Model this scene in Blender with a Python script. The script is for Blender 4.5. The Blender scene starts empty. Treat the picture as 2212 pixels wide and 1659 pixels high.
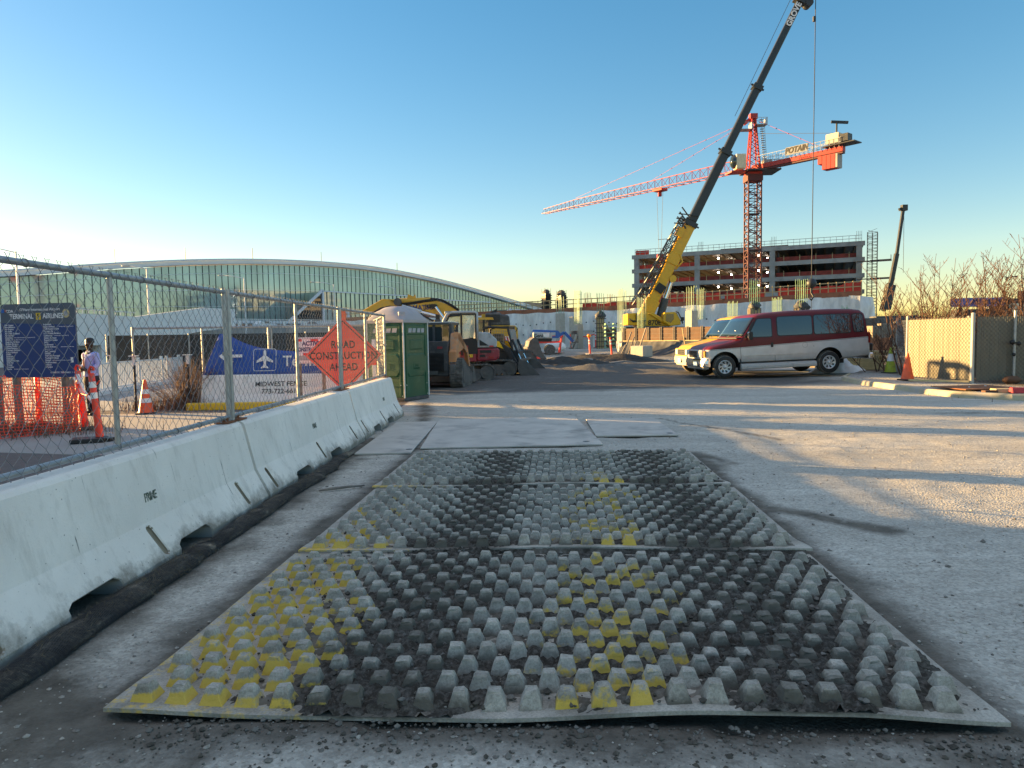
import bpy, bmesh, math, random
from mathutils import Vector, Matrix, noise
rnd = random.Random(7)
SC = bpy.context.scene
COL = SC.collection
R_ = math.radians
# ---------------------------------------------------------------- camera
CAM_H, FPX = 1.6, 1534.0
PITCH, ROLL = R_(3.79), R_(1.0)
CP = Vector((0, 0, CAM_H))
FW = Vector((0, math.cos(PITCH), -math.sin(PITCH)))
_r = Vector((1, 0, 0)); _u = Vector((0, math.sin(PITCH), math.cos(PITCH)))
RT = _r * math.cos(ROLL) - _u * math.sin(ROLL)
UP = _u * math.cos(ROLL) + _r * math.sin(ROLL)
cd = bpy.data.cameras.new('camera'); cam = bpy.data.objects.new('camera', cd); COL.objects.link(cam)
cd.sensor_width = 36; cd.lens = 36 * FPX / 2212; cd.clip_start = 0.05; cd.clip_end = 6000
cam.matrix_world = Matrix(((RT.x, UP.x, -FW.x, CP.x), (RT.y, UP.y, -FW.y, CP.y), (RT.z, UP.z, -FW.z, CP.z), (0, 0, 0, 1)))
SC.camera = cam
# ---------------------------------------------------------------- sky, sun, exposure
SUN_AZ, SUN_EL = R_(-66), R_(7.1)          # azimuth from +Y, negative = to the left
w = bpy.data.worlds.new('World'); SC.world = w; w.use_nodes = True
nt = w.node_tree; bg = nt.nodes['Background']
sk = nt.nodes.new('ShaderNodeTexSky'); sk.sky_type = 'NISHITA'; sk.sun_disc = False
sk.sun_elevation = SUN_EL; sk.sun_rotation = SUN_AZ
sk.altitude = 200; sk.air_density = 1.0; sk.dust_density = 0.3; sk.ozone_density = 2.2
gm = nt.nodes.new('ShaderNodeGamma'); gm.inputs[1].default_value = 0.80                   # evens the sky out, as the phone's wide tone range does
hs = nt.nodes.new('ShaderNodeHueSaturation'); hs.inputs['Saturation'].default_value = 1.5
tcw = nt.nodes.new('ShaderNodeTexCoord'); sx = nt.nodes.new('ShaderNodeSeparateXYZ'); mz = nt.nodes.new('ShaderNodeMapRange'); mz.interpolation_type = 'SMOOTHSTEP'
mz.inputs[1].default_value = 0.47; mz.inputs[2].default_value = 0.85; vz = nt.nodes.new('ShaderNodeMix'); vz.data_type = 'RGBA'; vz.blend_type = 'ADD'; vz.inputs[7].default_value = (1.15, 1.03, 0.90, 1)   # added whitish brightening overhead, out of view, to fill the shaded ground
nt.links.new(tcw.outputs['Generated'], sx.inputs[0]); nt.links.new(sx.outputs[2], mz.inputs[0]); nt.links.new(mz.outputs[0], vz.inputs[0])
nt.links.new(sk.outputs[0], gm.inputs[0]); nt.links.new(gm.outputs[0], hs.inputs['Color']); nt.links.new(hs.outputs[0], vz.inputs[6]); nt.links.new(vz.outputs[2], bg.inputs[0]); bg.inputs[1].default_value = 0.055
sd = bpy.data.lights.new('sun', 'SUN'); sd.energy = 3.0; sd.angle = R_(0.5); sd.color = (1.0, 0.69, 0.28)
sun = bpy.data.objects.new('sun', sd); COL.objects.link(sun)
S_DIR = Vector((math.sin(SUN_AZ) * math.cos(SUN_EL), math.cos(SUN_AZ) * math.cos(SUN_EL), math.sin(SUN_EL)))
sun.rotation_euler = S_DIR.to_track_quat('Z', 'Y').to_euler(); sun.location = S_DIR * 60
SC.view_settings.view_transform = 'Standard'; SC.view_settings.look = 'None'
SC.view_settings.exposure = 2.92; SC.view_settings.gamma = 1.0
SC.view_settings.use_white_balance = True; SC.view_settings.white_balance_temperature = 7600; SC.view_settings.white_balance_tint = 20
SC.cycles.max_bounces = 6; SC.cycles.transparent_max_bounces = 12
# ---------------------------------------------------------------- surveying: sight lines of the photo to places on the site
def ray(u, v): return FW + RT * ((u - 1106) / FPX) + UP * ((829.5 - v) / FPX)
def G(u, v, z=0.0):
    d = ray(u, v); t = (z - CAM_H) / d.z; return CP + d * t
def P(u, v, y):
    d = ray(u, v); return CP + d * (y / d.y)
# ---------------------------------------------------------------- materials
MATS = {}
def mat(name, col, rough=0.6, metal=0.0, var=0.12, scale=6.0, bump=0.0, bscale=None, spec=0.5, dirt=None, dscale=3.0, damt=0.35, coat=0.0, stretch=None, emit=None, alpha=None, trans=0.0):
    if name in MATS: return MATS[name]
    m = bpy.data.materials.new(name); m.use_nodes = True; MATS[name] = m
    t = m.node_tree; n = t.nodes; L = t.links; b = n['Principled BSDF']
    b.inputs['Roughness'].default_value = rough; b.inputs['Metallic'].default_value = metal
    b.inputs['Specular IOR Level'].default_value = spec; b.inputs['Coat Weight'].default_value = coat
    c4 = (*col, 1)
    tc = n.new('ShaderNodeTexCoord'); src = tc.outputs['Object']
    if stretch:
        mp = n.new('ShaderNodeMapping'); mp.inputs['Scale'].default_value = stretch; L.new(src, mp.inputs[0]); src = mp.outputs[0]
    nz = n.new('ShaderNodeTexNoise'); nz.inputs['Scale'].default_value = scale; nz.inputs['Detail'].default_value = 6; L.new(src, nz.inputs['Vector'])
    mr = n.new('ShaderNodeMapRange'); mr.inputs[1].default_value = 0.3; mr.inputs[2].default_value = 0.7
    mr.inputs[3].default_value = 1 - var; mr.inputs[4].default_value = 1 + var; L.new(nz.outputs[0], mr.inputs[0])
    vm = n.new('ShaderNodeVectorMath'); vm.operation = 'SCALE'; vm.inputs[0].default_value = col; L.new(mr.outputs[0], vm.inputs['Scale'])
    out = vm.outputs[0]
    if dirt:
        n2 = n.new('ShaderNodeTexNoise'); n2.inputs['Scale'].default_value = dscale; n2.inputs['Detail'].default_value = 8; n2.inputs['Roughness'].default_value = 0.65; L.new(src, n2.inputs['Vector'])
        r2 = n.new('ShaderNodeMapRange'); r2.inputs[1].default_value = 0.62 - damt * 0.35; r2.inputs[2].default_value = 0.78 - damt * 0.2; L.new(n2.outputs[0], r2.inputs[0])
        mx = n.new('ShaderNodeMix'); mx.data_type = 'RGBA'; L.new(r2.outputs[0], mx.inputs[0]); L.new(out, mx.inputs[6]); mx.inputs[7].default_value = (*dirt, 1); out = mx.outputs[2]
    L.new(out, b.inputs['Base Color'])
    if bump:
        n3 = n.new('ShaderNodeTexNoise'); n3.inputs['Scale'].default_value = bscale or scale * 4; n3.inputs['Detail'].default_value = 8; L.new(src, n3.inputs['Vector'])
        bp = n.new('ShaderNodeBump'); bp.inputs['Strength'].default_value = min(1, bump); bp.inputs['Distance'].default_value = 0.02; L.new(n3.outputs[0], bp.inputs['Height']); L.new(bp.outputs[0], b.inputs['Normal'])
    if emit:
        b.inputs['Emission Color'].default_value = (*emit[0], 1); b.inputs['Emission Strength'].default_value = emit[1]
    if alpha is not None: b.inputs['Alpha'].default_value = alpha
    if trans: b.inputs['Transmission Weight'].default_value = trans
    return m
def glass(name, col=(0.02, 0.035, 0.04), rough=0.03):
    return mat(name, col, rough=rough, var=0.05, spec=1.0, coat=0.0)
mat('concrete', (0.40, 0.38, 0.33), 0.85, var=0.10, scale=2.5, bump=0.25, bscale=40, dirt=(0.36, 0.34, 0.30), damt=0.25)
mat('white_concrete', (0.76, 0.76, 0.74), 0.8, var=0.05, scale=2, dirt=(0.5, 0.49, 0.46), damt=0.2)
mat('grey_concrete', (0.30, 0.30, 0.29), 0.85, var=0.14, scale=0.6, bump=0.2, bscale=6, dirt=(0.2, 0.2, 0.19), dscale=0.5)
mat('galvanised', (0.34, 0.36, 0.37), 0.42, metal=0.6, var=0.14, scale=12)
mat('wire', (0.20, 0.205, 0.21), 0.5, metal=0.3, var=0.1)
mat('rust', (0.22, 0.08, 0.035), 0.85, var=0.3, scale=14)
mat('black', (0.012, 0.012, 0.013), 0.5, var=0.2)
mat('rubber', (0.03, 0.03, 0.032), 0.8, var=0.25, dirt=(0.16, 0.14, 0.12), damt=0.3, dscale=6)
mat('dusty_rubber', (0.085, 0.08, 0.075), 0.9, var=0.3, scale=9, dirt=(0.2, 0.185, 0.165), damt=0.5, dscale=7, bump=0.2)
mat('dark_metal', (0.035, 0.04, 0.045), 0.5, metal=0.3, var=0.2, dirt=(0.11, 0.10, 0.09), damt=0.2)
mat('charcoal', (0.055, 0.06, 0.066), 0.5, var=0.15, dirt=(0.15, 0.14, 0.13), damt=0.25)
mat('chrome', (0.75, 0.76, 0.78), 0.12, metal=1.0, var=0.04)
mat('orange_paint', (0.72, 0.10, 0.02), 0.5, var=0.1)
mat('orange_net', (0.92, 0.07, 0.03), 0.6, var=0.15)
mat('hi_vis_orange', (0.95, 0.06, 0.03), 0.5, var=0.08, dirt=(0.45, 0.1, 0.06), damt=0.25, dscale=8)
mat('cone_orange', (0.85, 0.11, 0.03), 0.5, var=0.08, dirt=(0.5, 0.12, 0.06), damt=0.15, dscale=8)
mat('lime', (0.35, 0.42, 0.03), 0.55, var=0.15, dirt=(0.15, 0.16, 0.05), damt=0.3, dscale=9)
mat('white_paint', (0.72, 0.72, 0.70), 0.5, var=0.05, dirt=(0.45, 0.43, 0.4), damt=0.15)
mat('white_plain', (0.78, 0.78, 0.76), 0.55, var=0.03)
mat('tan_wood', (0.42, 0.31, 0.17), 0.8, var=0.2, scale=5, stretch=(1, 1, 6))
mat('pine', (0.55, 0.43, 0.22), 0.8, var=0.2, scale=5)
mat('grey_wood', (0.20, 0.17, 0.14), 0.85, var=0.25, scale=8)
mat('plywood_brown', (0.125, 0.055, 0.026), 0.7, var=0.25, scale=2.5, dirt=(0.10, 0.05, 0.03), dscale=2)
mat('rebar_green', (0.16, 0.33, 0.20), 0.55, var=0.25, scale=3)
mat('yellow_machine', (0.62, 0.33, 0.03), 0.45, var=0.1, scale=3, dirt=(0.42, 0.29, 0.09), damt=0.25, coat=0.1)
mat('crane_yellow', (0.74, 0.38, 0.008), 0.4, var=0.08, dirt=(0.5, 0.32, 0.05), damt=0.12, coat=0.2)
mat('crane_black', (0.022, 0.026, 0.028), 0.42, var=0.2, scale=1.5)
mat('crane_red', (0.38, 0.02, 0.016), 0.5, var=0.1)
mat('mast_red', (0.085, 0.014, 0.014), 0.6, var=0.2)
mat('machine_red', (0.30, 0.02, 0.035), 0.45, var=0.12, dirt=(0.30, 0.14, 0.13), damt=0.22, dscale=5, coat=0.1)
mat('machine_grey', (0.42, 0.44, 0.45), 0.5, var=0.08, dirt=(0.28, 0.27, 0.25), damt=0.3, dscale=4)
mat('machine_orange', (0.62, 0.25, 0.10), 0.6, var=0.1, dirt=(0.36, 0.26, 0.19), damt=0.35, dscale=4)
mat('dusty_steel', (0.10, 0.097, 0.092), 0.7, var=0.2, scale=4, dirt=(0.145, 0.138, 0.127), damt=0.5)
mat('toilet_green', (0.004, 0.085, 0.04), 0.42, var=0.08, scale=3, dirt=(0.03, 0.12, 0.07), damt=0.2)
mat('toilet_roof', (0.36, 0.34, 0.36), 0.55, var=0.10, scale=3, dirt=(0.36, 0.33, 0.32), damt=0.35)
mat('toilet_trim', (0.62, 0.64, 0.62), 0.5, var=0.05)
mat('sign_blue', (0.012, 0.045, 0.17), 0.35, var=0.06)
mat('sign_slate', (0.075, 0.095, 0.125), 0.35, var=0.06)
mat('banner_blue', (0.015, 0.075, 0.33), 0.5, var=0.12, scale=2)
mat('sign_red_orange', (0.90, 0.085, 0.055), 0.55, var=0.06, scale=4)
mat('sign_yellow', (0.8, 0.5, 0.03), 0.4, var=0.03)
mat('navy_ink', (0.02, 0.025, 0.14), 0.5, var=0.03)
mat('red_ink', (0.65, 0.03, 0.03), 0.5, var=0.03)
mat('black_ink', (0.012, 0.011, 0.01), 0.6, var=0.1)
mat('white_ink', (0.75, 0.75, 0.75), 0.5, var=0.03)
mat('grey_ink', (0.35, 0.36, 0.38), 0.5, var=0.03)
mat('tarp_black', (0.06, 0.064, 0.07), 0.7, var=0.3, scale=3, bump=0.4, bscale=6)
mat('lift_blue', (0.01, 0.12, 0.42), 0.4, var=0.1)
mat('brush', (0.10, 0.046, 0.028), 0.8, var=0.25)
mat('dry_brush', (0.17, 0.10, 0.07), 0.85, var=0.3)
mat('straw', (0.24, 0.18, 0.11), 0.85, var=0.3)
mat('skin', (0.035, 0.018, 0.011), 0.5, var=0.1)
mat('shirt', (0.36, 0.44, 0.80), 0.8, var=0.08, scale=9)
mat('navy_cloth', (0.015, 0.018, 0.03), 0.85, var=0.2)
mat('steel_plate', (0.50, 0.46, 0.40), 0.75, var=0.14, scale=1.6, bump=0.25, bscale=30, dirt=(0.24, 0.225, 0.20), dscale=1.2, damt=0.35)
glass('cab_glass'); glass('dark_glass', (0.012, 0.02, 0.024))
mat('light_glass', (0.30, 0.36, 0.36), 0.08, var=0.1, spec=0.8)
mat('sign_grey', (.20, .21, .22), .5)
mat('lamp_white', (0.9, 0.9, 0.9), 0.4, emit=((1.0, 0.95, 0.85), 6.0))
mat('amber', (0.85, 0.28, 0.01), 0.3, var=0.05)
mat('poly_white', (0.72, 0.75, 0.74), 0.6, var=0.12, scale=2.5, bump=0.4, bscale=9)
# ---------------------------------------------------------------- mesh builder
class MB:
    def __init__(s): s.v = []; s.f = []; s.m = []; s.s = []; s.mats = []; s.cur = 0; s.M = Matrix()
    def use(s, name):
        m = MATS[name] if isinstance(name, str) else name
        if m not in s.mats: s.mats.append(m)
        s.cur = s.mats.index(m); return s
    def add(s, vs, fs, smooth=False):
        o = len(s.v); s.v.extend([s.M @ Vector(p) for p in vs])
        for f in fs: s.f.append([i + o for i in f]); s.m.append(s.cur); s.s.append(smooth)
        return s
    def box(s, c, d, rot=None, taper=1.0):
        x, y, z = d[0] / 2, d[1] / 2, d[2] / 2; k = taper
        vs = [(-x, -y, -z), (x, -y, -z), (x, y, -z), (-x, y, -z), (-x * k, -y * k, z), (x * k, -y * k, z), (x * k, y * k, z), (-x * k, y * k, z)]
        M = Matrix.Translation(c) @ (rot.to_4x4() if rot else Matrix())
        return s.add([M @ Vector(p) for p in vs], [(3, 2, 1, 0), (4, 5, 6, 7), (0, 1, 5, 4), (1, 2, 6, 5), (2, 3, 7, 6), (3, 0, 4, 7)])
    def bar(s, a, b, wd, ht=None, up=(0, 0, 1), ext=0):
        a = Vector(a); b = Vector(b); d = (b - a); ln = d.length
        if ln < 1e-6: return s
        d /= ln; up = Vector(up); sd = d.cross(up)
        if sd.length < 1e-4: sd = d.cross(Vector((1, 0, 0)))
        sd.normalize(); up = sd.cross(d); ht = ht or wd
        M = Matrix(((sd.x, d.x, up.x), (sd.y, d.y, up.y), (sd.z, d.z, up.z)))
        return s.box((a + b) / 2, (wd, ln + 2 * ext, ht), M)
    def cyl(s, a, b, r, r2=None, n=10, caps=True, smooth=True):
        a = Vector(a); b = Vector(b); d = (b - a).normalized(); r2 = r if r2 is None else r2
        x = d.orthogonal().normalized(); y = d.cross(x)
        vs = []; fs = []
        for p, q in ((a, r), (b, r2)):
            for i in range(n):
                t = 2 * math.pi * i / n; vs.append(p + x * math.cos(t) * q + y * math.sin(t) * q)
        for i in range(n): fs.append((i, (i + 1) % n, n + (i + 1) % n, n + i))
        s.add(vs, fs, smooth)
        if caps: s.add(vs[:n][::-1], [tuple(range(n))]); s.add(vs[n:], [tuple(range(n))])
        return s
    def tube(s, pts, r, n=6, caps=True, smooth=True):
        pts = [Vector(p) for p in pts]; k = len(pts); vs = []; fs = []; px = None
        for i, p in enumerate(pts):
            d = (pts[min(i + 1, k - 1)] - pts[max(i - 1, 0)]).normalized()
            if px is None: x = d.orthogonal().normalized()
            else:
                x = px - d * px.dot(d)
                x = x.normalized() if x.length > 1e-5 else d.orthogonal().normalized()
            px = x; y = d.cross(x); q = r[i] if isinstance(r, (list, tuple)) else r
            for j in range(n):
                t = 2 * math.pi * j / n; vs.append(p + x * math.cos(t) * q + y * math.sin(t) * q)
        for i in range(k - 1):
            for j in range(n): fs.append((i * n + j, i * n + (j + 1) % n, (i + 1) * n + (j + 1) % n, (i + 1) * n + j))
        if caps: fs.append(tuple(range(n))[::-1]); fs.append(tuple((k - 1) * n + j for j in range(n)))
        return s.add(vs, fs, smooth)
    def prism(s, prof, a, b, fn=None):
        """prof: 2-D outline; fn(p, t) maps it to 3-D at t=a and t=b (default: x,z outline pushed along y)"""
        fn = fn or (lambda p, t: (p[0], t, p[1])); n = len(prof)
        vs = [fn(p, a) for p in prof] + [fn(p, b) for p in prof]
        fs = [tuple(range(n))[::-1], tuple(range(n, 2 * n))] + [(i, (i + 1) % n, n + (i + 1) % n, n + i) for i in range(n)]
        return s.add(vs, fs)
    def lathe(s, prof, c=(0, 0, 0), n=16, axis=None, smooth=True, caps=True):
        """prof: list of (radius, height) along +Z (or axis)"""
        c = Vector(c); ax = Vector(axis or (0, 0, 1)).normalized(); x = ax.orthogonal().normalized(); y = ax.cross(x); vs = []; fs = []
        for r, h in prof:
            for j in range(n):
                t = 2 * math.pi * (j + .5) / n; vs.append(c + ax * h + x * math.cos(t) * r + y * math.sin(t) * r)
        k = len(prof)
        for i in range(k - 1):
            for j in range(n): fs.append((i * n + j, i * n + (j + 1) % n, (i + 1) * n + (j + 1) % n, (i + 1) * n + j))
        s.add(vs, fs, smooth)
        if caps: s.add(vs[:n][::-1], [tuple(range(n))]); s.add(vs[-n:], [tuple(range(n))])
        return s
    def grid(s, fn, nu, nv, smooth=True, closed=False):
        vs = [fn(i / nu, j / nv) for j in range(nv + 1) for i in range(nu + 1)]
        fs = [(j * (nu + 1) + i, j * (nu + 1) + i + 1, (j + 1) * (nu + 1) + i + 1, (j + 1) * (nu + 1) + i) for j in range(nv) for i in range(nu)]
        return s.add(vs, fs, smooth)
    def ball(s, c, r, n=10, sq=(1, 1, 1)):
        k = max(4, n // 2); pr = [(max(0.001, math.sin(math.pi * i / k)) , -math.cos(math.pi * i / k)) for i in range(k + 1)]
        c = Vector(c); vs = []; fs = []
        for q, h in pr:
            for j in range(n):
                t = 2 * math.pi * j / n; vs.append(c + Vector((q * math.cos(t) * r * sq[0], q * math.sin(t) * r * sq[1], h * r * sq[2])))
        for i in range(k):
            for j in range(n): fs.append((i * n + j, i * n + (j + 1) % n, (i + 1) * n + (j + 1) % n, (i + 1) * n + j))
        return s.add(vs, fs, True)
    def text(s, body, size, M, ext=0.002, align='CENTER', bold=0.0, sx=1.0, spacing=1.0, line=1.0, shear=0.0):
        cu = bpy.data.curves.new('lettering', 'FONT'); cu.body = body; cu.size = size; cu.align_x = align; cu.align_y = 'CENTER'; cu.extrude = ext
        cu.offset = bold; cu.space_character = spacing; cu.space_line = line; cu.resolution_u = 3; cu.shear = shear
        o = bpy.data.objects.new('lettering', cu); COL.objects.link(o)
        dg = bpy.context.evaluated_depsgraph_get(); me = o.evaluated_get(dg).to_mesh()
        vs = [M @ Vector((p.co.x * sx, p.co.y, p.co.z)) for p in me.vertices]; fs = [tuple(p.vertices) for p in me.polygons]
        s.add(vs, fs); o.evaluated_get(dg).to_mesh_clear(); bpy.data.objects.remove(o); bpy.data.curves.remove(cu); return s
    def mesh(s, name):
        me = bpy.data.meshes.new(name); me.from_pydata(s.v, [], s.f); me.update()
        for m in s.mats: me.materials.append(m)
        if len(s.mats) > 1: me.polygons.foreach_set('material_index', s.m)
        me.polygons.foreach_set('use_smooth', s.s); me.update(); return me
    def build(s, name, parent=None, bevel=0, seg=1, fix=True):
        me = s.mesh(name)
        if fix:
            b = bmesh.new(); b.from_mesh(me); bmesh.ops.recalc_face_normals(b, faces=b.faces); b.to_mesh(me); b.free()
        o = bpy.data.objects.new(name, me); COL.objects.link(o)
        if parent is not None: o.parent = parent
        if bevel:
            md = o.modifiers.new('bevel', 'BEVEL'); md.width = bevel; md.segments = seg; md.limit_method = 'ANGLE'; md.angle_limit = R_(40)
        return o
def new(m): return MB().use(m)
def tag(o, label, cat, group=None, kind=None):
    if label: o['label'] = label
    if cat: o['category'] = cat
    if group: o['group'] = group
    if kind: o['kind'] = kind
    return o
def thing(name, label, cat, loc=(0, 0, 0), rz=0.0, group=None, scale=1.0):
    o = bpy.data.objects.new(name, None); o.empty_display_size = 0.2; COL.objects.link(o)
    o.location = loc; o.rotation_euler = (0, 0, rz); o.scale = (scale,) * 3
    return tag(o, label, cat, group)
def struct(o): o['kind'] = 'structure'; return o
KIDS = {}
def dup(root, loc, rz, label=None, scale=None):
    r = root.copy(); COL.objects.link(r); r.location = loc; r.rotation_euler = (0, 0, rz)
    if scale: r.scale = (scale,) * 3
    if label: r['label'] = label
    def rec(src, dst):
        for ch in [o for o in bpy.data.objects if o.parent is src]:
            c = ch.copy(); COL.objects.link(c); c.parent = dst; rec(ch, c)
    rec(root, r); return r
def cut(obj, cutter):
    """carve the closed mesh `cutter` out of obj and drop the cutter"""
    co = cutter.build('cutter', obj.parent); md = obj.modifiers.new('cut', 'BOOLEAN'); md.operation = 'DIFFERENCE'; md.object = co; md.solver = 'EXACT'; md.material_mode = 'TRANSFER'
    dg = bpy.context.evaluated_depsgraph_get(); me = bpy.data.meshes.new_from_object(obj.evaluated_get(dg)); me.name = obj.name
    obj.modifiers.clear(); obj.data = me; bpy.data.objects.remove(co); return obj
def T(x, y, z): return Matrix.Translation((x, y, z))
def face_M(origin, right, up):
    """lettering frame: local x -> right, y -> up, z -> out of the face"""
    r = Vector(right).normalized(); u = Vector(up).normalized(); n = r.cross(u)
    return Matrix(((r.x, u.x, n.x, origin[0]), (r.y, u.y, n.y, origin[1]), (r.z, u.z, n.z, origin[2]), (0, 0, 0, 1)))
def rect(cx, cy, w_, h_, r=0.0, k=4):
    if r <= 0: return [(cx - w_ / 2, cy - h_ / 2), (cx + w_ / 2, cy - h_ / 2), (cx + w_ / 2, cy + h_ / 2), (cx - w_ / 2, cy + h_ / 2)]
    o = []
    for qx, qy, a0 in ((1, -1, -90), (1, 1, 0), (-1, 1, 90), (-1, -1, 180)):
        for i in range(k + 1):
            a = R_(a0 + 90 * i / k); o.append((cx + qx * (w_ / 2 - r) + r * math.cos(a), cy + qy * (h_ / 2 - r) + r * math.sin(a)))
    return o
def fbm(x, y, z=0.0, o=4):
    t = 0; a = 1; f = 1
    for _ in range(o): t += a * noise.noise(Vector((x * f, y * f, z + 3.1 * f))); a *= .5; f *= 2
    return t
def sst(a, b, x):
    t = max(0, min(1, (x - a) / (b - a))); return t * t * (3 - 2 * t)
# ================================================================ GROUND
def node(t, typ, **kw):
    n = t.nodes.new(typ)
    for k, v in kw.items(): setattr(n, k, v)
    return n
def new_mat(name):
    m = bpy.data.materials.new(name); m.use_nodes = True; MATS[name] = m
    return m, m.node_tree, m.node_tree.nodes['Principled BSDF']
def nz(t, src, scale, detail=6, rough=0.6):
    n = node(t, 'ShaderNodeTexNoise'); n.inputs['Scale'].default_value = scale; n.inputs['Detail'].default_value = detail; n.inputs['Roughness'].default_value = rough
    t.links.new(src, n.inputs['Vector']); return n.outputs[0]
def mrange(t, v, a, b, c=0.0, d=1.0):
    n = node(t, 'ShaderNodeMapRange'); t.links.new(v, n.inputs[0])
    for i, q in enumerate((a, b, c, d)): n.inputs[i + 1].default_value = q
    return n.outputs[0]
def mixc(t, f, a, b):
    n = node(t, 'ShaderNodeMix', data_type='RGBA')
    for i, q in ((0, f), (6, a), (7, b)):
        if isinstance(q, tuple): n.inputs[i].default_value = (*q, 1)
        elif isinstance(q, (int, float)): n.inputs[i].default_value = q
        else: t.links.new(q, n.inputs[i])
    return n.outputs[2]
def mth(t, op, a, b=None):
    n = node(t, 'ShaderNodeMath', operation=op)
    for i, q in enumerate((a, b)):
        if q is None: continue
        if isinstance(q, (int, float)): n.inputs[i].default_value = q
        else: t.links.new(q, n.inputs[i])
    return n.outputs[0]
def attr(t, name): return node(t, 'ShaderNodeAttribute', attribute_name=name).outputs['Fac']
def ground_material():
    m, t, b = new_mat('packed_gravel')
    pos = node(t, 'ShaderNodeTexCoord').outputs['Object']
    mp = node(t, 'ShaderNodeMapping'); mp.inputs['Scale'].default_value = (0.35, 1.0, 1.0); mp.inputs['Rotation'].default_value = (0, 0, 0.35); t.links.new(pos, mp.inputs[0])
    big = nz(t, mp.outputs[0], 0.8, 8, 0.62); mid = nz(t, pos, 5.0, 8, 0.65); fine = nz(t, pos, 60, 4, 0.7)
    vo = node(t, 'ShaderNodeTexVoronoi'); vo.inputs['Scale'].default_value = 55; t.links.new(pos, vo.inputs['Vector'])
    c = mixc(t, mrange(t, big, 0.32, 0.68), (0.45, 0.43, 0.37), (0.70, 0.675, 0.585))
    c = mixc(t, mrange(t, mid, 0.45, 0.78, 0, 0.6), c, (0.33, 0.295, 0.25))
    c = mixc(t, mrange(t, fine, 0.5, 0.8, 0, 0.5), c, (0.72, 0.66, 0.56))
    sep = node(t, 'ShaderNodeSeparateColor'); t.links.new(vo.outputs['Color'], sep.inputs[0])
    c = mixc(t, mrange(t, sep.outputs[0], 0.0, 1.0, 0.0, 0.5), c, (0.17, 0.155, 0.135))
    c = mixc(t, mrange(t, nz(t, pos, 17, 5, .7), .56, .70, 0, .62), c, (.19, .172, .145)); c = mixc(t, mrange(t, nz(t, pos, 38, 3, .6), .62, .70, 0, .6), c, (.13, .12, .10))
    for rz_, sx_, am in ((-.95, .10, .55), (.55, .12, .45), (1.35, .08, .4)):                  # old wheel tracks
        m3 = node(t, 'ShaderNodeMapping'); m3.inputs['Rotation'].default_value = (0, 0, rz_); m3.inputs['Scale'].default_value = (sx_, 2.6, 1); t.links.new(pos, m3.inputs[0])
        c = mixc(t, mth(t, 'MULTIPLY', mrange(t, nz(t, m3.outputs[0], 1.7, 6, .62), .52, .72, 0, am), mrange(t, big, .35, .6)), c, (.25, .222, .182))
    d = mth(t, 'ADD', attr(t, 'dirt'), mth(t, 'MULTIPLY', mth(t, 'SUBTRACT', nz(t, pos, 2.2, 8, 0.7), 0.5), 1.1))
    c = mixc(t, mrange(t, d, 0.25, 0.75, 0, 0.92), c, mixc(t, mrange(t, mid, 0.35, 0.7), (0.07, 0.06, 0.047), (0.17, 0.15, 0.12)))
    g = mth(t, 'ADD', attr(t, 'dark'), mth(t, 'MULTIPLY', mth(t, 'SUBTRACT', nz(t, pos, 0.9, 8, 0.7), 0.5), 1.0))
    c = mixc(t, mrange(t, g, 0.3, 0.8, 0, 0.9), c, mixc(t, sep.outputs[1], (0.036, 0.035, 0.034), (0.125, 0.12, 0.112)))
    a = attr(t, 'asphalt')
    c = mixc(t, mrange(t, a, 0.3, 0.7), c, mixc(t, mid, (0.10, 0.085, 0.082), (0.19, 0.165, 0.155)))
    t.links.new(c, b.inputs['Base Color']); b.inputs['Roughness'].default_value = 0.95; b.inputs['Specular IOR Level'].default_value = 0.2
    h = mth(t, 'ADD', mth(t, 'MULTIPLY', fine, 0.35), mth(t, 'MULTIPLY', vo.outputs['Distance'], 0.5)); h = mth(t, 'ADD', h, mth(t, 'MULTIPLY', mid, 0.9))
    bp = node(t, 'ShaderNodeBump'); bp.inputs['Strength'].default_value = 0.6; bp.inputs['Distance'].default_value = 0.02
    t.links.new(h, bp.inputs['Height']); t.links.new(bp.outputs[0], b.inputs['Normal'])
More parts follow.
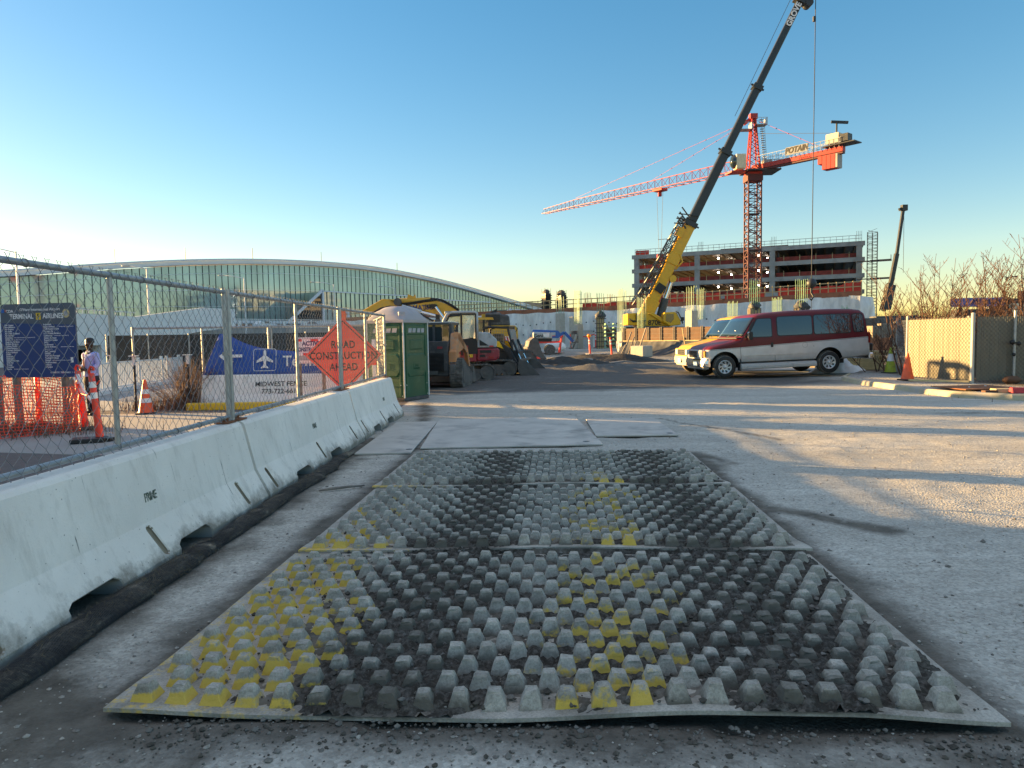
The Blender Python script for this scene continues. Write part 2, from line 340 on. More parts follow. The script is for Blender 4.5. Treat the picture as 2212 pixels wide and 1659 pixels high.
def barrier_material():
    m, t, b = new_mat('barrier_concrete'); pos = node(t, 'ShaderNodeTexCoord').outputs['Object']; x = node(t, 'ShaderNodeSeparateXYZ'); t.links.new(pos, x.inputs[0])
    mp = node(t, 'ShaderNodeMapping'); mp.inputs['Scale'].default_value = (1, 1, .12); t.links.new(pos, mp.inputs[0]); st = nz(t, mp.outputs[0], 9, 8, .7); bg_ = nz(t, pos, 1.6, 6, .6); fi = nz(t, pos, 70, 4, .7)
    c = mixc(t, mrange(t, bg_, .3, .7), (.74, .70, .635), (.86, .82, .75)); c = mixc(t, mrange(t, st, .52, .78, 0, .55), c, (.40, .37, .315)); c = mixc(t, mrange(t, fi, .60, .78, 0, .45), c, (.33, .31, .27))
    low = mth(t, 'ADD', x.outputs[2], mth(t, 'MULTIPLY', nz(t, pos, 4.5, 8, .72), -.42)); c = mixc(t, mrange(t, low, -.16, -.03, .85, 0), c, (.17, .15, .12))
    vo = node(t, 'ShaderNodeTexVoronoi'); vo.inputs['Scale'].default_value = 16; t.links.new(pos, vo.inputs['Vector']); c = mixc(t, mrange(t, vo.outputs['Distance'], .05, .09, .75, 0), c, (.16, .15, .13))
    m2 = node(t, 'ShaderNodeMapping'); m2.inputs['Rotation'].default_value = (.75, 0, 0); m2.inputs['Scale'].default_value = (1, 14, .8); t.links.new(pos, m2.inputs[0]); sc = nz(t, m2.outputs[0], 2.6, 3, .5); c = mixc(t, mth(t, 'MULTIPLY', mrange(t, sc, .70, .73), mrange(t, bg_, .5, .62)), c, (.10, .095, .085))
    t.links.new(c, b.inputs['Base Color']); b.inputs['Roughness'].default_value = .85; b.inputs['Specular IOR Level'].default_value = .3
    bp = node(t, 'ShaderNodeBump'); bp.inputs['Strength'].default_value = .35; bp.inputs['Distance'].default_value = .01; t.links.new(mth(t, 'ADD', fi, mth(t, 'MULTIPLY', mrange(t, vo.outputs['Distance'], .04, .1), .6)), bp.inputs['Height']); t.links.new(bp.outputs[0], b.inputs['Normal'])
barrier_material()
ground_material()
MAT_O = Vector((-1.77, 2.95)); MAT_A = R_(-3.6); MAT_W, MAT_L = 3.74, 2.25
ax = Vector((math.cos(MAT_A), math.sin(MAT_A))); bx = Vector((-math.sin(MAT_A), math.cos(MAT_A)))
def to_mat(x, y): d = Vector((x, y)) - MAT_O; return d.dot(ax), d.dot(bx)
def toe_x(y): return -2.52 + (y - 3.2) * 0.0225
def seg_d(x, y, x0, y0, x1, y1):
    dx, dy = x1 - x0, y1 - y0; t = max(0, min(1, ((x - x0) * dx + (y - y0) * dy) / (dx * dx + dy * dy))); return math.hypot(x - x0 - t * dx, y - y0 - t * dy)
def ground_masks(x, y):
    a, b = to_mat(x, y); n = fbm(x * .7, y * .7); n2 = fbm(x * 2.5 + 9, y * 2.5)
    od = math.hypot(max(0, -a, a - MAT_W), max(0, -b, b - 3 * MAT_L))
    dirt = 0.95 - od / (0.34 + 0.16 * n)
    if b < 0: dirt = max(dirt, 0.95 - od / (0.42 + 0.25 * n))
    if y < 11.5 and x < -1.2:                               # strip between the barrier and the mat
        s = x - toe_x(y); dirt = max(dirt, 0.9 - abs(s - 0.12) / 0.42, 0.62 + 0.35 * n2 - 0.8 * math.exp(-((s - .62 + .12 * n) / .19) ** 2))
        dirt = max(dirt, (.80 + .3 * n2) * (1 - sst(-.3, 1.1, b + .5 * n)))
    dirt = max(dirt, 0.9 - seg_d(x, y, 2.15, 6.6, 3.0, 5.6) / 0.26, 0.8 - seg_d(x, y, 2.45, 9.4, 2.7, 8.7) / 0.3, 0.85 - seg_d(x, y, 1.0, 2.45, 2.2, 2.5) / 0.22)
    dirt = max(dirt, 0.75 - seg_d(x, y, -1.5, 10, -1.9, 16) / 0.45, 0.62 - seg_d(x, y, 1.35, 14, 0.2, 18) / 0.16, 0.7 - seg_d(x, y, 8.3, 13.6, 9.9, 13.2) / 0.4, 0.8 - seg_d(x, y, -1.8, 14.5, -2.2, 17.5) / .5)
    dirt = max(dirt, 0.72 - seg_d(x, y, 2.8, 13.4, 4, 10.5) / .22, 0.6 - abs(x - 8.5) / 3 - abs(y - 18.6) / .35)
    dk = 0.0
    if y > 15:
        dk = min(sst(18.5 + .12 * x, 21.5 + .12 * x, y), 1 - sst(9.0, 13, x)) * 0.85
        if y > 40: dk = .55
    asp = 1.0 if x < toe_x(y) - 0.45 and y < 60 else 0.0
    return max(0, dirt), dk, asp
def ground_z(x, y):
    a, b = to_mat(x, y)
    if y > 60 or x < -3.2: return 0.0
    k = 1 - sst(35, 60, y)
    z = 0.018 * fbm(x * .9, y * .9) + 0.008 * fbm(x * 4, y * 4, 2)
    od = math.hypot(max(0, -a, a - MAT_W), max(0, -b, b - 3 * MAT_L))
    z = z * min(1, .25 + od) * k
    if od == 0: z = -0.03
    if 25.5 < y < 50 and -6 < x < 12:                                     # churned ridges of dark soil in front of the works
        e = sst(27, 33, y) * (1 - sst(42, 47, y)) * sst(-1, 2, x) * (1 - sst(5.2, 8, x)); z += e * (0.16 + 0.32 * fbm(x * .45, y * .5, 5))
    return z
def axis(dense0, dense1, step, lo, hi, grow=1.16):
    v = [dense0]
    while v[-1] < dense1: v.append(v[-1] + step)
    s = step
    while v[-1] < hi: s *= grow; v.append(v[-1] + s)
    s = step
    while v[0] > lo: s *= grow; v.insert(0, v[0] - s)
    return v
def build_ground():
    xs = axis(-3.4, 6.0, 0.09, -2500, 2500); ys = axis(1.8, 12.0, 0.09, -600, 3500, 1.05)
    vs = []; A = []; B = []; Cc = []
    for y in ys:
        for x in xs:
            if abs(x) < 40 and y < 80: d, k, s = ground_masks(x, y); z = ground_z(x, y)
            else: d, k, s, z = 0, .4, 0, 0
            vs.append((x, y, z)); A.append(d); B.append(k); Cc.append(s)
    nx = len(xs); fs = [(j * nx + i, j * nx + i + 1, (j + 1) * nx + i + 1, (j + 1) * nx + i) for j in range(len(ys) - 1) for i in range(nx - 1)]
    me = bpy.data.meshes.new('ground'); me.from_pydata(vs, [], fs); me.polygons.foreach_set('use_smooth', [True] * len(fs))
    for nm, dt in (('dirt', A), ('dark', B), ('asphalt', Cc)):
        q = me.attributes.new(nm, 'FLOAT', 'POINT'); q.data.foreach_set('value', dt)
    me.materials.append(MATS['packed_gravel']); o = bpy.data.objects.new('ground', me); COL.objects.link(o); struct(o)
build_ground()
def rock(mb, c, r, flat=.7):
    n = 6; vs = [(c[0] + rnd.uniform(-.2, .2) * r, c[1] + rnd.uniform(-.2, .2) * r, c[2] + r * flat * rnd.uniform(.7, 1.1))]
    for i in range(n):
        t = i * 2 * math.pi / n + rnd.uniform(-.3, .3); q = r * rnd.uniform(.7, 1.15); vs.append((c[0] + q * math.cos(t), c[1] + q * math.sin(t), c[2] + r * flat * rnd.uniform(-.1, .35)))
    for i in range(n):
        t = i * 2 * math.pi / n; vs.append((c[0] + r * .6 * math.cos(t), c[1] + r * .6 * math.sin(t), c[2] - r * .5))
    fs = [(0, 1 + i, 1 + (i + 1) % n) for i in range(n)] + [(1 + i, 7 + i, 7 + (i + 1) % n, 1 + (i + 1) % n) for i in range(n)]
    mb.add(vs, fs)
mat('stone_light', (0.38, 0.35, 0.30), 0.9, var=0.35, scale=40); mat('stone_dark', (0.17, 0.155, 0.135), 0.9, var=0.4, scale=40)
def scatter():
    mb = MB(); k = 0
    while k < 6500:
        y = 2.0 + 12 * rnd.random() ** 1.8; x = rnd.uniform(-2.3, 9.5) if y > 4 else rnd.uniform(-2.4, 3.6)
        a, b = to_mat(x, y)
        if -.02 < a < MAT_W + .02 and -.02 < b < 3 * MAT_L + .02: continue
        r = 0.004 + 0.011 * rnd.random() ** 4 + (0.012 if rnd.random() < .012 else 0)
        mb.use('stone_light' if rnd.random() < .6 else 'stone_dark'); rock(mb, (x, y, ground_z(x, y) + r * .15), r); k += 1
    tag(mb.build('gravel', fix=False), 'loose pale stones scattered over the packed gravel yard', 'gravel', kind='stuff')
scatter()
# ================================================================ TRACK-OUT MATS AND MUD
def yellow_zone(a, b):
    n = .12 * fbm(a * 1.5, b * .8, 3)
    left = 1 - sst(.30 + .25 * (1 - sst(0, 3, b)), 1.0 + .25 * (1 - sst(0, 3, b)), a + 1.6 * n)
    left *= .86 - .52 * sst(1.6, 4.2, b)
    mid = .54 * math.exp(-((a - (2.2 + .05 * b)) / .42) ** 2) * (1 - .55 * sst(4.4, 5.8, b)); return max(left, mid)
def mud_zone(a, b):
    n = .18 * fbm(a * 1.1, b * .9, 7)
    tl = math.exp(-((a - 1.12 + n - .03 * b) / .42) ** 2); tr = math.exp(-((a - 3.02 + n) / .46) ** 2)
    m = max(tl, tr, .30 + .3 * n)
    if b > 4: m = max(m, .45 * sst(4.2, 5.6, b))
    m *= sst(-.02, .55, a) * (1 - .5 * sst(3.35, 3.66, a)); return m
def mat_materials():
    m, t, b = new_mat('trackout_mat'); pos = node(t, 'ShaderNodeTexCoord').outputs['Object']
    f = nz(t, pos, 22, 8, .7); g = nz(t, pos, 5, 6, .6); gg = nz(t, pos, 90, 4, .7)
    yl = mth(t, 'ADD', attr(t, 'clean'), mth(t, 'MULTIPLY', mth(t, 'SUBTRACT', f, .5), 1.1))
    dust = mixc(t, mrange(t, g, .35, .65), (.30, .275, .23), (.56, .52, .44)); dust = mixc(t, mrange(t, gg, .4, .7, 0, .5), dust, (.10, .093, .08))
    mudc = mixc(t, f, (.055, .048, .037), (.16, .142, .112))
    yel = mixc(t, f, (.66, .41, .045), (.82, .56, .12))
    c = mixc(t, mrange(t, mth(t, 'ADD', attr(t, 'mud'), mth(t, 'MULTIPLY', mth(t, 'SUBTRACT', f, .5), .9)), .35, .75, 0, .92), dust, mudc)
    c = mixc(t, mrange(t, yl, .42, .62, 0, .93), c, yel); t.links.new(c, b.inputs['Base Color']); b.inputs['Roughness'].default_value = .8; b.inputs['Specular IOR Level'].default_value = .3
    bp = node(t, 'ShaderNodeBump'); bp.inputs['Strength'].default_value = .55; bp.inputs['Distance'].default_value = .012; t.links.new(mth(t, 'ADD', f, mth(t, 'MULTIPLY', gg, .5)), bp.inputs['Height']); t.links.new(bp.outputs[0], b.inputs['Normal'])
    m, t, b = new_mat('wet_mud'); pos = node(t, 'ShaderNodeTexCoord').outputs['Object']
    f = nz(t, pos, 30, 8, .72); g = nz(t, pos, 6, 6, .6)
    c = mixc(t, mrange(t, mth(t, 'ADD', attr(t, 'mud'), mth(t, 'MULTIPLY', mth(t, 'SUBTRACT', g, .5), .7)), .25, .7), (.26, .235, .19), (.040, .035, .027))
    c = mixc(t, mrange(t, f, .45, .75, 0, .65), c, (.27, .255, .225)); t.links.new(c, b.inputs['Base Color']); b.inputs['Roughness'].default_value = .85; b.inputs['Specular IOR Level'].default_value = .25
    bp = node(t, 'ShaderNodeBump'); bp.inputs['Strength'].default_value = .8; bp.inputs['Distance'].default_value = .015; t.links.new(f, bp.inputs['Height']); t.links.new(bp.outputs[0], b.inputs['Normal'])
mat_materials()
def mat_lift(a, b):
    """the front edge curls up off the ground; each sheet laps the one before it"""
    z = 0.022
    e = 1 - sst(0, .6, b); z += e * .05 * sst(1.6, 2.6, a) * (1 - .6 * sst(3.1, 3.74, a)) + e * .02 * (1 - sst(.0, .7, a))
    return z
def lap(a, bl, idx):
    if idx == 0: return 0
    e = 1 - sst(0, .45, bl); return e * (.022 + .03 * math.exp(-((a - 2.1) / .8) ** 2) + .018 * sst(3, 3.6, a))
def to_world(a, b): q = MAT_O + ax * a + bx * b; return q.x, q.y
PITCH_B, ROWS = 0.1545, 14
def build_mat(idx, label):
    root_x, root_y = to_world(0, idx * MAT_L); vs = []; fs = []; yl = []; md = []; b0 = idx * MAT_L
    jag = [rnd.uniform(-.012, .012) for _ in range(3)]
    def P3(a, bl, z): return (a + jag[idx] * 1.5, bl, z)
    def push(a, bl, z, y_, m_): vs.append(P3(a, bl, z)); yl.append(y_); md.append(m_); return len(vs) - 1
    # base sheet, 18 mm thick
    na, nb = 60, 36; top = []; bot = []
    for j in range(nb + 1):
        for i in range(na + 1):
            a = MAT_W * i / na; bl = MAT_L * j / nb; z = mat_lift(a, b0 + bl) + lap(a, bl, idx); m_ = mud_zone(a, b0 + bl)
            eg = min(a, bl, MAT_W - a); y_ = yellow_zone(a, b0 + bl) * (.50 if eg < .08 else .06) - .2 * idx
            if idx and bl < .08: y_ = .6 - .3 * a + .25 * math.exp(-((a - 2) / .5) ** 2)
            top.append(push(a, bl, z, y_, m_ * .8)); bot.append(push(a, bl, z - .018, .45 if a < 1.0 else .2, .3))
    q = lambda L, i, j: L[j * (na + 1) + i]
    for j in range(nb):
        for i in range(na):
            fs.append((q(top, i, j), q(top, i + 1, j), q(top, i + 1, j + 1), q(top, i, j + 1))); fs.append((q(bot, i, j), q(bot, i, j + 1), q(bot, i + 1, j + 1), q(bot, i + 1, j)))
    for i in range(na): fs.append((q(top, i, 0), q(bot, i, 0), q(bot, i + 1, 0), q(top, i + 1, 0))); fs.append((q(top, i, nb), q(top, i + 1, nb), q(bot, i + 1, nb), q(bot, i, nb)))
    for j in range(nb): fs.append((q(top, 0, j), q(top, 0, j + 1), q(bot, 0, j + 1), q(bot, 0, j))); fs.append((q(top, na, j), q(bot, na, j), q(bot, na, j + 1), q(top, na, j + 1)))
    # pyramid studs in staggered rows
    for rj in range(ROWS):
        bl0 = .105 + rj * (MAT_L - .16) / ROWS; off = .135 + (rj % 2) * PITCH_B / 2
        k = 0
        while off + k * PITCH_B < MAT_W - .09:
            a0 = off + k * PITCH_B; k += 1
            bb = b0 + bl0; m_ = .82 * mud_zone(a0, bb); yz = yellow_zone(a0, bb); z0 = mat_lift(a0, bb) + lap(a0, bl0, idx) - .002
            hb = .0535 * rnd.uniform(.95, 1.04); tt = .0255 * rnd.uniform(.9, 1.12); h = .078 * rnd.uniform(.93, 1.06); my = m_ + rnd.uniform(-.15, .15)
            right = sst(2.55, 3.1, a0)
            if my > .6: h *= rnd.uniform(.78, .95); tt *= 1.1
            yc = yz * .95 + rnd.uniform(-.3, .14); sx, sy = rnd.uniform(-.004, .004), rnd.uniform(-.004, .004)
            rings = []
            for zz, hw, ch in ((0, hb, .93), (.4, hb + (tt - hb) * .42, .91), (.8, hb + (tt - hb) * .80, .89), (.97, tt * 1.02, .84), (1.0, tt * .84, .8)):
                ring = []
                for ex, ey in ((-1, -ch), (-ch, -1), (ch, -1), (1, -ch), (1, ch), (ch, 1), (-ch, 1), (-1, ch)):
                    jt = .0022 + .0035 * max(0, my); px = a0 + ex * hw + sx * zz + rnd.uniform(-jt, jt); py = bl0 + ey * hw + sy * zz + rnd.uniform(-jt, jt)
                    topd = (.7 if zz > .75 else .12) * (1 if a0 < 1.5 else .4); front = .12 if ey < 0 else 0
                    ring.append(push(px, py, z0 + h * zz + (rnd.uniform(-.004, .003) if zz > .9 else 0), yc * 1.15 - topd + front - .3 * max(0, my - .5), my * 1.15 + .42 * (1 - zz) * sst(.4, .9, a0) - .34 * zz))
                rings.append(ring)
            for r0, r1 in zip(rings, rings[1:]):
                for i in range(8): fs.append((r0[i], r0[(i + 1) % 8], r1[(i + 1) % 8], r1[i]))
            fs.append(tuple(rings[-1]))
    me = bpy.data.meshes.new('trackout_mat'); me.from_pydata(vs, [], fs); me.update()
    for nm, dt in (('clean', yl), ('mud', md)):
        at = me.attributes.new(nm, 'FLOAT', 'POINT'); at.data.foreach_set('value', dt)
    me.materials.append(MATS['trackout_mat']); o = bpy.data.objects.new('trackout_mat', me); COL.objects.link(o)
    o.location = (root_x, root_y, 0); o.rotation_euler = (0, 0, MAT_A); tag(o, label, 'mat', 'studded track-out mats in the driveway')
    if idx == 0:
        bo = new('galvanised').cyl((.16, .34, .03), (.16, .34, .062), .028, n=12).cyl((.16, .34, .062), (.16, .34, .07), .018, .012, n=8).build('bolt', o)
    return o
build_mat(0, 'studded mat nearest the camera with bright yellow studs and a curled front edge')
build_mat(1, 'muddy studded mat in the middle of the row, its front lip raised')
build_mat(2, 'muddy studded mat farthest from the camera, ending before the steel road plates')
def build_mud():
    na, nb = 190, 330; L = 3 * MAT_L; vs = []; at = []; D = MAT_L
    for j in range(nb + 1):
        for i in range(na + 1):
            a = .03 + (MAT_W - .06) * i / na; b = -.0 + L * j / nb; idx = min(2, int(b / D)); m_ = max(mud_zone(a, b), (.52 + .25 * fbm(a * 2, b * 2, 9)) * sst(.45, .9, a) * sst(.0, .3, b))
            base = mat_lift(a, b) + lap(a, b - idx * D, idx)
            n1 = fbm(a * 3, b * 3, 1, 3); n2 = fbm(a * 14, b * 14, 2, 3); n3 = abs(fbm(a * 34, b * 34, 4, 2))
            h = -.016 + .034 * min(1, m_ * 1.15) + .010 * n1 + .020 * n2 + .026 * n3 * (0.5 + m_)
            if 0.1 < a < .5 and b < 3: h -= .012
            edge = min(a, MAT_W - a, b, L - b); h -= .02 * (1 - sst(0, .12, edge))
            for s in (1, 2):
                dd = b - s * D
                if -.05 < dd < .07: h -= .03
            vs.append((a, b, base + max(h, -.012))); at.append(m_ + .18 + .4 * n1)
    nx = na + 1; fs = [(j * nx + i, j * nx + i + 1, (j + 1) * nx + i + 1, (j + 1) * nx + i) for j in range(nb) for i in range(na)]
    me = bpy.data.meshes.new('mud'); me.from_pydata(vs, [], fs); me.polygons.foreach_set('use_smooth', [True] * len(fs))
    q = me.attributes.new('mud', 'FLOAT', 'POINT'); q.data.foreach_set('value', at); me.materials.append(MATS['wet_mud'])
    o = bpy.data.objects.new('mud', me); COL.objects.link(o); o.location = (MAT_O.x, MAT_O.y, 0); o.rotation_euler = (0, 0, MAT_A)
    tag(o, 'dark tracked-in mud packed between the studs of the mats', 'mud', kind='stuff')
    mb = MB()                                                                     # crumbled clods on the mats and along their front edge
    for _ in range(9000):
        a = rnd.uniform(.1, MAT_W - .05); b = rnd.uniform(.05, L) ** 1.0
        if rnd.random() > .25 + mud_zone(a, b): continue
        r = .004 + .016 * rnd.random() ** 2.5; z = mat_lift(a, b) + .004 + .026 * mud_zone(a, b); x, y = to_world(a, b); mb.use('clod_dark' if rnd.random() < .7 else 'clod_dry'); rock(mb, (x, y, z), r, .9)
    for _ in range(1100):
        a = rnd.uniform(.2, MAT_W); b = -abs(rnd.gauss(0, .16)); x, y = to_world(a, b); r = .004 + .014 * rnd.random() ** 4; mb.use('clod_dark' if rnd.random() < .6 else 'clod_dry'); rock(mb, (x, y, .004), r, .9)
    tag(mb.build('dirt', fix=False), 'crumbled clods of dry dirt lying on and before the studded mats', 'dirt', kind='stuff')
mat('clod_dark', (0.085, 0.075, 0.06), 0.95, var=0.4, scale=30); mat('clod_dry', (0.17, 0.16, 0.14), 0.95, var=0.3, scale=30)
build_mud()
# ================================================================ STEEL ROAD PLATES
def road_plate(x0, y0, x1, y1, z, rz, label):
    w_, l_ = x1 - x0, y1 - y0
    o = new('steel_plate').box((0, 0, .011), (w_, l_, .022)).use('black').cyl((w_ * .42, -l_ * .42, .0222), (w_ * .42, -l_ * .42, .0235), .05, n=14).build('road_plate', bevel=.003)
    o.location = ((x0 + x1) / 2, (y0 + y1) / 2, z); o.rotation_euler = (0, 0, rz); tag(o, label, 'road plate', 'road plates on the driveway')
road_plate(-1.38, 10.15, 1.26, 13.7, .012, R_(1.5), 'large dusty steel road plate lying just beyond the far mat')
road_plate(1.34, 11.0, 2.62, 13.3, .016, R_(-2), 'small pale steel road plate beside the large one')
road_plate(-2.2, 9.75, -1.42, 13.4, .006, R_(0), 'narrow gravel-strewn road plate between the white barriers and the large plate')
# ================================================================ PAVEMENT AND KERBS BEHIND THE BARRIERS
mat('pavement_concrete', (0.30, 0.29, 0.27), 0.85, var=0.08, scale=.8, bump=.15, bscale=30, dirt=(.3, .29, .27), dscale=1, damt=.25)
pv = new('pavement_concrete'); pts = [(-12.5, 12.4), (-9.4, 11.0), (-6.2, 10.2), (-3.3, 9.6), (-3.3, 15.9), (-7.0, 16.0), (-12.5, 16.2)]
pv.prism(pts, -.03, .006, lambda p, t: (p[0], p[1], t)); struct(pv.build('pavement'))
rdw = new('grey_concrete'); rdw.box((-20, 24.5, -.02), (32, 15, .05)); struct(rdw.build('road'))
kb = new('sign_yellow'); kb.box((-5.9, 16.75, .08), (3.6, .18, .18)); struct(kb.build('kerb', bevel=.03, seg=2))
# ================================================================ CONCRETE BARRIERS
BAR_PROF = [(0, 0), (0, .075), (-.13, .33), (-.235, .775), (-.255, .80), (-.275, .81), (-.425, .81), (-.445, .80), (-.465, .775), (-.57, .33), (-.70, .075), (-.70, 0)]
def concrete_barrier(x, y, rz, ln, label, slots=True, letters=None, group='white concrete barriers under the chain-link fence', mirror=False, kind='barrier_concrete'):
    t = thing('concrete_barrier', label, 'barrier', (x, y, 0), rz, group)
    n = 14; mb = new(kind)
    m_ = len(BAR_PROF); ks = 22; vs = []; fs = []
    for i in range(ks + 1):
        y_ = .028 + (ln - .056) * i / ks; vs += [(p[0], y_, p[1]) for p in BAR_PROF]
        if i: fs += [((i - 1) * m_ + j, (i - 1) * m_ + (j + 1) % m_, i * m_ + (j + 1) % m_, i * m_ + j) for j in range(m_)]
    fs += [tuple(range(m_)), tuple(ks * m_ + j for j in range(m_))]; mb.add(vs, fs); o = mb.build('block', t)
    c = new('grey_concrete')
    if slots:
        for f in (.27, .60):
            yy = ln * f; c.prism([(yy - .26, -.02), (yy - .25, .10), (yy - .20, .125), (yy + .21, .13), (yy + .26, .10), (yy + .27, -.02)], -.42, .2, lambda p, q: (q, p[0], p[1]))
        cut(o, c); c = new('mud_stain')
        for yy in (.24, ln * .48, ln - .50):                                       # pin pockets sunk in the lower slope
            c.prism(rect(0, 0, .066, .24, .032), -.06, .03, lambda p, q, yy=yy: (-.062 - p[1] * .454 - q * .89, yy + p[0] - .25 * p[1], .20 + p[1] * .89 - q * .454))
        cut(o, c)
    for m in o.data.materials: pass
    o.modifiers.new('bevel', 'BEVEL').width = .008; o.modifiers['bevel'].limit_method = 'ANGLE'; o.modifiers['bevel'].angle_limit = R_(50)
    if letters:
        mk = new('stencil_green'); s, fy, fz, sz = letters; px = -.13 - (fz - .33) / (.775 - .33) * .105
        mk.text(s, sz, face_M((px + .002, ln * fy, fz), (0, 1, 0), (-.23, 0, 1)), ext=.001, bold=.002, spacing=.85, sx=.8, shear=.15)
        mk.build('stencil', t)
    return t
mat('mud_stain', (.24, .205, .155), .9, var=.3); mat('stencil_green', (.05, .075, .05), .8, var=.6, scale=40, dirt=(.5, .48, .43), dscale=45, damt=.5)
JO = [3.12, 7.0, 11.2, 14.75]; ANG = math.atan(-.0225)
LB = ['white concrete barrier nearest the camera with dark slots along its foot', 'white concrete barrier in the middle of the row, between the two joints', 'white concrete barrier at the far end of the row, beside the green toilet']
for i in range(3):
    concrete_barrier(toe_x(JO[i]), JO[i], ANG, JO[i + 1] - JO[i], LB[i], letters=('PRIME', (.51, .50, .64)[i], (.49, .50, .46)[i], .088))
concrete_barrier(toe_x(JO[0] - 3.85), JO[0] - 3.85, ANG, 3.85, 'white concrete barrier cut off at the edge of the picture')
wb = concrete_barrier(-7.55, 17.0, R_(-90), 3.9, 'white concrete barrier with a phone number standing behind the fence', slots=False, group=None, kind='white_concrete')
mk = new('black_ink'); mk.text('MIDWEST FENCE', .20, face_M((1.95 - .0, 0, 0), (1, 0, 0), (0, 0, 1)), ext=.001)
mk = new('black_ink')
for s, z, sz in (('MIDWEST FENCE', .56, .165), ('773-722-6616', .385, .165)):
    mk.text(s, sz, face_M((-.13 - (z - .33) * .236 + .003, 1.95, z), (0, 1, 0), (-.23, 0, 1)), ext=.001, bold=.002)
mk.build('lettering', wb)
new('rust').box((.03, 2.35, .05), (.1, .9, .1)).build('foot_slot', wb)
# ================================================================ STRAW WATTLE along the barrier foot
def wattle():
    t = thing('straw_wattle', 'black netted straw sock lying along the foot of the white barriers', 'erosion sock', (0, 0, 0))
    m, tt, b = new_mat('netted_straw'); pos = node(tt, 'ShaderNodeTexCoord').outputs['Object']
    f = nz(tt, pos, 45, 6, .7); g = nz(tt, pos, 3.5, 5, .6)
    tt.links.new(mixc(tt, mrange(tt, mth(tt, 'ADD', f, mth(tt, 'MULTIPLY', mth(tt, 'SUBTRACT', g, .5), .9)), .38, .85), (.065, .057, .047), (.40, .335, .25)), b.inputs['Base Color']); b.inputs['Roughness'].default_value = .9
    bp = node(tt, 'ShaderNodeBump'); bp.inputs['Strength'].default_value = .9; bp.inputs['Distance'].default_value = .03; tt.links.new(f, bp.inputs['Height']); tt.links.new(bp.outputs[0], b.inputs['Normal'])
    mb = new('netted_straw'); N, K = 150, 12; path = []
    for i in range(N + 1):
        y = 2.0 + 7.9 * i / N; r = (.068 + .026 * fbm(y * 1.2, 1) + .016 * fbm(y * 5, 4)) * (1 - .45 * sst(8.4, 9.9, y)); x = toe_x(y) + .11 + .05 * fbm(y * .8, 7); path.append((x, y, max(.03, r)))
    def fn(u, v):
        i = min(N, int(round(v * N))); x, y, r = path[i]; a = 2 * math.pi * u; rr = r * (1 + .14 * fbm(math.cos(a) * 2 + y * 3, math.sin(a) * 2, 3))
        return (x + rr * 1.35 * math.cos(a), y, max(-.01, r * .38 + rr * .58 * math.sin(a)))
    mb.grid(fn, K, N); mb.build('sock', t)
    nw = new('black_net')                                                        # plastic netting pulled over the sock
    def on(a, i, k=1.06):
        i = max(0, min(N, i)); x, y, r = path[i]; return (x + r * 1.35 * k * math.cos(a), y, r * .38 + r * .6 * k * math.sin(a))
    for s in (1, -1):
        for k in range(24):
            for ph in range(0, N - 12, 12):
                nw.tube([on(2 * math.pi * k / 24 * .5 - .5 + s * q * .115, ph + q) for q in range(0, 13, 2)], .0016, n=3, caps=False, smooth=False)
    nw.build('netting', t, fix=False)
    st = new('straw')
    for _ in range(2200):
        i = int(min(N, max(0, rnd.choice((rnd.gauss(52, 9), rnd.uniform(0, N), rnd.gauss(110, 16)))))); x, y, r = path[i]; a = rnd.uniform(-.3, 2.9); p = Vector(on(a, i, .98)); d = Vector((math.cos(a) * .5 + rnd.gauss(0, .6), rnd.gauss(0, .9), math.sin(a) * .6 + rnd.gauss(0, .4))).normalized() * rnd.uniform(.015, .05)
        q = d.orthogonal().normalized() * .0014; st.add([p - q, p + q, p + d], [(0, 1, 2)])
    st.build('straw', t, fix=False)['kind'] = 'stuff'
mat('black_net', (.05, .05, .055), .5, var=.1)
wattle()
new('grey_wood').tube([(-1.62, 7.62, .02), (-1.75, 7.5, .035), (-1.95, 7.42, .03), (-2.05, 7.38, .02)], [.008, .014, .016, .008], n=6).build('driftwood') 
tag(bpy.data.objects['driftwood'], 'short weathered stick on the dirt strip beside the mats', 'stick')
bpy.data.objects['driftwood'].name = 'stick'
# ================================================================ CHAIN-LINK FENCE ON THE BARRIERS
def chain_link(mb, ln, z0, z1, s=.055, r=.0022, knuckle=.03, x=0.0, n=3):
    """zigzag wires woven along +y, between heights z0 and z1"""
    k = int(ln / s); nz_ = int((z1 - z0) / s)
    for i in range(k):
        pts = []
        for j in range(nz_ + 1):
            hi = (j + i) % 2; pts.append((x + (.004 if hi else -.004) * (1 if i % 2 else -1), i * s + (s + .003 if hi else -.003), z0 + (z1 - z0) * j / nz_))
        if knuckle:
            p = pts[-1]; q = pts[0]; sg = 1 if pts[-1][1] < pts[-2][1] else -1
            pts += [(p[0], p[1] - sg * s * .35, p[2] + knuckle), (p[0] - .012, p[1] - sg * s * .15, p[2] + knuckle * .9)]
            pts = [(q[0] + .012, q[1] + .01, q[2] - knuckle * .7)] + pts
        mb.tube(pts, r, n=n, caps=False, smooth=False)
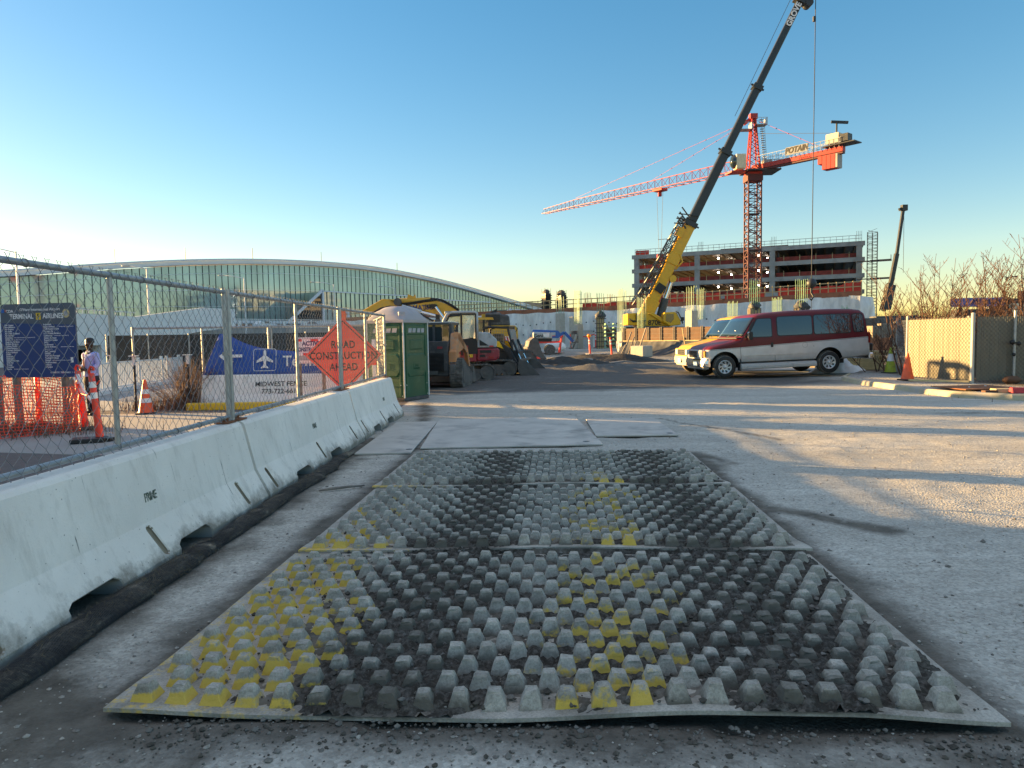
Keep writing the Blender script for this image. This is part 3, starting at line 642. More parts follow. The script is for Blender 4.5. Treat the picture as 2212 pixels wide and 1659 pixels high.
def fence_panel(x, y, rz, ln, label, z0=.865, z1=2.085, mid=(.5,), group='galvanised chain-link panels on the barriers', s=.055, r=.0022, pr=.021, foot=True, tilt=0.0, posts=(True, True)):
    t = thing('chain_link_panel', label, 'fence', (x, y, 0), rz, group); t.rotation_euler = (0, tilt, rz)
    new('galvanised').cyl((0, .02, z1), (0, ln - .02, z1), pr, n=10).build('top_rail', t)
    new('galvanised').cyl((0, .02, z0), (0, ln - .02, z0), pr, n=10).build('bottom_rail', t)
    for f, e in ((.035 / ln, posts[0]), (1 - .035 / ln, posts[1])):
        if e: new('galvanised').cyl((0, f * ln, z0 - .05), (0, f * ln, z1 + .03), pr * 1.05, n=10).build('post', t)
    for f in mid: new('galvanised').cyl((0, f * ln, z0), (0, f * ln, z1), pr * .95, n=10).build('post', t)
    mb = new('wire'); mb.M = Matrix.Translation((.026, .03, 0)); chain_link(mb, ln - .06, z0 - .01, z1 + .01, s, r); mb.build('chain_link', t, fix=False)
    tw = new('wire')                                                    # tie wires round the rails
    for k in range(int(ln / .42)):
        for z in (z0, z1): tw.lathe([(pr + .004, -.004), (pr + .007, 0), (pr + .004, .004)], (0, .25 + k * .42, z), n=10, axis=(0, 1, .25))
    tw.build('tie_wires', t, fix=False)
    if foot:
        for f in (.03, .97): new('rust').box((0, ln * f, .822), (.14, .20, .012)).cyl((0, ln * f, .82), (0, ln * f, .86), .03, n=8).build('foot_plate', t)
        cl = new('galvanised'); cl.box((0, ln - .035, z0 + .62), (.06, .05, .035)); cl.build('clamp', t)
    return t
FX = -.355
PL = ['chain-link panel nearest the camera, standing before the blue airline board', 'chain-link panel in the middle, before the blue banner and the phone number', 'chain-link panel at the far end, before the red-orange diamond sign']
fence_panel(toe_x(JO[0] - 3.85) + FX, JO[0] - 3.85, ANG, 3.83, 'chain-link panel beyond the edge of the picture')
for i in range(3): fence_panel(toe_x(JO[i]) + FX, JO[i] + .01, ANG, JO[i + 1] - JO[i] - .02, PL[i])
fence_panel(toe_x(14.75) + FX - .02, 14.80, R_(14), 4.6, 'chain-link panel turning back from the corner post beside the green toilet', z0=.45, foot=False, mid=(.5,))
# another fence line behind, on the far side of the pavement
for x0, y0, x1, y1, lb, zt in ((-9.55, 17.9, -6.3, 18.6, 'farther chain-link panel standing left of the blue banner', 1.98), (-6.3, 18.6, -3.3, 19.1, 'farther chain-link panel seen above the blue banner', 1.98)):
    d = Vector((x1 - x0, y1 - y0)); fence_panel(x0, y0, math.atan2(-d.x, d.y), d.length, lb, z0=.12, z1=zt, mid=(.5,), group='chain-link panels behind the white barrier', s=.06, r=.002, pr=.027, foot=False)
# ================================================================ AIRLINE BOARD
def airline_board():
    y = 13.6; pr = P(160, 650, y); t = thing('airline_board', 'dark blue airport board listing airlines, standing behind orange netting', 'sign', (pr.x, pr.y, 0), R_(-9))
    W = 1.62; z1 = 2.40; z0 = .98; f = lambda p, q: (p[0] - W / 2, q, p[1])
    pn = new('sign_slate'); pn.prism(rect(0, (z0 + z1) / 2, W, z1 - z0, .09), 0, .03, f); pn.build('panel', t)
    bl = new('sign_blue'); ysplit = z1 - .36
    bl.prism([(-W / 2 + .09, z0 + .0), (W / 2 - .09, z0), (W / 2 - .03, z0 + .03), (W / 2, z0 + .09), (W / 2, z1 - .42), (-W / 2, ysplit), (-W / 2, z0 + .09), (-W / 2 + .03, z0 + .03)], -.003, 0, f); bl.build('blue_field', t)
    ink = new('white_ink'); o = -.006
    def tx(mb, s, size, cx, z, al='LEFT', **k): mb.text(s, size, face_M((cx - W / 2, o, z), (1, 0, 0), (0, 0, 1)), ext=.0012, align=al, **k)
    tx(ink, "O'Hare International Airport", .074, .06, z1 - .115, 'CENTER', bold=.001); tx(ink, 'TERMINAL', .135, -.085, z1 - .245, 'RIGHT', bold=.003, sx=.82); tx(ink, 'AIRLINES', .135, .12, z1 - .245, 'LEFT', bold=.003, sx=.82)
    tx(ink, 'CDA', .075, -.60, z1 - .14, 'CENTER', bold=.002); ink.build('title', t)
    bx5 = new('sign_yellow'); bx5.box((.025 - W / 2, -.006, z1 - .245), (.10, .006, .13)); bx5.use('black_ink'); bx5.text('5', .12, face_M((.025 - W / 2, -.011, z1 - .245), (1, 0, 0), (0, 0, 1)), ext=.001, bold=.003); bx5.build('number_plate', t)
    sl = new('pine'); sl.prism([(.62 - W / 2 + .075 * math.cos(a * math.pi / 8), z1 - .2 + .085 * math.sin(a * math.pi / 8)) for a in range(16)], -.006, 0, lambda p, q: (p[0], q, p[1])).use('grey_ink').prism([(.62 - W / 2 + .045 * math.cos(a * math.pi / 6), z1 - .2 + .05 * math.sin(a * math.pi / 6)) for a in range(12)], -.009, -.006, lambda p, q: (p[0], q, p[1])); sl.build('seal', t)
    lg = new('lift_blue'); lg.box((-.75 - W / 2, -.004, z1 - .13), (.06, .006, .07)); lg.use('red_ink').box((-.685 - W / 2, -.004, z1 - .13), (.035, .006, .035), Matrix.Rotation(.6, 3, 'Y')); lg.build('emblem', t)
    A = ['Aer Lingus', 'AeroMexico', 'Air France', 'Air India', 'Air New Zealand', 'Air Serbia', 'American', 'ANA', 'Austrian Airlines', 'British Airways', 'Cathay Pacific', 'China Eastern', 'Connect Airlines', 'Copa Airlines', 'Delta', 'Emirates', 'Ethiopian', 'Etihad Airways', 'EVA Air', 'Finnair', 'Frontier', 'Iberia']
    B = ['Icelandair', 'Japan Airlines', 'KLM Royal Dutch', 'Korean Air', 'LOT Polish Airlines', 'Lufthansa', 'Qatar Airways', 'Royal Jordanian', 'SAS', 'Southwest', 'Spirit Airlines', '', 'Sun Country', 'SWISS', 'TAP Air Portugal', 'Turkish Airlines', 'United', 'VivaAerobus', 'Volaris', 'WestJet']
    sm = {6: '(international arrivals only, departs from 3)', 7: '(arrivals only, departs from 1)', 21: '(arrivals only, departs from 3)'}; sb = {1: '(arrivals only, departs from 3)', 5: '(arrivals only, departs from 1)', 10: '(international arrivals only,', 11: 'departs from 3)', 16: '(international arrivals only, departs from 1)'}
    ls = new('white_ink')
    for L_, cx, extra in ((A, -.73, sm), (B, .12, sb)):
        for i, s in enumerate(L_):
            z = ysplit - .045 - i * (.0405 if cx < 0 else .043)
            if s: tx(ls, s, .046, cx, z, bold=.0006)
            if i in extra: tx(ls, extra[i], .026, cx + (len(s) * .0225 + .02 if s else 0), z)
    tx(ls, 'DOMESTIC TERMINALS  1  2  3', .042, .22, z0 + .09, bold=.0006); ls.build('airline_list', t)
    new('white_plain').box((.70 - W / 2, -.004, z0 + .33), (.05, .006, .1), Matrix.Rotation(-.12, 3, 'Y')).build('sticker', t)
    for px in (-.62, .45): new('grey_wood').box((px - W / 2, .09, 1.1), (.10, .10, 2.2)).build('post', t)
airline_board()
# orange safety netting round the foot of the board
def net(name, path, z0f, z1f, s, label, r=.0075, cat='safety netting'):
    mb = new('orange_net'); L_ = [0]
    for p, q in zip(path, path[1:]): L_.append(L_[-1] + (Vector(q) - Vector(p)).length)
    def at(d):
        for i in range(len(path) - 1):
            if d <= L_[i + 1] or i == len(path) - 2: return Vector(path[i]).lerp(Vector(path[i + 1]), (d - L_[i]) / (L_[i + 1] - L_[i]))
    nu = int(L_[-1] / s); nv = 16
    def pt(i, j):
        d = i * s; p = at(d); z0, z1 = z0f(d), z1f(d); w_ = .035 * fbm(d * 2, j * .3, 2)
        return (p.x + w_, p.y + w_, z0 + (z1 - z0) * j / nv)
    for i in range(nu):
        for j in range(nv + 1): mb.bar(pt(i, j), pt(i + 1, j), r, r * 1.6)
        for j in range(nv):
            mb.bar(pt(i, j), pt(i, j + 1), r * 1.3, r * 1.3)
    for i in range(0, nu - 1): mb.bar(pt(i, nv), pt(i + 1, nv), .018, .012)
    o = mb.build(name, fix=False); return tag(o, label, cat)
net('safety_net', [(-10.5, 11.2), (-9.0, 11.6), (-7.9, 12.9)], lambda d: .03, lambda d: 1.0 - .06 * math.sin(d * 1.6) - .22 * sst(1.6, 3, d), .055, 'sagging orange safety netting strung before the airline board')
net('safety_net', [(-7.9, 12.9), (-8.6, 13.9), (-10.8, 14.4)], lambda d: .03, lambda d: .95 - .1 * math.sin(d * 2), .06, 'orange safety netting wrapped behind the posts of the airline board')
tag(new('orange_net').tube([(-7.9, 12.9, .72), (-7.5, 12.5, .70), (-7.1, 12.0, .84), (-6.75, 11.6, 1.0)], .012, n=5).build('safety_rope'), 'orange rope running from the netting to the striped tube', 'rope')
for x, y, h, lb in ((-8.95, 12.4, 1.0, 'brown stake inside the orange netting, left of its neighbour'), (-8.0, 12.9, .95, 'brown stake at the corner of the orange netting')):
    tag(new('grey_wood').box((0, 0, h / 2), (.06, .05, h)).prism([(-.03, h), (.03, h), (0, h + .06)], -.02, .02).build('stake'), lb, 'stake').location = (x, y, 0)
# dry grass about the board
def grass(name, label, cx, cy, sx, sy, n, h, mt='dry_brush'):
    mb = new(mt)
    for _ in range(n):
        x = cx + rnd.gauss(0, sx); y = cy + rnd.gauss(0, sy); a = rnd.uniform(0, 6.28); hh = h * rnd.uniform(.35, 1.1); ln = Vector((math.cos(a), math.sin(a), 0)) * hh * rnd.uniform(.1, .6); q = Vector((-math.sin(a), math.cos(a), 0)) * .006; p = Vector((x, y, 0))
        mb.add([p - q, p + q, p + ln * .5 + Vector((0, 0, hh * .7)) + q * .6, p + ln * .5 + Vector((0, 0, hh * .7)) - q * .6, p + ln + Vector((0, 0, hh))], [(0, 1, 2, 3), (3, 2, 4)])
    tag(mb.build(name, fix=False), label, 'grass', kind='stuff')
grass('grass', 'dry brown grass round the foot of the airline board', -9.2, 12.8, .9, .35, 1500, .28)
grass('grass', 'dry weeds beside the white barrier behind the fence', -8.2, 17.1, .6, .25, 900, .38)
def dry_shrub(name, label, c, h, sp, n, mt='dry_brush'):
    t = new(mt)
    for _ in range(n):
        a = rnd.uniform(0, 6.28); e = rnd.uniform(.15, 1); p0 = Vector(c) + Vector((rnd.gauss(0, .08), rnd.gauss(0, .08), 0)); p1 = p0 + Vector((math.cos(a) * sp * e * .5, math.sin(a) * sp * e * .5, h * rnd.uniform(.4, .6))); p2 = p1 + Vector((math.cos(a) * sp * e * .5, math.sin(a) * sp * e * .5, h * rnd.uniform(.2, .45)))
        t.tube([p0, p1, p2], [.008, .005, .002], n=3, caps=False)
        for _ in range(7):
            q = p1.lerp(p2, rnd.random()) if rnd.random() < .6 else p0.lerp(p1, rnd.uniform(.4, 1)); d = Vector((rnd.gauss(0, 1), rnd.gauss(0, 1), rnd.gauss(.4, .6))).normalized() * rnd.uniform(.06, .2); t.tube([q, q + d], [.003, .0015], n=3, caps=False)
    tag(t.build(name, fix=False), label, 'shrub')
dry_shrub('shrub', 'bare reddish bush growing against the white barrier behind the fence', (-7.85, 17.2, 0), 1.25, .8, 130, 'dry_brush')
dry_shrub('shrub', 'tangle of bare dead stems in the far corner behind the fence', (-8.35, 17.6, 0), .8, 1.2, 60, 'dry_brush')
# ================================================================ CHANNELISER TUBES AND CONES
def channeliser(loc, label, h=1.07, tilt=(0, 0), base=True, group='orange channeliser tubes', handle=True, mt='hi_vis_orange', bands=True, scale=1.0):
    t = thing('channeliser_tube', label, 'traffic tube', loc, rnd.uniform(-.5, .5), group, scale); t.rotation_euler = (tilt[0], tilt[1], 0)
    new(mt).lathe([(.065, .03), (.06, .1), (.05, h * .55), (.048, h), (.035, h + .012)], n=14).build('tube', t)
    if base: new('rubber').lathe([(.22, 0), (.22, .03), (.12, .06), (.07, .065)], n=8).build('base', t)
    if bands:
        for z in (h * .68, h * .84): new('white_ink').lathe([(.0525, z - .05), (.0522, z + .05)], n=14).build('reflective_band', t)
    if handle:
        hd = new(mt); hd.tube([(-.03, 0, h), (-.035, 0, h + .07), (0, 0, h + .12), (.045, 0, h + .10), (.04, 0, h + .05)], .022, n=7); hd.build('handle', t)
    return t
b1 = G(217, 953); b2 = G(186, 929); b3 = G(86, 918)
channeliser(b1, 'orange tube with white bands nearest the fence, leaning slightly', 1.12, (R_(1), R_(-4)))
channeliser(b2, 'orange tube with a loose white strap, behind its neighbour', 1.1, (R_(0), R_(-5)))
channeliser(b3, 'orange tube standing behind the netting under the airline board', 1.1, (0, 0), bands=False, handle=False)
tag(new('white_plain').tube([b2 + Vector((-.05, -.08, 1.05)), b2 + Vector((.05, -.1, .75)), b2 + Vector((.28, -.12, .45)), b2 + Vector((.33, -.12, .42))], .03, n=5).build('strap'), 'loose white strap hanging from the orange tube', 'strap')
tag(new('black').box((0, 0, .04), (.5, .36, .07), Matrix.Rotation(.4, 3, 'Z')).box((.25, .1, .03), (.18, .15, .06)).build('rubber_foot', bevel=.01), 'black rubber weight lying beside the leaning orange tube', 'weight').location = (b1.x - .1, b1.y - .15, .005)
bpy.data.objects['rubber_foot'].name = 'rubber_weight'
def traffic_cone(loc, label, h=.74, mt='cone_orange', bands=(), group=None, r=.17, base=.2, cmt='white_ink'):
    t = thing('traffic_cone', label, 'cone', loc, rnd.uniform(0, 1), group)
    new(mt).lathe([(r, .04), (r * .93, .07), (.034, h - .02), (.028, h)], n=18).build('cone', t)
    new('rubber').box((0, 0, .018), (base * 2, base * 2, .036)).build('base', t, bevel=.01)
    for z0, z1 in bands:
        q = lambda z: r * .93 + (.034 - r * .93) * (z - .07) / (h - .09) + .002
        new(cmt).lathe([(q(z0), z0), (q(z1), z1)], n=18).build('reflective_band', t)
    return t
traffic_cone(G(316, 894), 'orange cone with two white bands behind the fence, near the bush', .78, bands=((.26, .36), (.46, .56)))
# silt-fence posts with white caps and a wire
for (u, v0, v1, lb) in ((295, 889, 752, 'dark steel post with a white cap, behind the orange cone'), (246, 880, 752, 'dark steel post with a white cap, partly hidden by the fence post'), (410, 885, 752, 'dark steel post with a white cap inside the bush')):
    b = G(u, v1 and v0); t = thing('steel_post', lb, 'post', b, 0, 'capped steel posts along the walkway')
    new('black').box((0, 0, .55), (.035, .035, 1.1)).build('stake', t); new('white_paint').box((0, 0, 1.2), (.06, .06, .22)).box((0, 0, 1.31), (.17, .17, .02)).build('cap', t)
# ================================================================ SIGNS
def road_sign():
    y = 15.7; c = P(742, 767, y); t = thing('road_sign', 'red-orange fabric diamond sign reading ROAD CONSTRUCTION AHEAD, on a folding stand', 'road sign', (c.x, c.y, 0), R_(5)); z = c.z; H = .83
    dm = lambda r: [(0, z - r), (r, z), (0, z + r), (-r, z)]
    fa = new('sign_red_orange'); fa.prism(dm(H), 0, .006); fa.build('fabric', t)
    bd = new('black_ink'); R1, R0 = H - .065, H - .095
    o1, o0 = dm(R1), dm(R0)
    for i in range(4): bd.add([(o1[i][0], -.003, o1[i][1]), (o1[(i + 1) % 4][0], -.003, o1[(i + 1) % 4][1]), (o0[(i + 1) % 4][0], -.003, o0[(i + 1) % 4][1]), (o0[i][0], -.003, o0[i][1])], [(0, 1, 2, 3)])
    bd.build('border', t)
    tx = new('black_ink')
    for s, dz in (('ROAD', .225), ('CONSTRUCTION', -.02), ('AHEAD', -.27)): tx.text(s, .225, face_M((0, -.004, z + dz), (1, 0, 0), (0, 0, 1)), ext=.001, sx=.80, spacing=1.06, bold=.004)
    tx.build('lettering', t)
    new('galvanised').bar((0, .02, .3), (0, .02, z + H), .03).bar((-H, .02, z), (H, .02, z), .02).build('spreader', t)
    for sx, sy in ((1, 1), (1, -1), (-1, 1), (-1, -1)): new('galvanised').bar((0, .03, .35), (sx * .55, .03 + sy * .5, .02), .03).build('leg', t)
    f = new('cone_orange'); p = Vector((0, .03, z + H)); f.bar(p, p + Vector((0, 0, .20)), .015).prism([(-.05, 0), (.07, -.06), (.09, .08), (.03, .2), (-.03, .2)], -.02, .02, lambda q, w_: p + Vector((q[0], w_, q[1]))); f.build('flag', t)
road_sign()
def active_sign():
    y = 16.35; c = P(671, 757, y); t = thing('notice_sign', 'white notice reading ACTIVE CONSTRUCTION with red bars, beside the diamond sign', 'notice', (c.x, c.y, 0), R_(3)); z = c.z; W, Hh = .68, .60
    new('white_plain').box((0, 0, z), (W, .02, Hh)).build('panel', t, bevel=.004)
    ink = new('navy_ink'); ink.text('ACTIVE', .135, face_M((.02, -.012, z + .155), (1, 0, 0), (0, 0, 1)), bold=.006, sx=.92); ink.text('CONSTRUCTION', .125, face_M((0, -.012, z + .02), (1, 0, 0), (0, 0, 1)), bold=.006, sx=.70)
    for a, b in (((-.33, .27), (.33, .27)), ((-.32, -.285), (.32, -.285)), ((-.325, -.28), (-.325, .27)), ((.325, -.28), (.325, .27))): ink.bar((a[0], -.012, z + a[1]), (b[0], -.012, z + b[1]), .006)
    ink.build('lettering', t)
    r = new('red_ink')
    for x, zz, w_ in ((-.26, .235, .14), (.09, .235, .17), (-.08, -.085, .17)): r.box((x, -.012, z + zz), (w_, .004, .055))
    r.build('red_bars', t); new('grey_ink').box((0, -.012, z - .17), (.60, .004, .11)).build('grey_bar', t)
    for x in (-.27, .27): new('grey_wood').box((x, .05, (z + .25) / 2), (.07, .05, z + .25)).build('post', t)
    bo = new('black')
    for x in (-.31, .31):
        for q in (-.27, .27): bo.cyl((x, -.018, z + q), (x, -.008, z + q), .018, n=8)
    bo.build('bolts', t)
active_sign()
def banner():
    t = thing('banner', 'sagging blue banner with a white aeroplane and the start of the word Terminal', 'banner', (-7.50, 17.25, 0)); L_ = 3.5
    def top(x): return 1.30 + .50 * math.exp(-max(0, x - .25) / .8)
    def fn(u, v):
        x = L_ * u; z0 = .80 - .04 * (1 - u); z = z0 + (top(x) - z0) * v; return (x - .05 + .42 * v * (1 - u) ** 2, .16 * v + .04 * math.sin(u * 9) * v, z)
    mb = new('banner_blue'); mb.grid(fn, 28, 6); o = mb.build('cloth', t, fix=False); so = o.modifiers.new('thick', 'SOLIDIFY'); so.thickness = .012
    def pt(x, h): return (x, .02 + .10 * h - .022 + .02, .80 + h)
    wm = new('white_ink'); D = lambda x, h: (x, -.035 + .12 * h, .80 + h)
    def poly(ps): wm.prism(ps, 0, .004, lambda p, q: (p[0], -.035 + .17 * p[1] + q, .82 + p[1]))
    poly([(.55, .40), (.95, .40), (.95, .47), (.55, .47)]); poly([(.38, .435), (.62, .62), (.70, .62), (.74, .57), (.52, .435), (.74, .30), (.70, .25), (.62, .25)])
    cx, cy = 1.50, .34                                                     # aeroplane
    pl = [(0, .24), (.03, .2), (.035, .09), (.20, -.03), (.20, -.08), (.035, -.03), (.03, -.14), (.09, -.19), (.09, -.22), (0, -.195)]
    poly([(cx + a, cy + b) for a, b in pl] + [(cx - a, cy + b) for a, b in pl[::-1][1:-1]])
    ro, ri = rect(cx, cy - .01, .56, .54, .06), rect(cx, cy - .01, .535, .515, .05)
    for i in range(len(ro)):
        j = (i + 1) % len(ro); wm.add([(p[0], -.035 + .17 * p[1], .82 + p[1]) for p in (ro[i], ro[j], ri[j], ri[i])], [(0, 1, 2, 3)])
    wm.text('Terminal', .36, face_M((1.93, .035, 1.10), (1, 0, 0), (0, .17, 1)), ext=.002, align='LEFT', bold=.006); wm.build('lettering', t)
banner()
# ================================================================ PERSON
def skin(name, pts, edges, mt, parent=None, sub=2):
    me = bpy.data.meshes.new(name); me.from_pydata([p[:3] for p in pts], edges, []); o = bpy.data.objects.new(name, me); COL.objects.link(o)
    o.modifiers.new('skin', 'SKIN'); sv = me.skin_vertices[0].data
    for i, p in enumerate(pts): r = p[3]; sv[i].radius = r if isinstance(r, tuple) else (r, r); sv[i].use_root = (i == 0)
    sb = o.modifiers.new('sub', 'SUBSURF'); sb.levels = sub; sb.render_levels = sub
    dg = bpy.context.evaluated_depsgraph_get(); m2 = bpy.data.meshes.new_from_object(o.evaluated_get(dg)); m2.name = name
    o.modifiers.clear(); o.data = m2; m2.materials.clear(); m2.materials.append(MATS[mt]); m2.polygons.foreach_set('use_smooth', [True] * len(m2.polygons))
    if parent is not None: o.parent = parent
    return o
def person(loc, rz, scale=1.0):
    # facing -y, hands brought together at the belt holding a small phone
    pts = [(0, 0, .93, .105), (0, .0, 1.1, .11), (0, .01, 1.28, .145), (0, .01, 1.42, .10), (0, .0, 1.50, .052), (0, -.015, 1.56, .06), (0, -.01, 1.64, (.085, .098)), (0, -.0, 1.72, .085), (0, 0, 1.765, .045)]
    ed = [(i, i + 1) for i in range(8)]
    for s in (-1, 1):
        b = len(pts); pts += [(s * .17, .01, 1.41, .06), (s * .23, .03, 1.16, .045), (s * .13, -.17, 1.06, .034), (s * .075, -.22, 1.07, .03)]; ed += [(3, b), (b, b + 1), (b + 1, b + 2), (b + 2, b + 3)]
        h = b + 3
        for k in range(4):                                                # four fingers curled over the phone, then a thumb
            f = len(pts); pts += [(s * .05, -.235 - .003 * k, 1.10 - .017 * k, .0095), (s * .02, -.255, 1.105 - .017 * k, .0085), (s * (.008 + .004 * k), -.245, 1.10 - .016 * k, .0075)]; ed += [(h, f), (f, f + 1), (f + 1, f + 2)]
        f = len(pts); pts += [(s * .07, -.20, 1.115, .0105), (s * .045, -.215, 1.145, .009)]; ed += [(h, f), (f, f + 1)]
        b = len(pts); pts += [(s * .085, 0, .80, .075), (s * .10, -.01, .5, .055), (s * .11, .02, .1, .042), (s * .12, -.10, .05, .04)]; ed += [(0, b), (b, b + 1), (b + 1, b + 2), (b + 2, b + 3)]
    o = skin('person', pts, ed, 'skin'); o.location = loc; o.rotation_euler = (0, 0, rz); o.scale = (scale,) * 3
    tag(o, 'person in a pale blue shirt, dark tie and dark trousers, holding something at the waist', 'person')
    f = new('skin'); f.ball((0, -.092, 1.635), .016, 8, (.8, 1.1, 1.3)); f.ball((0, -.082, 1.59), .014, 8, (1.8, .5, .5))
    for s in (-1, 1): f.ball((s * .087, .0, 1.645), .022, 8, (.5, 1, 1.4))
    f.use('white_ink')
    for s in (-1, 1): f.ball((s * .031, -.082, 1.665), .009, 8, (1.2, .5, .6))
    f.build('face', o)
    new('black').lathe([(.09, 1.685), (.096, 1.70), (.094, 1.745), (.07, 1.79), (.02, 1.805)], (0, .008, 0), n=16).build('hair', o)
    sp = [(0, 0, .84, .178), (0, 0, .98, .165), (0, 0, 1.1, .152), (0, .01, 1.28, .165), (0, .01, 1.43, .115), (0, 0, 1.49, .07)]; se = [(0, 1), (1, 2), (2, 3), (3, 4), (4, 5)]
    for s in (-1, 1): b = len(sp); sp += [(s * .175, .01, 1.41, .078), (s * .235, .03, 1.17, .064), (s * .16, -.12, 1.075, .05)]; se += [(4, b), (b, b + 1), (b + 1, b + 2)]
    skin('shirt', sp, se, 'shirt', o)
    tp = [(0, 0, 1.02, .15), (0, 0, .93, .16), (0, 0, .86, .15)]; te = [(0, 1), (1, 2)]
    for s in (-1, 1): b = len(tp); tp += [(s * .085, 0, .74, .115), (s * .10, -.01, .5, .082), (s * .11, .02, .08, .07)]; te += [(2, b), (b, b + 1), (b + 1, b + 2)]
    skin('trousers', tp, te, 'navy_cloth', o)
    new('machine_red').prism([(-.02, 1.44), (.02, 1.44), (.012, 1.41), (.035, 1.10), (0, 1.06), (-.035, 1.10), (-.012, 1.41)], -.175, -.165).build('tie', o)
    new('white_ink').prism([(-.075, 1.47), (-.0, 1.43), (.075, 1.47), (.06, 1.50), (-.06, 1.50)], -.065, -.04).build('collar', o)
    for s in (-1, 1): new('black').ball((s * .12, -.07, .045), .06, 10, (.8, 2.0, .75)).build('shoe', o)
    new('black').box((0, -.235, 1.08), (.075, .012, .14)).build('phone', o)
person((-9.45, 15.95, .0), R_(-25), .97)

def added_box_truck():  # unseen truck, made up to cast the shadow over the near yard
    t = thing('added_box_truck', 'white box truck added beyond the left edge of the picture to shade the yard', 'truck', (-15.4, 10.2, 0), R_(4)); b = new('white_plain'); b.box((0, 0, 2.3), (2.5, 7.2, 2.7)); b.build('cargo_box', t, bevel=.04)
    c = new('white_plain'); c.prism([(3.65, .6), (5.6, .6), (5.6, 1.4), (5.1, 2.4), (3.65, 2.45)], -1.05, 1.05, lambda p, q: (q, p[0], p[1])); c.build('cab', t, bevel=.08, seg=2); g = new('cab_glass'); g.prism([(5.56, 1.45), (5.12, 2.32), (5.16, 2.34), (5.6, 1.47)], -.95, .95, lambda p, q: (q, p[0], p[1])); g.box((0, 4.6, 1.9), (2.13, .9, .6)); g.build('windows', t)
    new('dark_metal').box((0, 1.0, .75), (1.0, 9, .35)).build('chassis', t)
    for y in (-2.2, 4.6):
        for s in (-1, 1): new('rubber').cyl((s * .8, y, .45), (s * 1.12, y, .45), .45, n=20).build('wheel', t)
added_box_truck()

def generator():
    t = thing('generator', 'dusty dark generator trailer standing behind the corner of the fence, left of the toilet', 'generator', (-4.2, 21.9, 0), R_(24)); b = new('charcoal'); b.box((0, 0, 1.25), (2.4, 1.4, 1.5)); b.build('housing', t, bevel=.06)
    l = new('black')
    for k in range(10): l.box((-.6, -.71, .8 + k * .09), (.9, .03, .05))
    l.build('louvres', t); new('machine_grey').box((.55, -.71, 1.3), (.9, .03, 1.1)).build('door', t, bevel=.01); new('dark_metal').cyl((.9, 0, 2.0), (.9, 0, 2.45), .06, n=8).build('exhaust', t)
    for x in (-.5, .6):
        for s in (-1, 1): new('rubber').cyl((x, s * .6, .36), (x, s * .85, .36), .36, n=18).build('wheel', t)
    new('dark_metal').bar((1.1, 0, .5), (2.0, 0, .5), .12).build('drawbar', t)
    t = thing('cable_reel', 'wooden cable reel with black cable behind the corner of the fence', 'cable reel', (-3.75, 19.9, 0), R_(10)); r = new('grey_wood')
    for y in (-.38, .38): r.cyl((0, y - .03, .62), (0, y + .03, .62), .62, n=22)
    r.build('flange', t); new('black').cyl((0, -.35, .62), (0, .35, .62), .48, n=22).build('cable', t)
    o = new('white_plain').box((0, 0, .8), (.10, .05, 1.6)).use('hi_vis_orange').box((0, 0, .5), (.11, .06, .3)).box((0, 0, 1.1), (.11, .06, .3)).build('marker_post'); tag(o, 'white post with orange bands behind the return fence panel', 'marker post'); o.location = (-3.5, 18.1, 0)
generator()
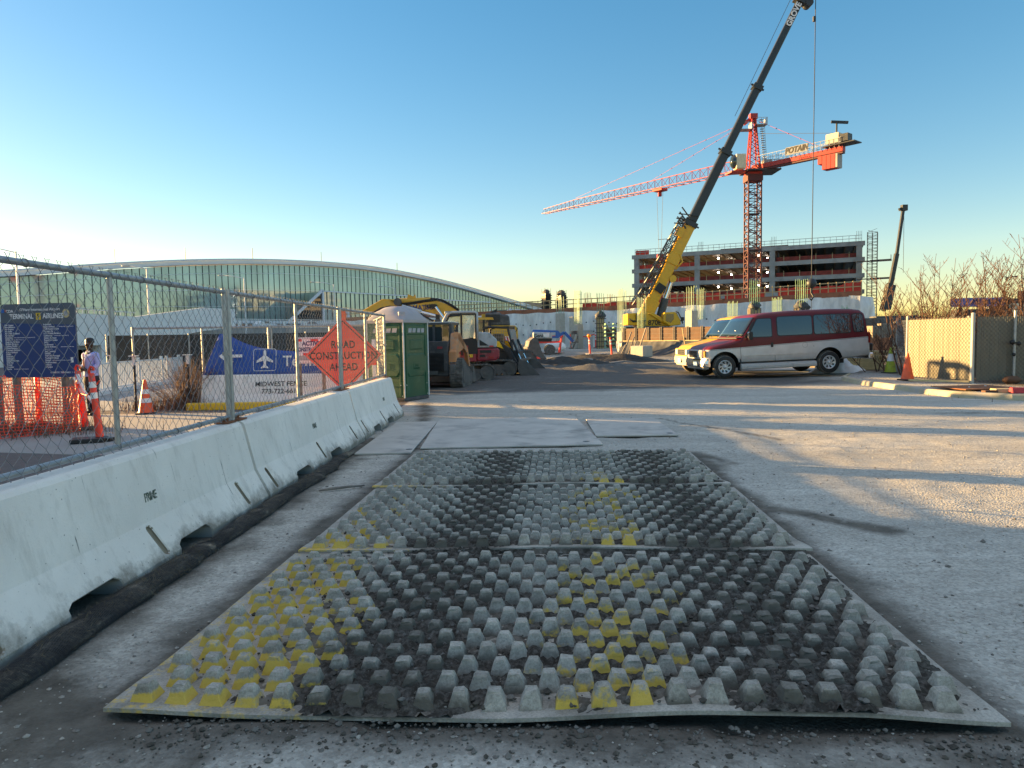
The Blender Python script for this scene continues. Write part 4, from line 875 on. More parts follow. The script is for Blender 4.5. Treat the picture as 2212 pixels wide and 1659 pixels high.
# ================================================================ PORTABLE TOILET
def portable_toilet():
    th = R_(64); ct, sn = math.cos(th), math.sin(th); cx, cy = -2.73 + .56 * ct - .56 * sn, 18.0 + .56 * sn + .56 * ct
    t = thing('portable_toilet', 'green portable toilet with a pale domed roof at the end of the barriers', 'portable toilet', (cx, cy, 0), th)
    W = .56; H = 2.02
    new('charcoal').box((0, 0, .05), (1.14, 1.14, .10)).build('base', t, bevel=.02)
    sides = []
    for k in range(4):
        M = Matrix.Rotation(k * math.pi / 2, 4, 'Z'); mb = new('toilet_green'); mb.M = M
        f = lambda p, q: (p[0], -W + q, p[1])
        mb.box((0, -W + .025, (H + .1) / 2 + .0), (2 * W - .004, .05, H - .1))
        def panel(pts, d=.012, ins=.05):                                         # raised, chamfered field
            cxp = sum(p[0] for p in pts) / len(pts); czp = sum(p[1] for p in pts) / len(pts)
            inn = [(cxp + (p[0] - cxp) * (1 - ins * 2.2), czp + (p[1] - czp) * (1 - ins * 2.2)) for p in pts]; n = len(pts)
            mb.add([f(p, .001) for p in pts] + [f(p, -d) for p in inn], [tuple(range(n, 2 * n))] + [(i, (i + 1) % n, n + (i + 1) % n, n + i) for i in range(n)])
        panel([(-.44, 1.70), (.44, 1.70), (.44, 1.96), (-.44, 1.96)], .014)
        panel([(-.44, 1.27), (.44, 1.27), (.30, 1.40), (.30, 1.55), (.44, 1.66), (-.44, 1.66), (-.30, 1.55), (-.30, 1.40)], -.02, .1)
        panel([(-.30, 1.32), (.30, 1.32), (.30, 1.58), (-.30, 1.58)], .022, .06)
        panel([(-.36, .62), (.36, .62), (.46, .74), (.46, 1.12), (.36, 1.22), (-.36, 1.22), (-.46, 1.12), (-.46, .74)], .022, .04)
        panel([(-.42, .16), (.42, .16), (.28, .34), (-.28, .34)], -.018, .08)
        panel([(-.18, .80), (.16, .80), (.16, .98), (-.18, .98)], .028, .03)
        for x in (-.45, 0.0, .45):
            if x: mb.box((x, -W - .008, 1.05), (.05, .02, 1.85))
        o = mb.build('wall' if k else 'door', t, bevel=.006)
        v = new('grey_ink'); v.M = M
        for i in range(4): v.prism([(-.36 + i * .185 + (.03 if i > 1 else 0), 1.76), (-.22 + i * .185 + (.03 if i > 1 else 0), 1.76), (-.195 + i * .185 + (.03 if i > 1 else 0), 1.87), (-.335 + i * .185 + (.03 if i > 1 else 0), 1.87)], -W - .022, -W - .014)
        v.build('vent', t)
        s = new('toilet_trim'); s.M = M
        for z, x in ((.42, -.48), (.42, .46), (.14, .50)): s.cyl((x, -W - .02, z), (x, -W - .008, z), .014, n=8)
        s.build('rivets', t)
    tx = new('toilet_green'); tx.text('LRS', .095, face_M((-.01, -W - .031, .91), (1, 0, 0), (0, 0, 1)), ext=.004, bold=.004); tx.text('PORTABLES', .05, face_M((-.01, -W - .031, .835), (1, 0, 0), (0, 0, 1)), ext=.004); tx.build('emblem', t)
    for sx, sy in ((1, 1), (1, -1), (-1, 1), (-1, -1)): new('toilet_trim').box((sx * (W + .004), sy * (W + .004), H / 2 + .06), (.035, .035, H - .06)).build('corner_post', t, bevel=.006)
    rf = new('toilet_roof'); rf.box((0, 0, H + .03), (1.20, 1.20, .075))
    def fn(u, v):
        x = (u - .5) * 1.16; y = (v - .5) * 1.16; e = max(0, 1 - (abs(x) / .58) ** 2.6) * max(0, 1 - (abs(y) / .58) ** 2.6); z = H + .065 + .36 * e ** .6
        z += .012 * (1 if math.sin(x * 26) > .55 else 0) * (1 if e > .12 else 0); return (x, y, z)
    rf.grid(fn, 44, 24); rf.use('grey_ink').box((-.45, -.45, H + .2), (.16, .1, .13), Matrix.Rotation(-.78, 3, 'Z')); rf.build('roof', t)
    new('charcoal').cyl((.3, .35, H + .1), (.3, .35, H + .42), .04, n=8).build('vent_pipe', t)
portable_toilet()
# ================================================================ TRACKED MACHINES
def track(name, ln, h, w_, parent, x, y0, z=0.0, axis='y', nlug=44, raised=0.0):
    """one rubber track: a belt with lugs round an idler, rollers and a sprocket; runs along local y (or x)"""
    r = h / 2; path = []
    per = 2 * (ln - h) + 2 * math.pi * r
    def at(s):
        s %= per; a = ln - h
        if s < a: return (-a / 2 + s, 0, 0)
        s -= a
        if s < math.pi * r: q = s / r; return (a / 2 + r * math.sin(q), r - r * math.cos(q), q)
        s -= math.pi * r
        if s < a: return (a / 2 - s, 2 * r, math.pi)
        s -= a; q = s / r; return (-a / 2 - r * math.sin(q), r + r * math.cos(q), math.pi + q)
    W = (lambda d, hh, s: (x + s, y0 + d, z + hh)) if axis == 'y' else (lambda d, hh, s: (x + d, y0 + s, z + hh))
    mb = new('dusty_rubber'); n = 72; vs = []; fs = []
    for i in range(n):
        d, hh, q = at(per * i / n); nx, nh = math.sin(q), -math.cos(q)
        for s in (-w_ / 2, w_ / 2):
            for k in (0, -.05): vs.append(W(d + nx * k, hh + nh * k, s))
    for i in range(n):
        j = (i + 1) % n; a, b = i * 4, j * 4
        fs += [(a, a + 2, b + 2, b), (a + 1, b + 1, b + 3, a + 3), (a, b, b + 1, a + 1), (a + 2, a + 3, b + 3, b + 2)]
    mb.add(vs, fs)
    for i in range(nlug):
        d, hh, q = at(per * i / nlug); nx, nh = math.sin(q), -math.cos(q); tx, th = math.cos(q), math.sin(q); c = .035
        P8 = []
        for s in (-w_ / 2 * .98, w_ / 2 * .98):
            for e, k in ((-c, -.01), (c, -.01), (c * .6, .022), (-c * .6, .022)): P8.append(W(d + tx * e + nx * k, hh + th * e + nh * k, s))
        mb.add(P8, [(0, 1, 2, 3), (7, 6, 5, 4), (0, 4, 5, 1), (1, 5, 6, 2), (2, 6, 7, 3), (3, 7, 4, 0)])
    o = mb.build(name, parent)
    wh = new('dusty_steel')
    for d, rr in ((-(ln - h) / 2, r * .82), ((ln - h) / 2, r * .82)): a, b = W(d, r, -w_ * .4), W(d, r, w_ * .4); wh.cyl(a, b, rr, n=18); a, b = W(d, r, -w_ * .46), W(d, r, w_ * .46); wh.cyl(a, b, rr * .5, n=14)
    for k in range(4): d = -(ln - h) * .3 + k * (ln - h) * .2; wh.cyl(W(d, h * .24, -w_ * .4), W(d, h * .24, w_ * .4), h * .17, n=12)
    wh.bar(W(-(ln - h) / 2, r, 0), W((ln - h) / 2, r, 0), w_ * .5, h * .42); wh.build('track_frame', o)
    return o
def track_loader():
    t = thing('track_loader', 'dusty orange compact track loader seen from behind, beside the green toilet', 'loader', (-2.52, 22.8, 0), R_(-7))
    # triangular undercarriage seen at the rear: rear faces -y
    for s in (-1, 1):
        m = new('dusty_rubber'); prof = [(0.15, 0), (1.75, 0), (1.95, .2), (1.9, .36), (.32, .92), (.18, .95), (.02, .86), (-.05, .3), (0, .12)]
        m.prism(prof, s * .74 - .2, s * .74 + .2, lambda p, q: (q, p[0], p[1]))
        for i in range(len(prof)):
            p, q = prof[i], prof[(i + 1) % len(prof)]; ln = math.hypot(q[0] - p[0], q[1] - p[1]); k = max(1, int(ln / .11))
            for j in range(k): c = (p[0] + (q[0] - p[0]) * (j + .5) / k, p[1] + (q[1] - p[1]) * (j + .5) / k); m.box((s * .74, c[0], c[1]), (.40, .05, .05), Matrix.Rotation(math.atan2(q[1] - p[1], q[0] - p[0]), 3, 'X'))
        o = m.build('track', t); f = new('dusty_steel'); f.prism([(.3, .14), (1.65, .12), (1.7, .3), (.4, .75), (.15, .7), (.12, .3)], s * .74 + s * .2, s * .74 + s * .215, lambda p, q: (q, p[0], p[1])); f.build('track_frame', o)
    new('charcoal').box((0, .95, .72), (1.05, 1.9, .7)).build('chassis', t, bevel=.04)
    d = new('charcoal'); d.box((0, .03, 1.02), (.98, .2, .94)).use('black').box((0, -.075, .83), (.74, .02, .58)); d.use('dark_metal')
    for k in range(13): d.box((0, -.09, .58 + k * .042), (.72, .02, .018), Matrix.Rotation(.5, 3, 'X'))
    d.build('rear_grille', t); new('charcoal').box((0, .35, 1.42), (1.0, .8, .16)).build('hood', t, bevel=.03)
    new('machine_red').box((.25, -.085, 1.30), (.17, .02, .07)).box((-.35, -.085, 1.30), (.17, .02, .07)).build('tail_lamp', t)
    for s in (-1, 1):
        c = new('machine_orange'); c.prism([(.0, .72), (.5, .72), (.5, 1.1), (1.5, 1.25), (1.35, 1.5), (.75, 1.78), (.42, 1.76), (.12, 1.2), (0, 1.18)], s * .50, s * .76, lambda p, q: (q, p[0], p[1])); c.build('side_cover', t, bevel=.03)
        new('dusty_steel').box((s * .63, .12, .58), (.28, .34, .42)).build('bumper', t, bevel=.07)
        new('machine_orange').bar((s * .7, .35, 1.7), (s * .7, 2.0, 1.15), .12, .2).bar((s * .7, 2.0, 1.15), (s * .7, 2.5, .4), .12, .2).build('lift_arm', t)
    cb = new('charcoal')
    for sx in (-.45, .45):
        for y in (.65, 1.75): cb.bar((sx, y, 1.3), (sx, y, 2.06), .08)
    cb.box((0, 1.2, 2.08), (1.02, 1.3, .07)); cb.box((-.1, .64, 1.7), (.08, .04, .72)); cb.box((.48, .75, 1.72), (.06, .3, .66)); cb.build('cab_frame', t)
    new('cab_glass').box((0, .66, 1.7), (.84, .02, .7)).build('rear_window', t); new('cab_glass').box((.45, 1.2, 1.7), (.02, 1.0, .66)).build('side_window', t); new('white_ink').box((0, 1.1, 2.125), (1.04, 1.1, .02)).build('roof', t)
    tx = new('machine_red'); tx.text('TR270', .07, face_M((.63, -.005, .78), (1, 0, 0), (0, 0, 1))); tx.build('decal', t)
    new('dusty_steel').prism([(2.2, .05), (3.1, .05), (2.9, .1), (2.4, .6), (2.2, .6)], -.9, .9, lambda p, q: (q, p[0], p[1])).build('bucket', t)
track_loader()
def mini_excavator():
    t = thing('mini_excavator', 'red and grey mini excavator with a glazed cab, parked between the two loaders', 'excavator', (-1.95, 27.2, 0), R_(6))
    track('track', 2.3, .62, .42, t, .1, -.78, axis='x'); track('track', 2.3, .62, .42, t, .1, .78, axis='x')
    new('dusty_steel').box((.1, 0, .42), (1.3, 1.2, .3)).cyl((.1, 0, .5), (.1, 0, .72), .45, n=16).build('undercarriage', t)
    new('dusty_steel').box((-1.5, 0, .3), (.12, 1.9, .5)).bar((-1.4, -.4, .3), (-.6, -.4, .35), .14).bar((-1.4, .4, .3), (-.6, .4, .35), .14).build('dozer_blade', t)
    b = new('machine_red'); b.prism([(-.35, .72), (.55, .72), (.55, 1.45), (.5, 1.5), (-.35, 1.22)], -.98, .9); b.box((.1, 0, .78), (1.6, 1.7, .14)); b.prism([(-.18, 1.0), (.25, 1.0), (.25, 1.32), (-.18, 1.18)], -.995, -.98); b.build('body_panel', t, bevel=.02)
    hd = new('machine_grey'); hd.prism([(.56, 1.22), (1.32, 1.22), (1.34, 1.5), (1.05, 1.78), (.56, 1.82)], -.94, .9); hd.build('engine_cover', t, bevel=.05, seg=2)
    v = new('black'); v.prism([(.68, 1.30), (1.02, 1.30), (.68, 1.52)], -.955, -.93); v.build('vent', t)
    cw = new('machine_red'); cw.prism([(.56, .72), (1.28, .74), (1.42, .85), (1.42, 1.1), (1.38, 1.2), (.56, 1.2)], -.94, .94); cw.build('counterweight', t, bevel=.06, seg=2)
    sl = new('black').box((.90, -.95, 1.08), (.42, .03, .1)).box((.78, -.95, .92), (.2, .03, .09)).use('crane_red').box((1.1, -.95, .86), (.22, .03, .07)); sl.build('grilles', t)
    sk_ = new('sign_yellow').box((.32, -.99, .93), (.2, .02, .11)); sk_.use('black_ink').prism([(.26, .89), (.32, .89), (.29, .96)], -1.002, -.998).text('!', .09, face_M((.37, -1.002, .93), (1, 0, 0), (0, 0, 1))); sk_.build('warning_sticker', t)
    new('red_ink').box((1.12, -.945, 1.27), (.16, .02, .05)).build('decal', t)
    cf = new('machine_grey')                                                 # cab frame on the near side, rounded front top corner
    path = [(-.72, 1.1), (-.70, 1.6), (-.62, 2.25), (-.50, 2.46), (-.3, 2.54), (.5, 2.54), (.60, 2.5), (.60, 1.5)]
    for y in (-.97, .05): cf.tube([(x, y, z) for x, z in path], .05, n=8)
    cf.box((.0, -.46, 2.55), (1.15, 1.04, .07)); cf.bar((.6, -.97, 2.5), (.6, .05, 2.5), .08); cf.build('cab_frame', t)
    bk = new('black'); bk.bar((.02, -.98, .95), (.02, -.98, 2.5), .06, .07); bk.prism([(-.70, 1.0), (.6, 1.0), (.6, 1.58), (.02, 1.55), (-.68, 1.2)], -.985, -.96); bk.box((-.05, -.5, 1.05), (1.2, .95, .1))
    for z in (2.46,): bk.bar((-.4, -.98, z), (.58, -.98, z), .05)
    bk.tube([(-.64, -.985, 1.25), (-.61, -.985, 1.7), (-.54, -.985, 2.2), (-.42, -.985, 2.4), (-.02, -.985, 2.43)], .035, n=6); bk.bar((.55, -.985, 1.5), (.55, -.985, 2.46), .05); bk.build('door_frame', t)
    for q in ([(-.60, 1.25), (-.02, 1.5), (-.02, 2.4), (-.40, 2.38), (-.52, 2.2)], [(.07, 1.6), (.54, 1.6), (.54, 2.43), (.07, 2.43)]): new('light_glass_clear').prism(q, -.975, -.965).build('window', t)
    new('light_glass_clear').box((-.0, .05, 2.0), (1.1, .01, .95)).build('window', t)
    st = new('charcoal'); st.prism([(.1, 1.35), (.45, 1.35), (.52, 2.0), (.50, 2.3), (.42, 2.3), (.38, 2.0), (.3, 1.55), (.05, 1.5)], -.7, -.25); st.build('seat', t, bevel=.05)
    mi = new('charcoal'); mi.box((-.85, -1.05, 2.12), (.24, .05, .32)); mi.bar((-.7, -1.0, 2.0), (-.85, -1.05, 2.1), .03); mi.build('mirror', t, bevel=.04)
    a = new('machine_grey'); a.bar((-.7, .35, 1.0), (-1.7, .35, 2.3), .22, .3).bar((-1.7, .35, 2.3), (-2.9, .35, 2.35), .2, .26).bar((-2.9, .35, 2.35), (-3.3, .35, 1.0), .18, .22); a.build('arm', t)
mat('light_glass_clear', (0.55, 0.68, 0.62), 0.03, var=.05, alpha=0.32, spec=.8)
mini_excavator()
def skid_steer():
    t = thing('skid_steer', 'dark skid steer loader with its grey bucket resting on the ground, nose to the vans', 'loader', (-.42, 30.2, 0), R_(-14))
    for y in (-.72, .72): track('track', 1.75, .66, .34, t, .0, y, axis='x', nlug=36)
    b = new('dark_metal'); b.box((-.1, 0, .72), (1.9, 1.0, .65)); b.use('machine_grey').box((-.75, 0, 1.2), (.7, 1.3, .55)); b.build('body', t, bevel=.05)
    c = new('black')
    for y in (-.52, .52):
        c.tube([(-.7, y, 1.1), (-.62, y, 1.95), (-.4, y, 2.03), (.42, y, 1.98), (.62, y, 1.0), (.55, y, .7)], .055, n=6)
    c.box((-.1, 0, 2.02), (1.15, 1.1, .06)); c.bar((.42, -.5, 1.98), (.42, .5, 1.98), .09); c.build('cab_frame', t)
    new('light_glass').prism([(.66, .95), (.50, 1.92), (.48, 1.92), (.64, .95)], -.48, .48).build('windscreen', t)
    new('charcoal').box((-.15, 0, 1.3), (.5, .5, .9)).build('seat', t, bevel=.08)
    g = new('wire')
    for k in range(9): g.bar((-.6 + k * .1, -.53, 1.15), (-.55 + k * .1, -.53, 1.92), .012)
    for k in range(6): g.bar((-.62, -.53, 1.2 + k * .13), (.42, -.53, 1.2 + k * .13), .012)
    g.build('side_screen', t)
    for y in (-.68, .68):
        a = new('dark_metal'); a.prism([(-.95, 1.3), (-.9, 1.5), (.1, 1.45), (.55, 1.12), (.9, .45), (.98, .2), (.78, .2), (.55, .75), (.25, 1.15), (0, 1.22)], y - .07, y + .07); a.use('machine_grey').cyl((.85, y - .08, .35), (.85, y + .08, .35), .07, n=10); a.build('lift_arm', t); new('sign_yellow').prism([(.0, 1.22), (.28, 1.12), (.12, 1.42), (0, 1.44)], y - .085, y + .085).build('arm_decal', t)
        new('chrome').cyl((.75, y * .7, 1.1), (1.05, y * .7, .45), .03, n=8).use('dark_metal').cyl((.6, y * .7, 1.5), (.85, y * .7, .9), .05, n=8).build('cylinder', t)
    k = new('dusty_steel'); W = .98                                      # bucket: curved back, floor, two cheeks
    prof = [(1.0, .62), (.94, .4), (.98, .15), (1.1, .03), (1.85, .02)]
    k.grid(lambda u, v: (lambda i, f: (prof[i][0] + (prof[i + 1][0] - prof[i][0]) * f, -W + 2 * W * v, prof[i][1] + (prof[i + 1][1] - prof[i][1]) * f))(min(3, int(u * 4)), u * 4 - min(3, int(u * 4))), 8, 2, smooth=False)
    ck = [(1.0, .66), (.94, .4), (.98, .15), (1.1, .03), (1.88, .02), (1.3, .62)]
    for y in (-W, W): k.prism(ck, y - .015, y + .015)
    k.box((1.02, 0, .66), (.1, 2 * W, .07)); o = k.build('bucket', t); so = o.modifiers.new('thick', 'SOLIDIFY'); so.thickness = .02
    new('white_ink').box((-.95, -.66, 1.35), (.3, .02, .2)).build('decal', t)
skid_steer()
def pl(u, v, y, o): p = P(u, v, y); return (p.x - o.x, p.z - o.z)
def yellow_excavator():
    y = 36.0; o = P(1078, 760, y); o.z = 0; t = thing('excavator', 'big yellow excavator with its boom stretched over the toilet and the mini excavator', 'excavator', o)
    q = lambda u, v: pl(u, v, y, o)
    pr = lambda mb, pts, a, b: mb.prism([q(*p) for p in pts], a, b)
    cw = pr(new('yellow_machine'), [(1056, 704), (1112, 704), (1118, 709), (1119, 728), (1116, 737), (1100, 739), (1056, 737)], -1.35, 1.35); cw.build('counterweight', t, bevel=.08, seg=2)
    ch = new('white_ink'); a, b = q(1084, 727), q(1106, 737); ch.box(((a[0] + b[0]) / 2, -1.365, (a[1] + b[1]) / 2), (.56, .02, .26)); ch.use('red_ink')
    for k in range(4): x = a[0] + .04 + k * .13; ch.prism([(x, b[1] + .0), (x + .07, b[1]), (x + .0, a[1]), (x - .07, a[1])], -1.38, -1.376)
    ch.build('chevron', t)
    pr(new('charcoal'), [(1050, 678), (1080, 676), (1084, 680), (1100, 683), (1102, 705), (1050, 705)], -1.25, 1.25).build('engine_cover', t, bevel=.06)
    v = new('black')
    for k in range(6): v.box((q(1066, 685)[0], -1.26, q(1066, 683 + k * 2.6)[1]), (.7, .03, .03))
    v.build('louvres', t); pr(new('black'), [(1054, 678), (1070, 668), (1074, 668), (1070, 680)], .2, .5).build('exhaust', t)
    pr(new('yellow_machine'), [(1026, 687), (1066, 687), (1068, 692), (1026, 692)], -1.3, 0.1).box((q(1048, 684)[0], -.6, q(1048, 684)[1]), (.3, .3, .2)).build('cab_roof', t)
    cb = new('black')
    for u in (1028, 1047, 1060): p, r = q(u, 692), q(u, 735); cb.bar((p[0], -1.28, p[1]), (r[0], -1.28, r[1]), .1)
    pr(cb, [(1026, 722), (1062, 722), (1062, 738), (1026, 738)], -1.3, .1); cb.build('cab_frame', t); pr(new('cab_glass'), [(1029, 692), (1060, 692), (1060, 722), (1029, 722)], -1.26, .05).build('cab_glass', t)
    tx = new('black_ink'); c = q(1113, 718); tx.text('JKC', .42, face_M((c[0] - .10, -1.362, c[1] - .08), (.35, 0, 1), (-1, 0, 0)), sx=1.0); tx.build('lettering', t)
    pr(new('dark_metal'), [(1068, 738), (1118, 735), (1118, 768), (1112, 772), (1070, 770)], -.9, .9).build('undercarriage', t)
    for s in (-1, 1): track('track', 4.0, .95, .6, t, q(1072, 760)[0], s * 1.25, axis='x', nlug=48)
    bm = pr(new('yellow_machine'), [(1010, 690), (1000, 679), (985, 668), (962, 656), (945, 650), (920, 653), (900, 659), (862, 660), (858, 653), (850, 650), (862, 654), (880, 667), (905, 672), (935, 676), (965, 684), (998, 705)], -.3, .3)
    bm.build('boom', t, bevel=.03)
    cy = new('yellow_machine'); p, r = q(860, 651), q(930, 649); cy.cyl((p[0], 0, p[1]), (r[0], 0, r[1]), .16, n=10); p = q(861, 653); cy.use('charcoal').cyl((p[0], -.36, p[1]), (p[0], .36, p[1]), .2, n=12); cy.build('arm_cylinder', t)
    cy = new('chrome'); p, r = q(943, 664), q(962, 690); cy.cyl((p[0], -.45, p[1]), (r[0], -.45, r[1]), .09, n=8); cy.use('black').cyl((q(941, 663)[0], -.5, q(941, 663)[1]), (q(941, 663)[0], .4, q(941, 663)[1]), .13, n=10).cyl((q(933, 662)[0], -.4, q(933, 662)[1]), (q(933, 662)[0], .4, q(933, 662)[1]), .1, n=10); cy.build('boom_cylinder', t)
    st = pr(new('yellow_machine'), [(868, 650), (858, 647), (828, 646), (805, 659), (782, 673), (780, 680), (790, 680), (815, 670), (850, 664), (866, 660)], -.22, .22); st.build('stick', t, bevel=.03)
    b = q(889, 645); new('yellow_machine').prism([(b[0] - .25, b[1] - .15), (b[0] + .25, b[1] - .15), (b[0] + .2, b[1] + .2), (b[0] + .1, b[1] + .1), (b[0] - .15, b[1] + .22)], -.12, .12).build('bracket', t)
    hs = new('black')
    for dz in (0, .07): hs.tube([(q(u, v)[0], -.32, q(u, v)[1] + dz) for u, v in ((870, 660), (893, 657), (915, 653), (945, 649), (958, 652), (975, 661), (992, 672))], .035, n=5)
    hs.tube([(q(u, v)[0], 0, q(u, v)[1]) for u, v in ((905, 647), (921, 643), (938, 645), (945, 650))], .035, n=5); hs.build('hoses', t)
    tx = new('navy_ink'); c = q(905, 665.5); dz = q(945, 662)[1] - c[1]; tx.text('KOMATSU', .33, face_M((c[0], -.305, c[1]), (1, 0, .02), (0, 0, 1)), bold=.008); tx.use('black_ink').text('JKC', .30, face_M((q(929.5, 662.5)[0], -.306, q(929, 662.5)[1]), (1, 0, .02), (0, 0, 1)), bold=.006); tx.build('boom_lettering', t)
yellow_excavator()
def grey_arm():
    y = 31.0; o = P(850, 760, y); o.z = 0; t = thing('excavator', 'pale grey excavator mostly hidden by the toilet, its arm under the yellow boom', 'excavator', o)
    q = lambda u, v: pl(u, v, y, o)
    new('machine_grey').prism([q(*p) for p in ((797, 690), (806, 680), (822, 672), (842, 666), (862, 668), (900, 680), (946, 694), (950, 700), (930, 702), (880, 694), (830, 690), (806, 700))], -.22, .22).build('boom', t, bevel=.03)
    c = new('machine_grey'); p, r = q(870, 663), q(912, 675); c.cyl((p[0], -.3, p[1]), (r[0], -.3, r[1]), .1, n=10); c.use('chrome'); p2 = q(943, 683); c.cyl((r[0], -.3, r[1]), (p2[0], -.3, p2[1]), .06, n=8); c.use('black').box((q(947, 690)[0], -.2, q(947, 690)[1]), (.16, .4, .4)); c.build('cylinder', t)
    h = new('black'); 
    for k in range(3): h.tube([(q(u, v - k)[0], -.34, q(u, v - k)[1]) for u, v in ((800, 690), (808, 678), (826, 668), (845, 664), (870, 668), (905, 676))], .028, n=5)
    h.tube([(q(u, v)[0], -.34, q(u, v)[1]) for u, v in ((905, 676), (920, 684), (935, 692), (946, 694))], .04, n=5); h.build('hoses', t)
    tx = new('red_ink'); a = q(851, 676); tx.text('LIEBHERR', .26, face_M((a[0], -.226, a[1]), (1, 0, -.06), (.06, 0, 1))); tx.build('lettering', t)
    new('machine_grey').box((q(835, 725)[0], 0, 1.3), (3.0, 2.2, 1.3)).build('house', t, bevel=.08); new('dark_metal').box((q(835, 725)[0], 0, .35), (3.2, 2.0, .7)).build('undercarriage', t, bevel=.1)
grey_arm()
def digger_bucket():
    o = G(1150, 786); t = thing('digger_bucket', 'big grey digger bucket standing on its rim before the poly sheeting', 'bucket', o, R_(12)); mb = new('dusty_steel')
    pr = [(-.7, 0), (-.55, .55), (-.35, .95), (-.25, 1.35), (.0, 1.55), (.2, 1.52), (.28, 1.3), (.42, .8), (.72, .3), (1.0, .0)]
    for y in (-.5, .45): mb.prism(pr, y, y + .06)
    mb.grid(lambda u, v: (pr[int(round(u * 9))][0], -.47 + .95 * v, pr[int(round(u * 9))][1]), 9, 2, smooth=False); mb.cyl((-.05, -.53, 1.3), (-.05, .55, 1.3), .11, n=10).cyl((-.32, -.53, .95), (-.32, .55, .95), .08, n=10)
    ob = mb.build('shell', t)
digger_bucket()
def boom_lift():
    y = 62.0; o = P(1190, 745, y); o.z = 0; t = thing('boom_lift', 'blue and grey boom lift parked before the poly sheeting', 'lift', o); q = lambda u, v: pl(u, v, y, o)
    pr = lambda mb, pts, a, b: mb.prism([q(*p) for p in pts], a, b)
    pr(new('machine_grey'), [(1151, 718), (1188, 718), (1192, 722), (1191, 731), (1152, 731)], -.9, .9).build('body', t, bevel=.05)
    tx = new('black_ink'); c = q(1164, 725.5); tx.text('Genie', .42, face_M((c[0], -.91, c[1]), (1, 0, 0), (0, 0, 1)), bold=.01); tx.build('lettering', t); ps = new('white_ink'); c = q(1179, 724); ps.box((c[0], -.905, c[1]), (.5, .02, .3)); ps.build('placard', t)
    pr(new('lift_blue'), [(1148, 716), (1152, 712), (1205, 714), (1212, 722), (1206, 731), (1190, 730), (1192, 726), (1200, 726), (1200, 718), (1152, 717)], -.25, .25).build('boom', t)
    j = new('lift_blue'); a, b, c2 = q(1206, 726), q(1219, 718), q(1238, 738); j.bar((a[0], 0, a[1]), (b[0], 0, b[1]), .25).bar((b[0], 0, b[1]), (c2[0], 0, c2[1]), .25); j.build('jib', t)
    bk = new('charcoal'); c = q(1241, 727)
    for dx in (-.25, .25):
        for dy in (-.5, .5): bk.bar((c[0] + dx, dy, c[1] - .5), (c[0] + dx, dy, c[1] + .5), .05)
    bk.box((c[0], 0, c[1] - .5), (.6, 1.1, .06)); bk.box((c[0], 0, c[1] + .35), (.4, .6, .3)); bk.build('basket', t)
    pr(new('black'), [(1150, 731), (1192, 731), (1190, 738), (1152, 738)], -.8, .8).build('chassis', t)
    for u in (1157, 1187):
        for yy in (-.85, .85): c = q(u, 745); new('dusty_rubber').cyl((c[0], yy - .15, .45), (c[0], yy + .15, .45), .45, n=16).build('wheel', t)
boom_lift()
# ================================================================ PASSENGER VANS
def paint(name, lo, hi, z0, k):
    m, t, b = new_mat(name); pos = node(t, 'ShaderNodeTexCoord').outputs['Object']; s = node(t, 'ShaderNodeSeparateXYZ'); t.links.new(pos, s.inputs[0])
    d = mth(t, 'SUBTRACT', s.outputs[2], mth(t, 'ADD', mth(t, 'MULTIPLY', s.outputs[0], k), z0)); f = mrange(t, d, -.003, .003); n_ = mrange(t, nz(t, pos, 3, 6), .35, .7, .88, 1.06)
    c = mixc(t, f, lo, hi); line = mth(t, 'LESS_THAN', mth(t, 'ABSOLUTE', mth(t, 'ADD', d, .02)), .006); c = mixc(t, line, c, (.1, .1, .1)) if lo != hi else c
    dz = mrange(t, mth(t, 'ADD', s.outputs[2], mth(t, 'MULTIPLY', nz(t, pos, 5, 6), -.25)), .25, .62, .65, 0.0); c = mixc(t, dz, c, (.27, .25, .22))
    vm = node(t, 'ShaderNodeVectorMath', operation='SCALE'); t.links.new(c, vm.inputs[0]); t.links.new(n_, vm.inputs['Scale']); t.links.new(vm.outputs[0], b.inputs['Base Color'])
    b.inputs['Roughness'].default_value = .42; b.inputs['Specular IOR Level'].default_value = .3; b.inputs['Coat Weight'].default_value = .12; b.inputs['Coat Roughness'].default_value = .1
    if lo != hi: t.links.new(mrange(t, f, 0, 1, .25, .0), b.inputs['Metallic'])
paint('van_maroon_silver', (.62, .60, .58), (.135, .005, .012), .935, .040); paint('van_yellow', (.60, .33, .02), (.60, .33, .02), 5, 0)
ST = [(-.02, .50, .80, .74), (.05, .46, .97, .86), (.16, .45, 1.045, .93), (.45, .45, 1.11, .975), (.8, .45, 1.175, .995), (1.08, .45, 1.25, 1.0), (1.14, .45, 1.30, 1.0), (1.60, .45, 1.95, 1.0), (1.75, .45, 2.01, 1.0), (2.1, .45, 2.055, 1.0), (3.0, .45, 2.10, 1.0), (4.3, .45, 2.11, 1.0), (5.2, .47, 2.09, .995), (5.62, .50, 2.05, .985), (5.76, .50, 1.98, .975), (5.82, .50, 1.72, .97), (5.93, .50, 1.15, .965), (5.95, .52, .80, .955)]
def dense(st, step=.11):
    out = []
    for a, b in zip(st, st[1:]):
        k = max(1, int((b[0] - a[0]) / step + .5)); out += [tuple(p + (q - p) * i / k for p, q in zip(a, b)) for i in range(k)]
    return out + [st[-1]]
def tail(x): return x if x < 4.3 else 4.3 + (x - 4.3) * .72                      # the short rear overhang of the photo
ST = [(tail(s[0]),) + s[1:] for s in dense(ST)]
def side_y(w_, z): return w_ * (1 - .10 * max(0, (z - 1.12) / .95) ** 1.25)
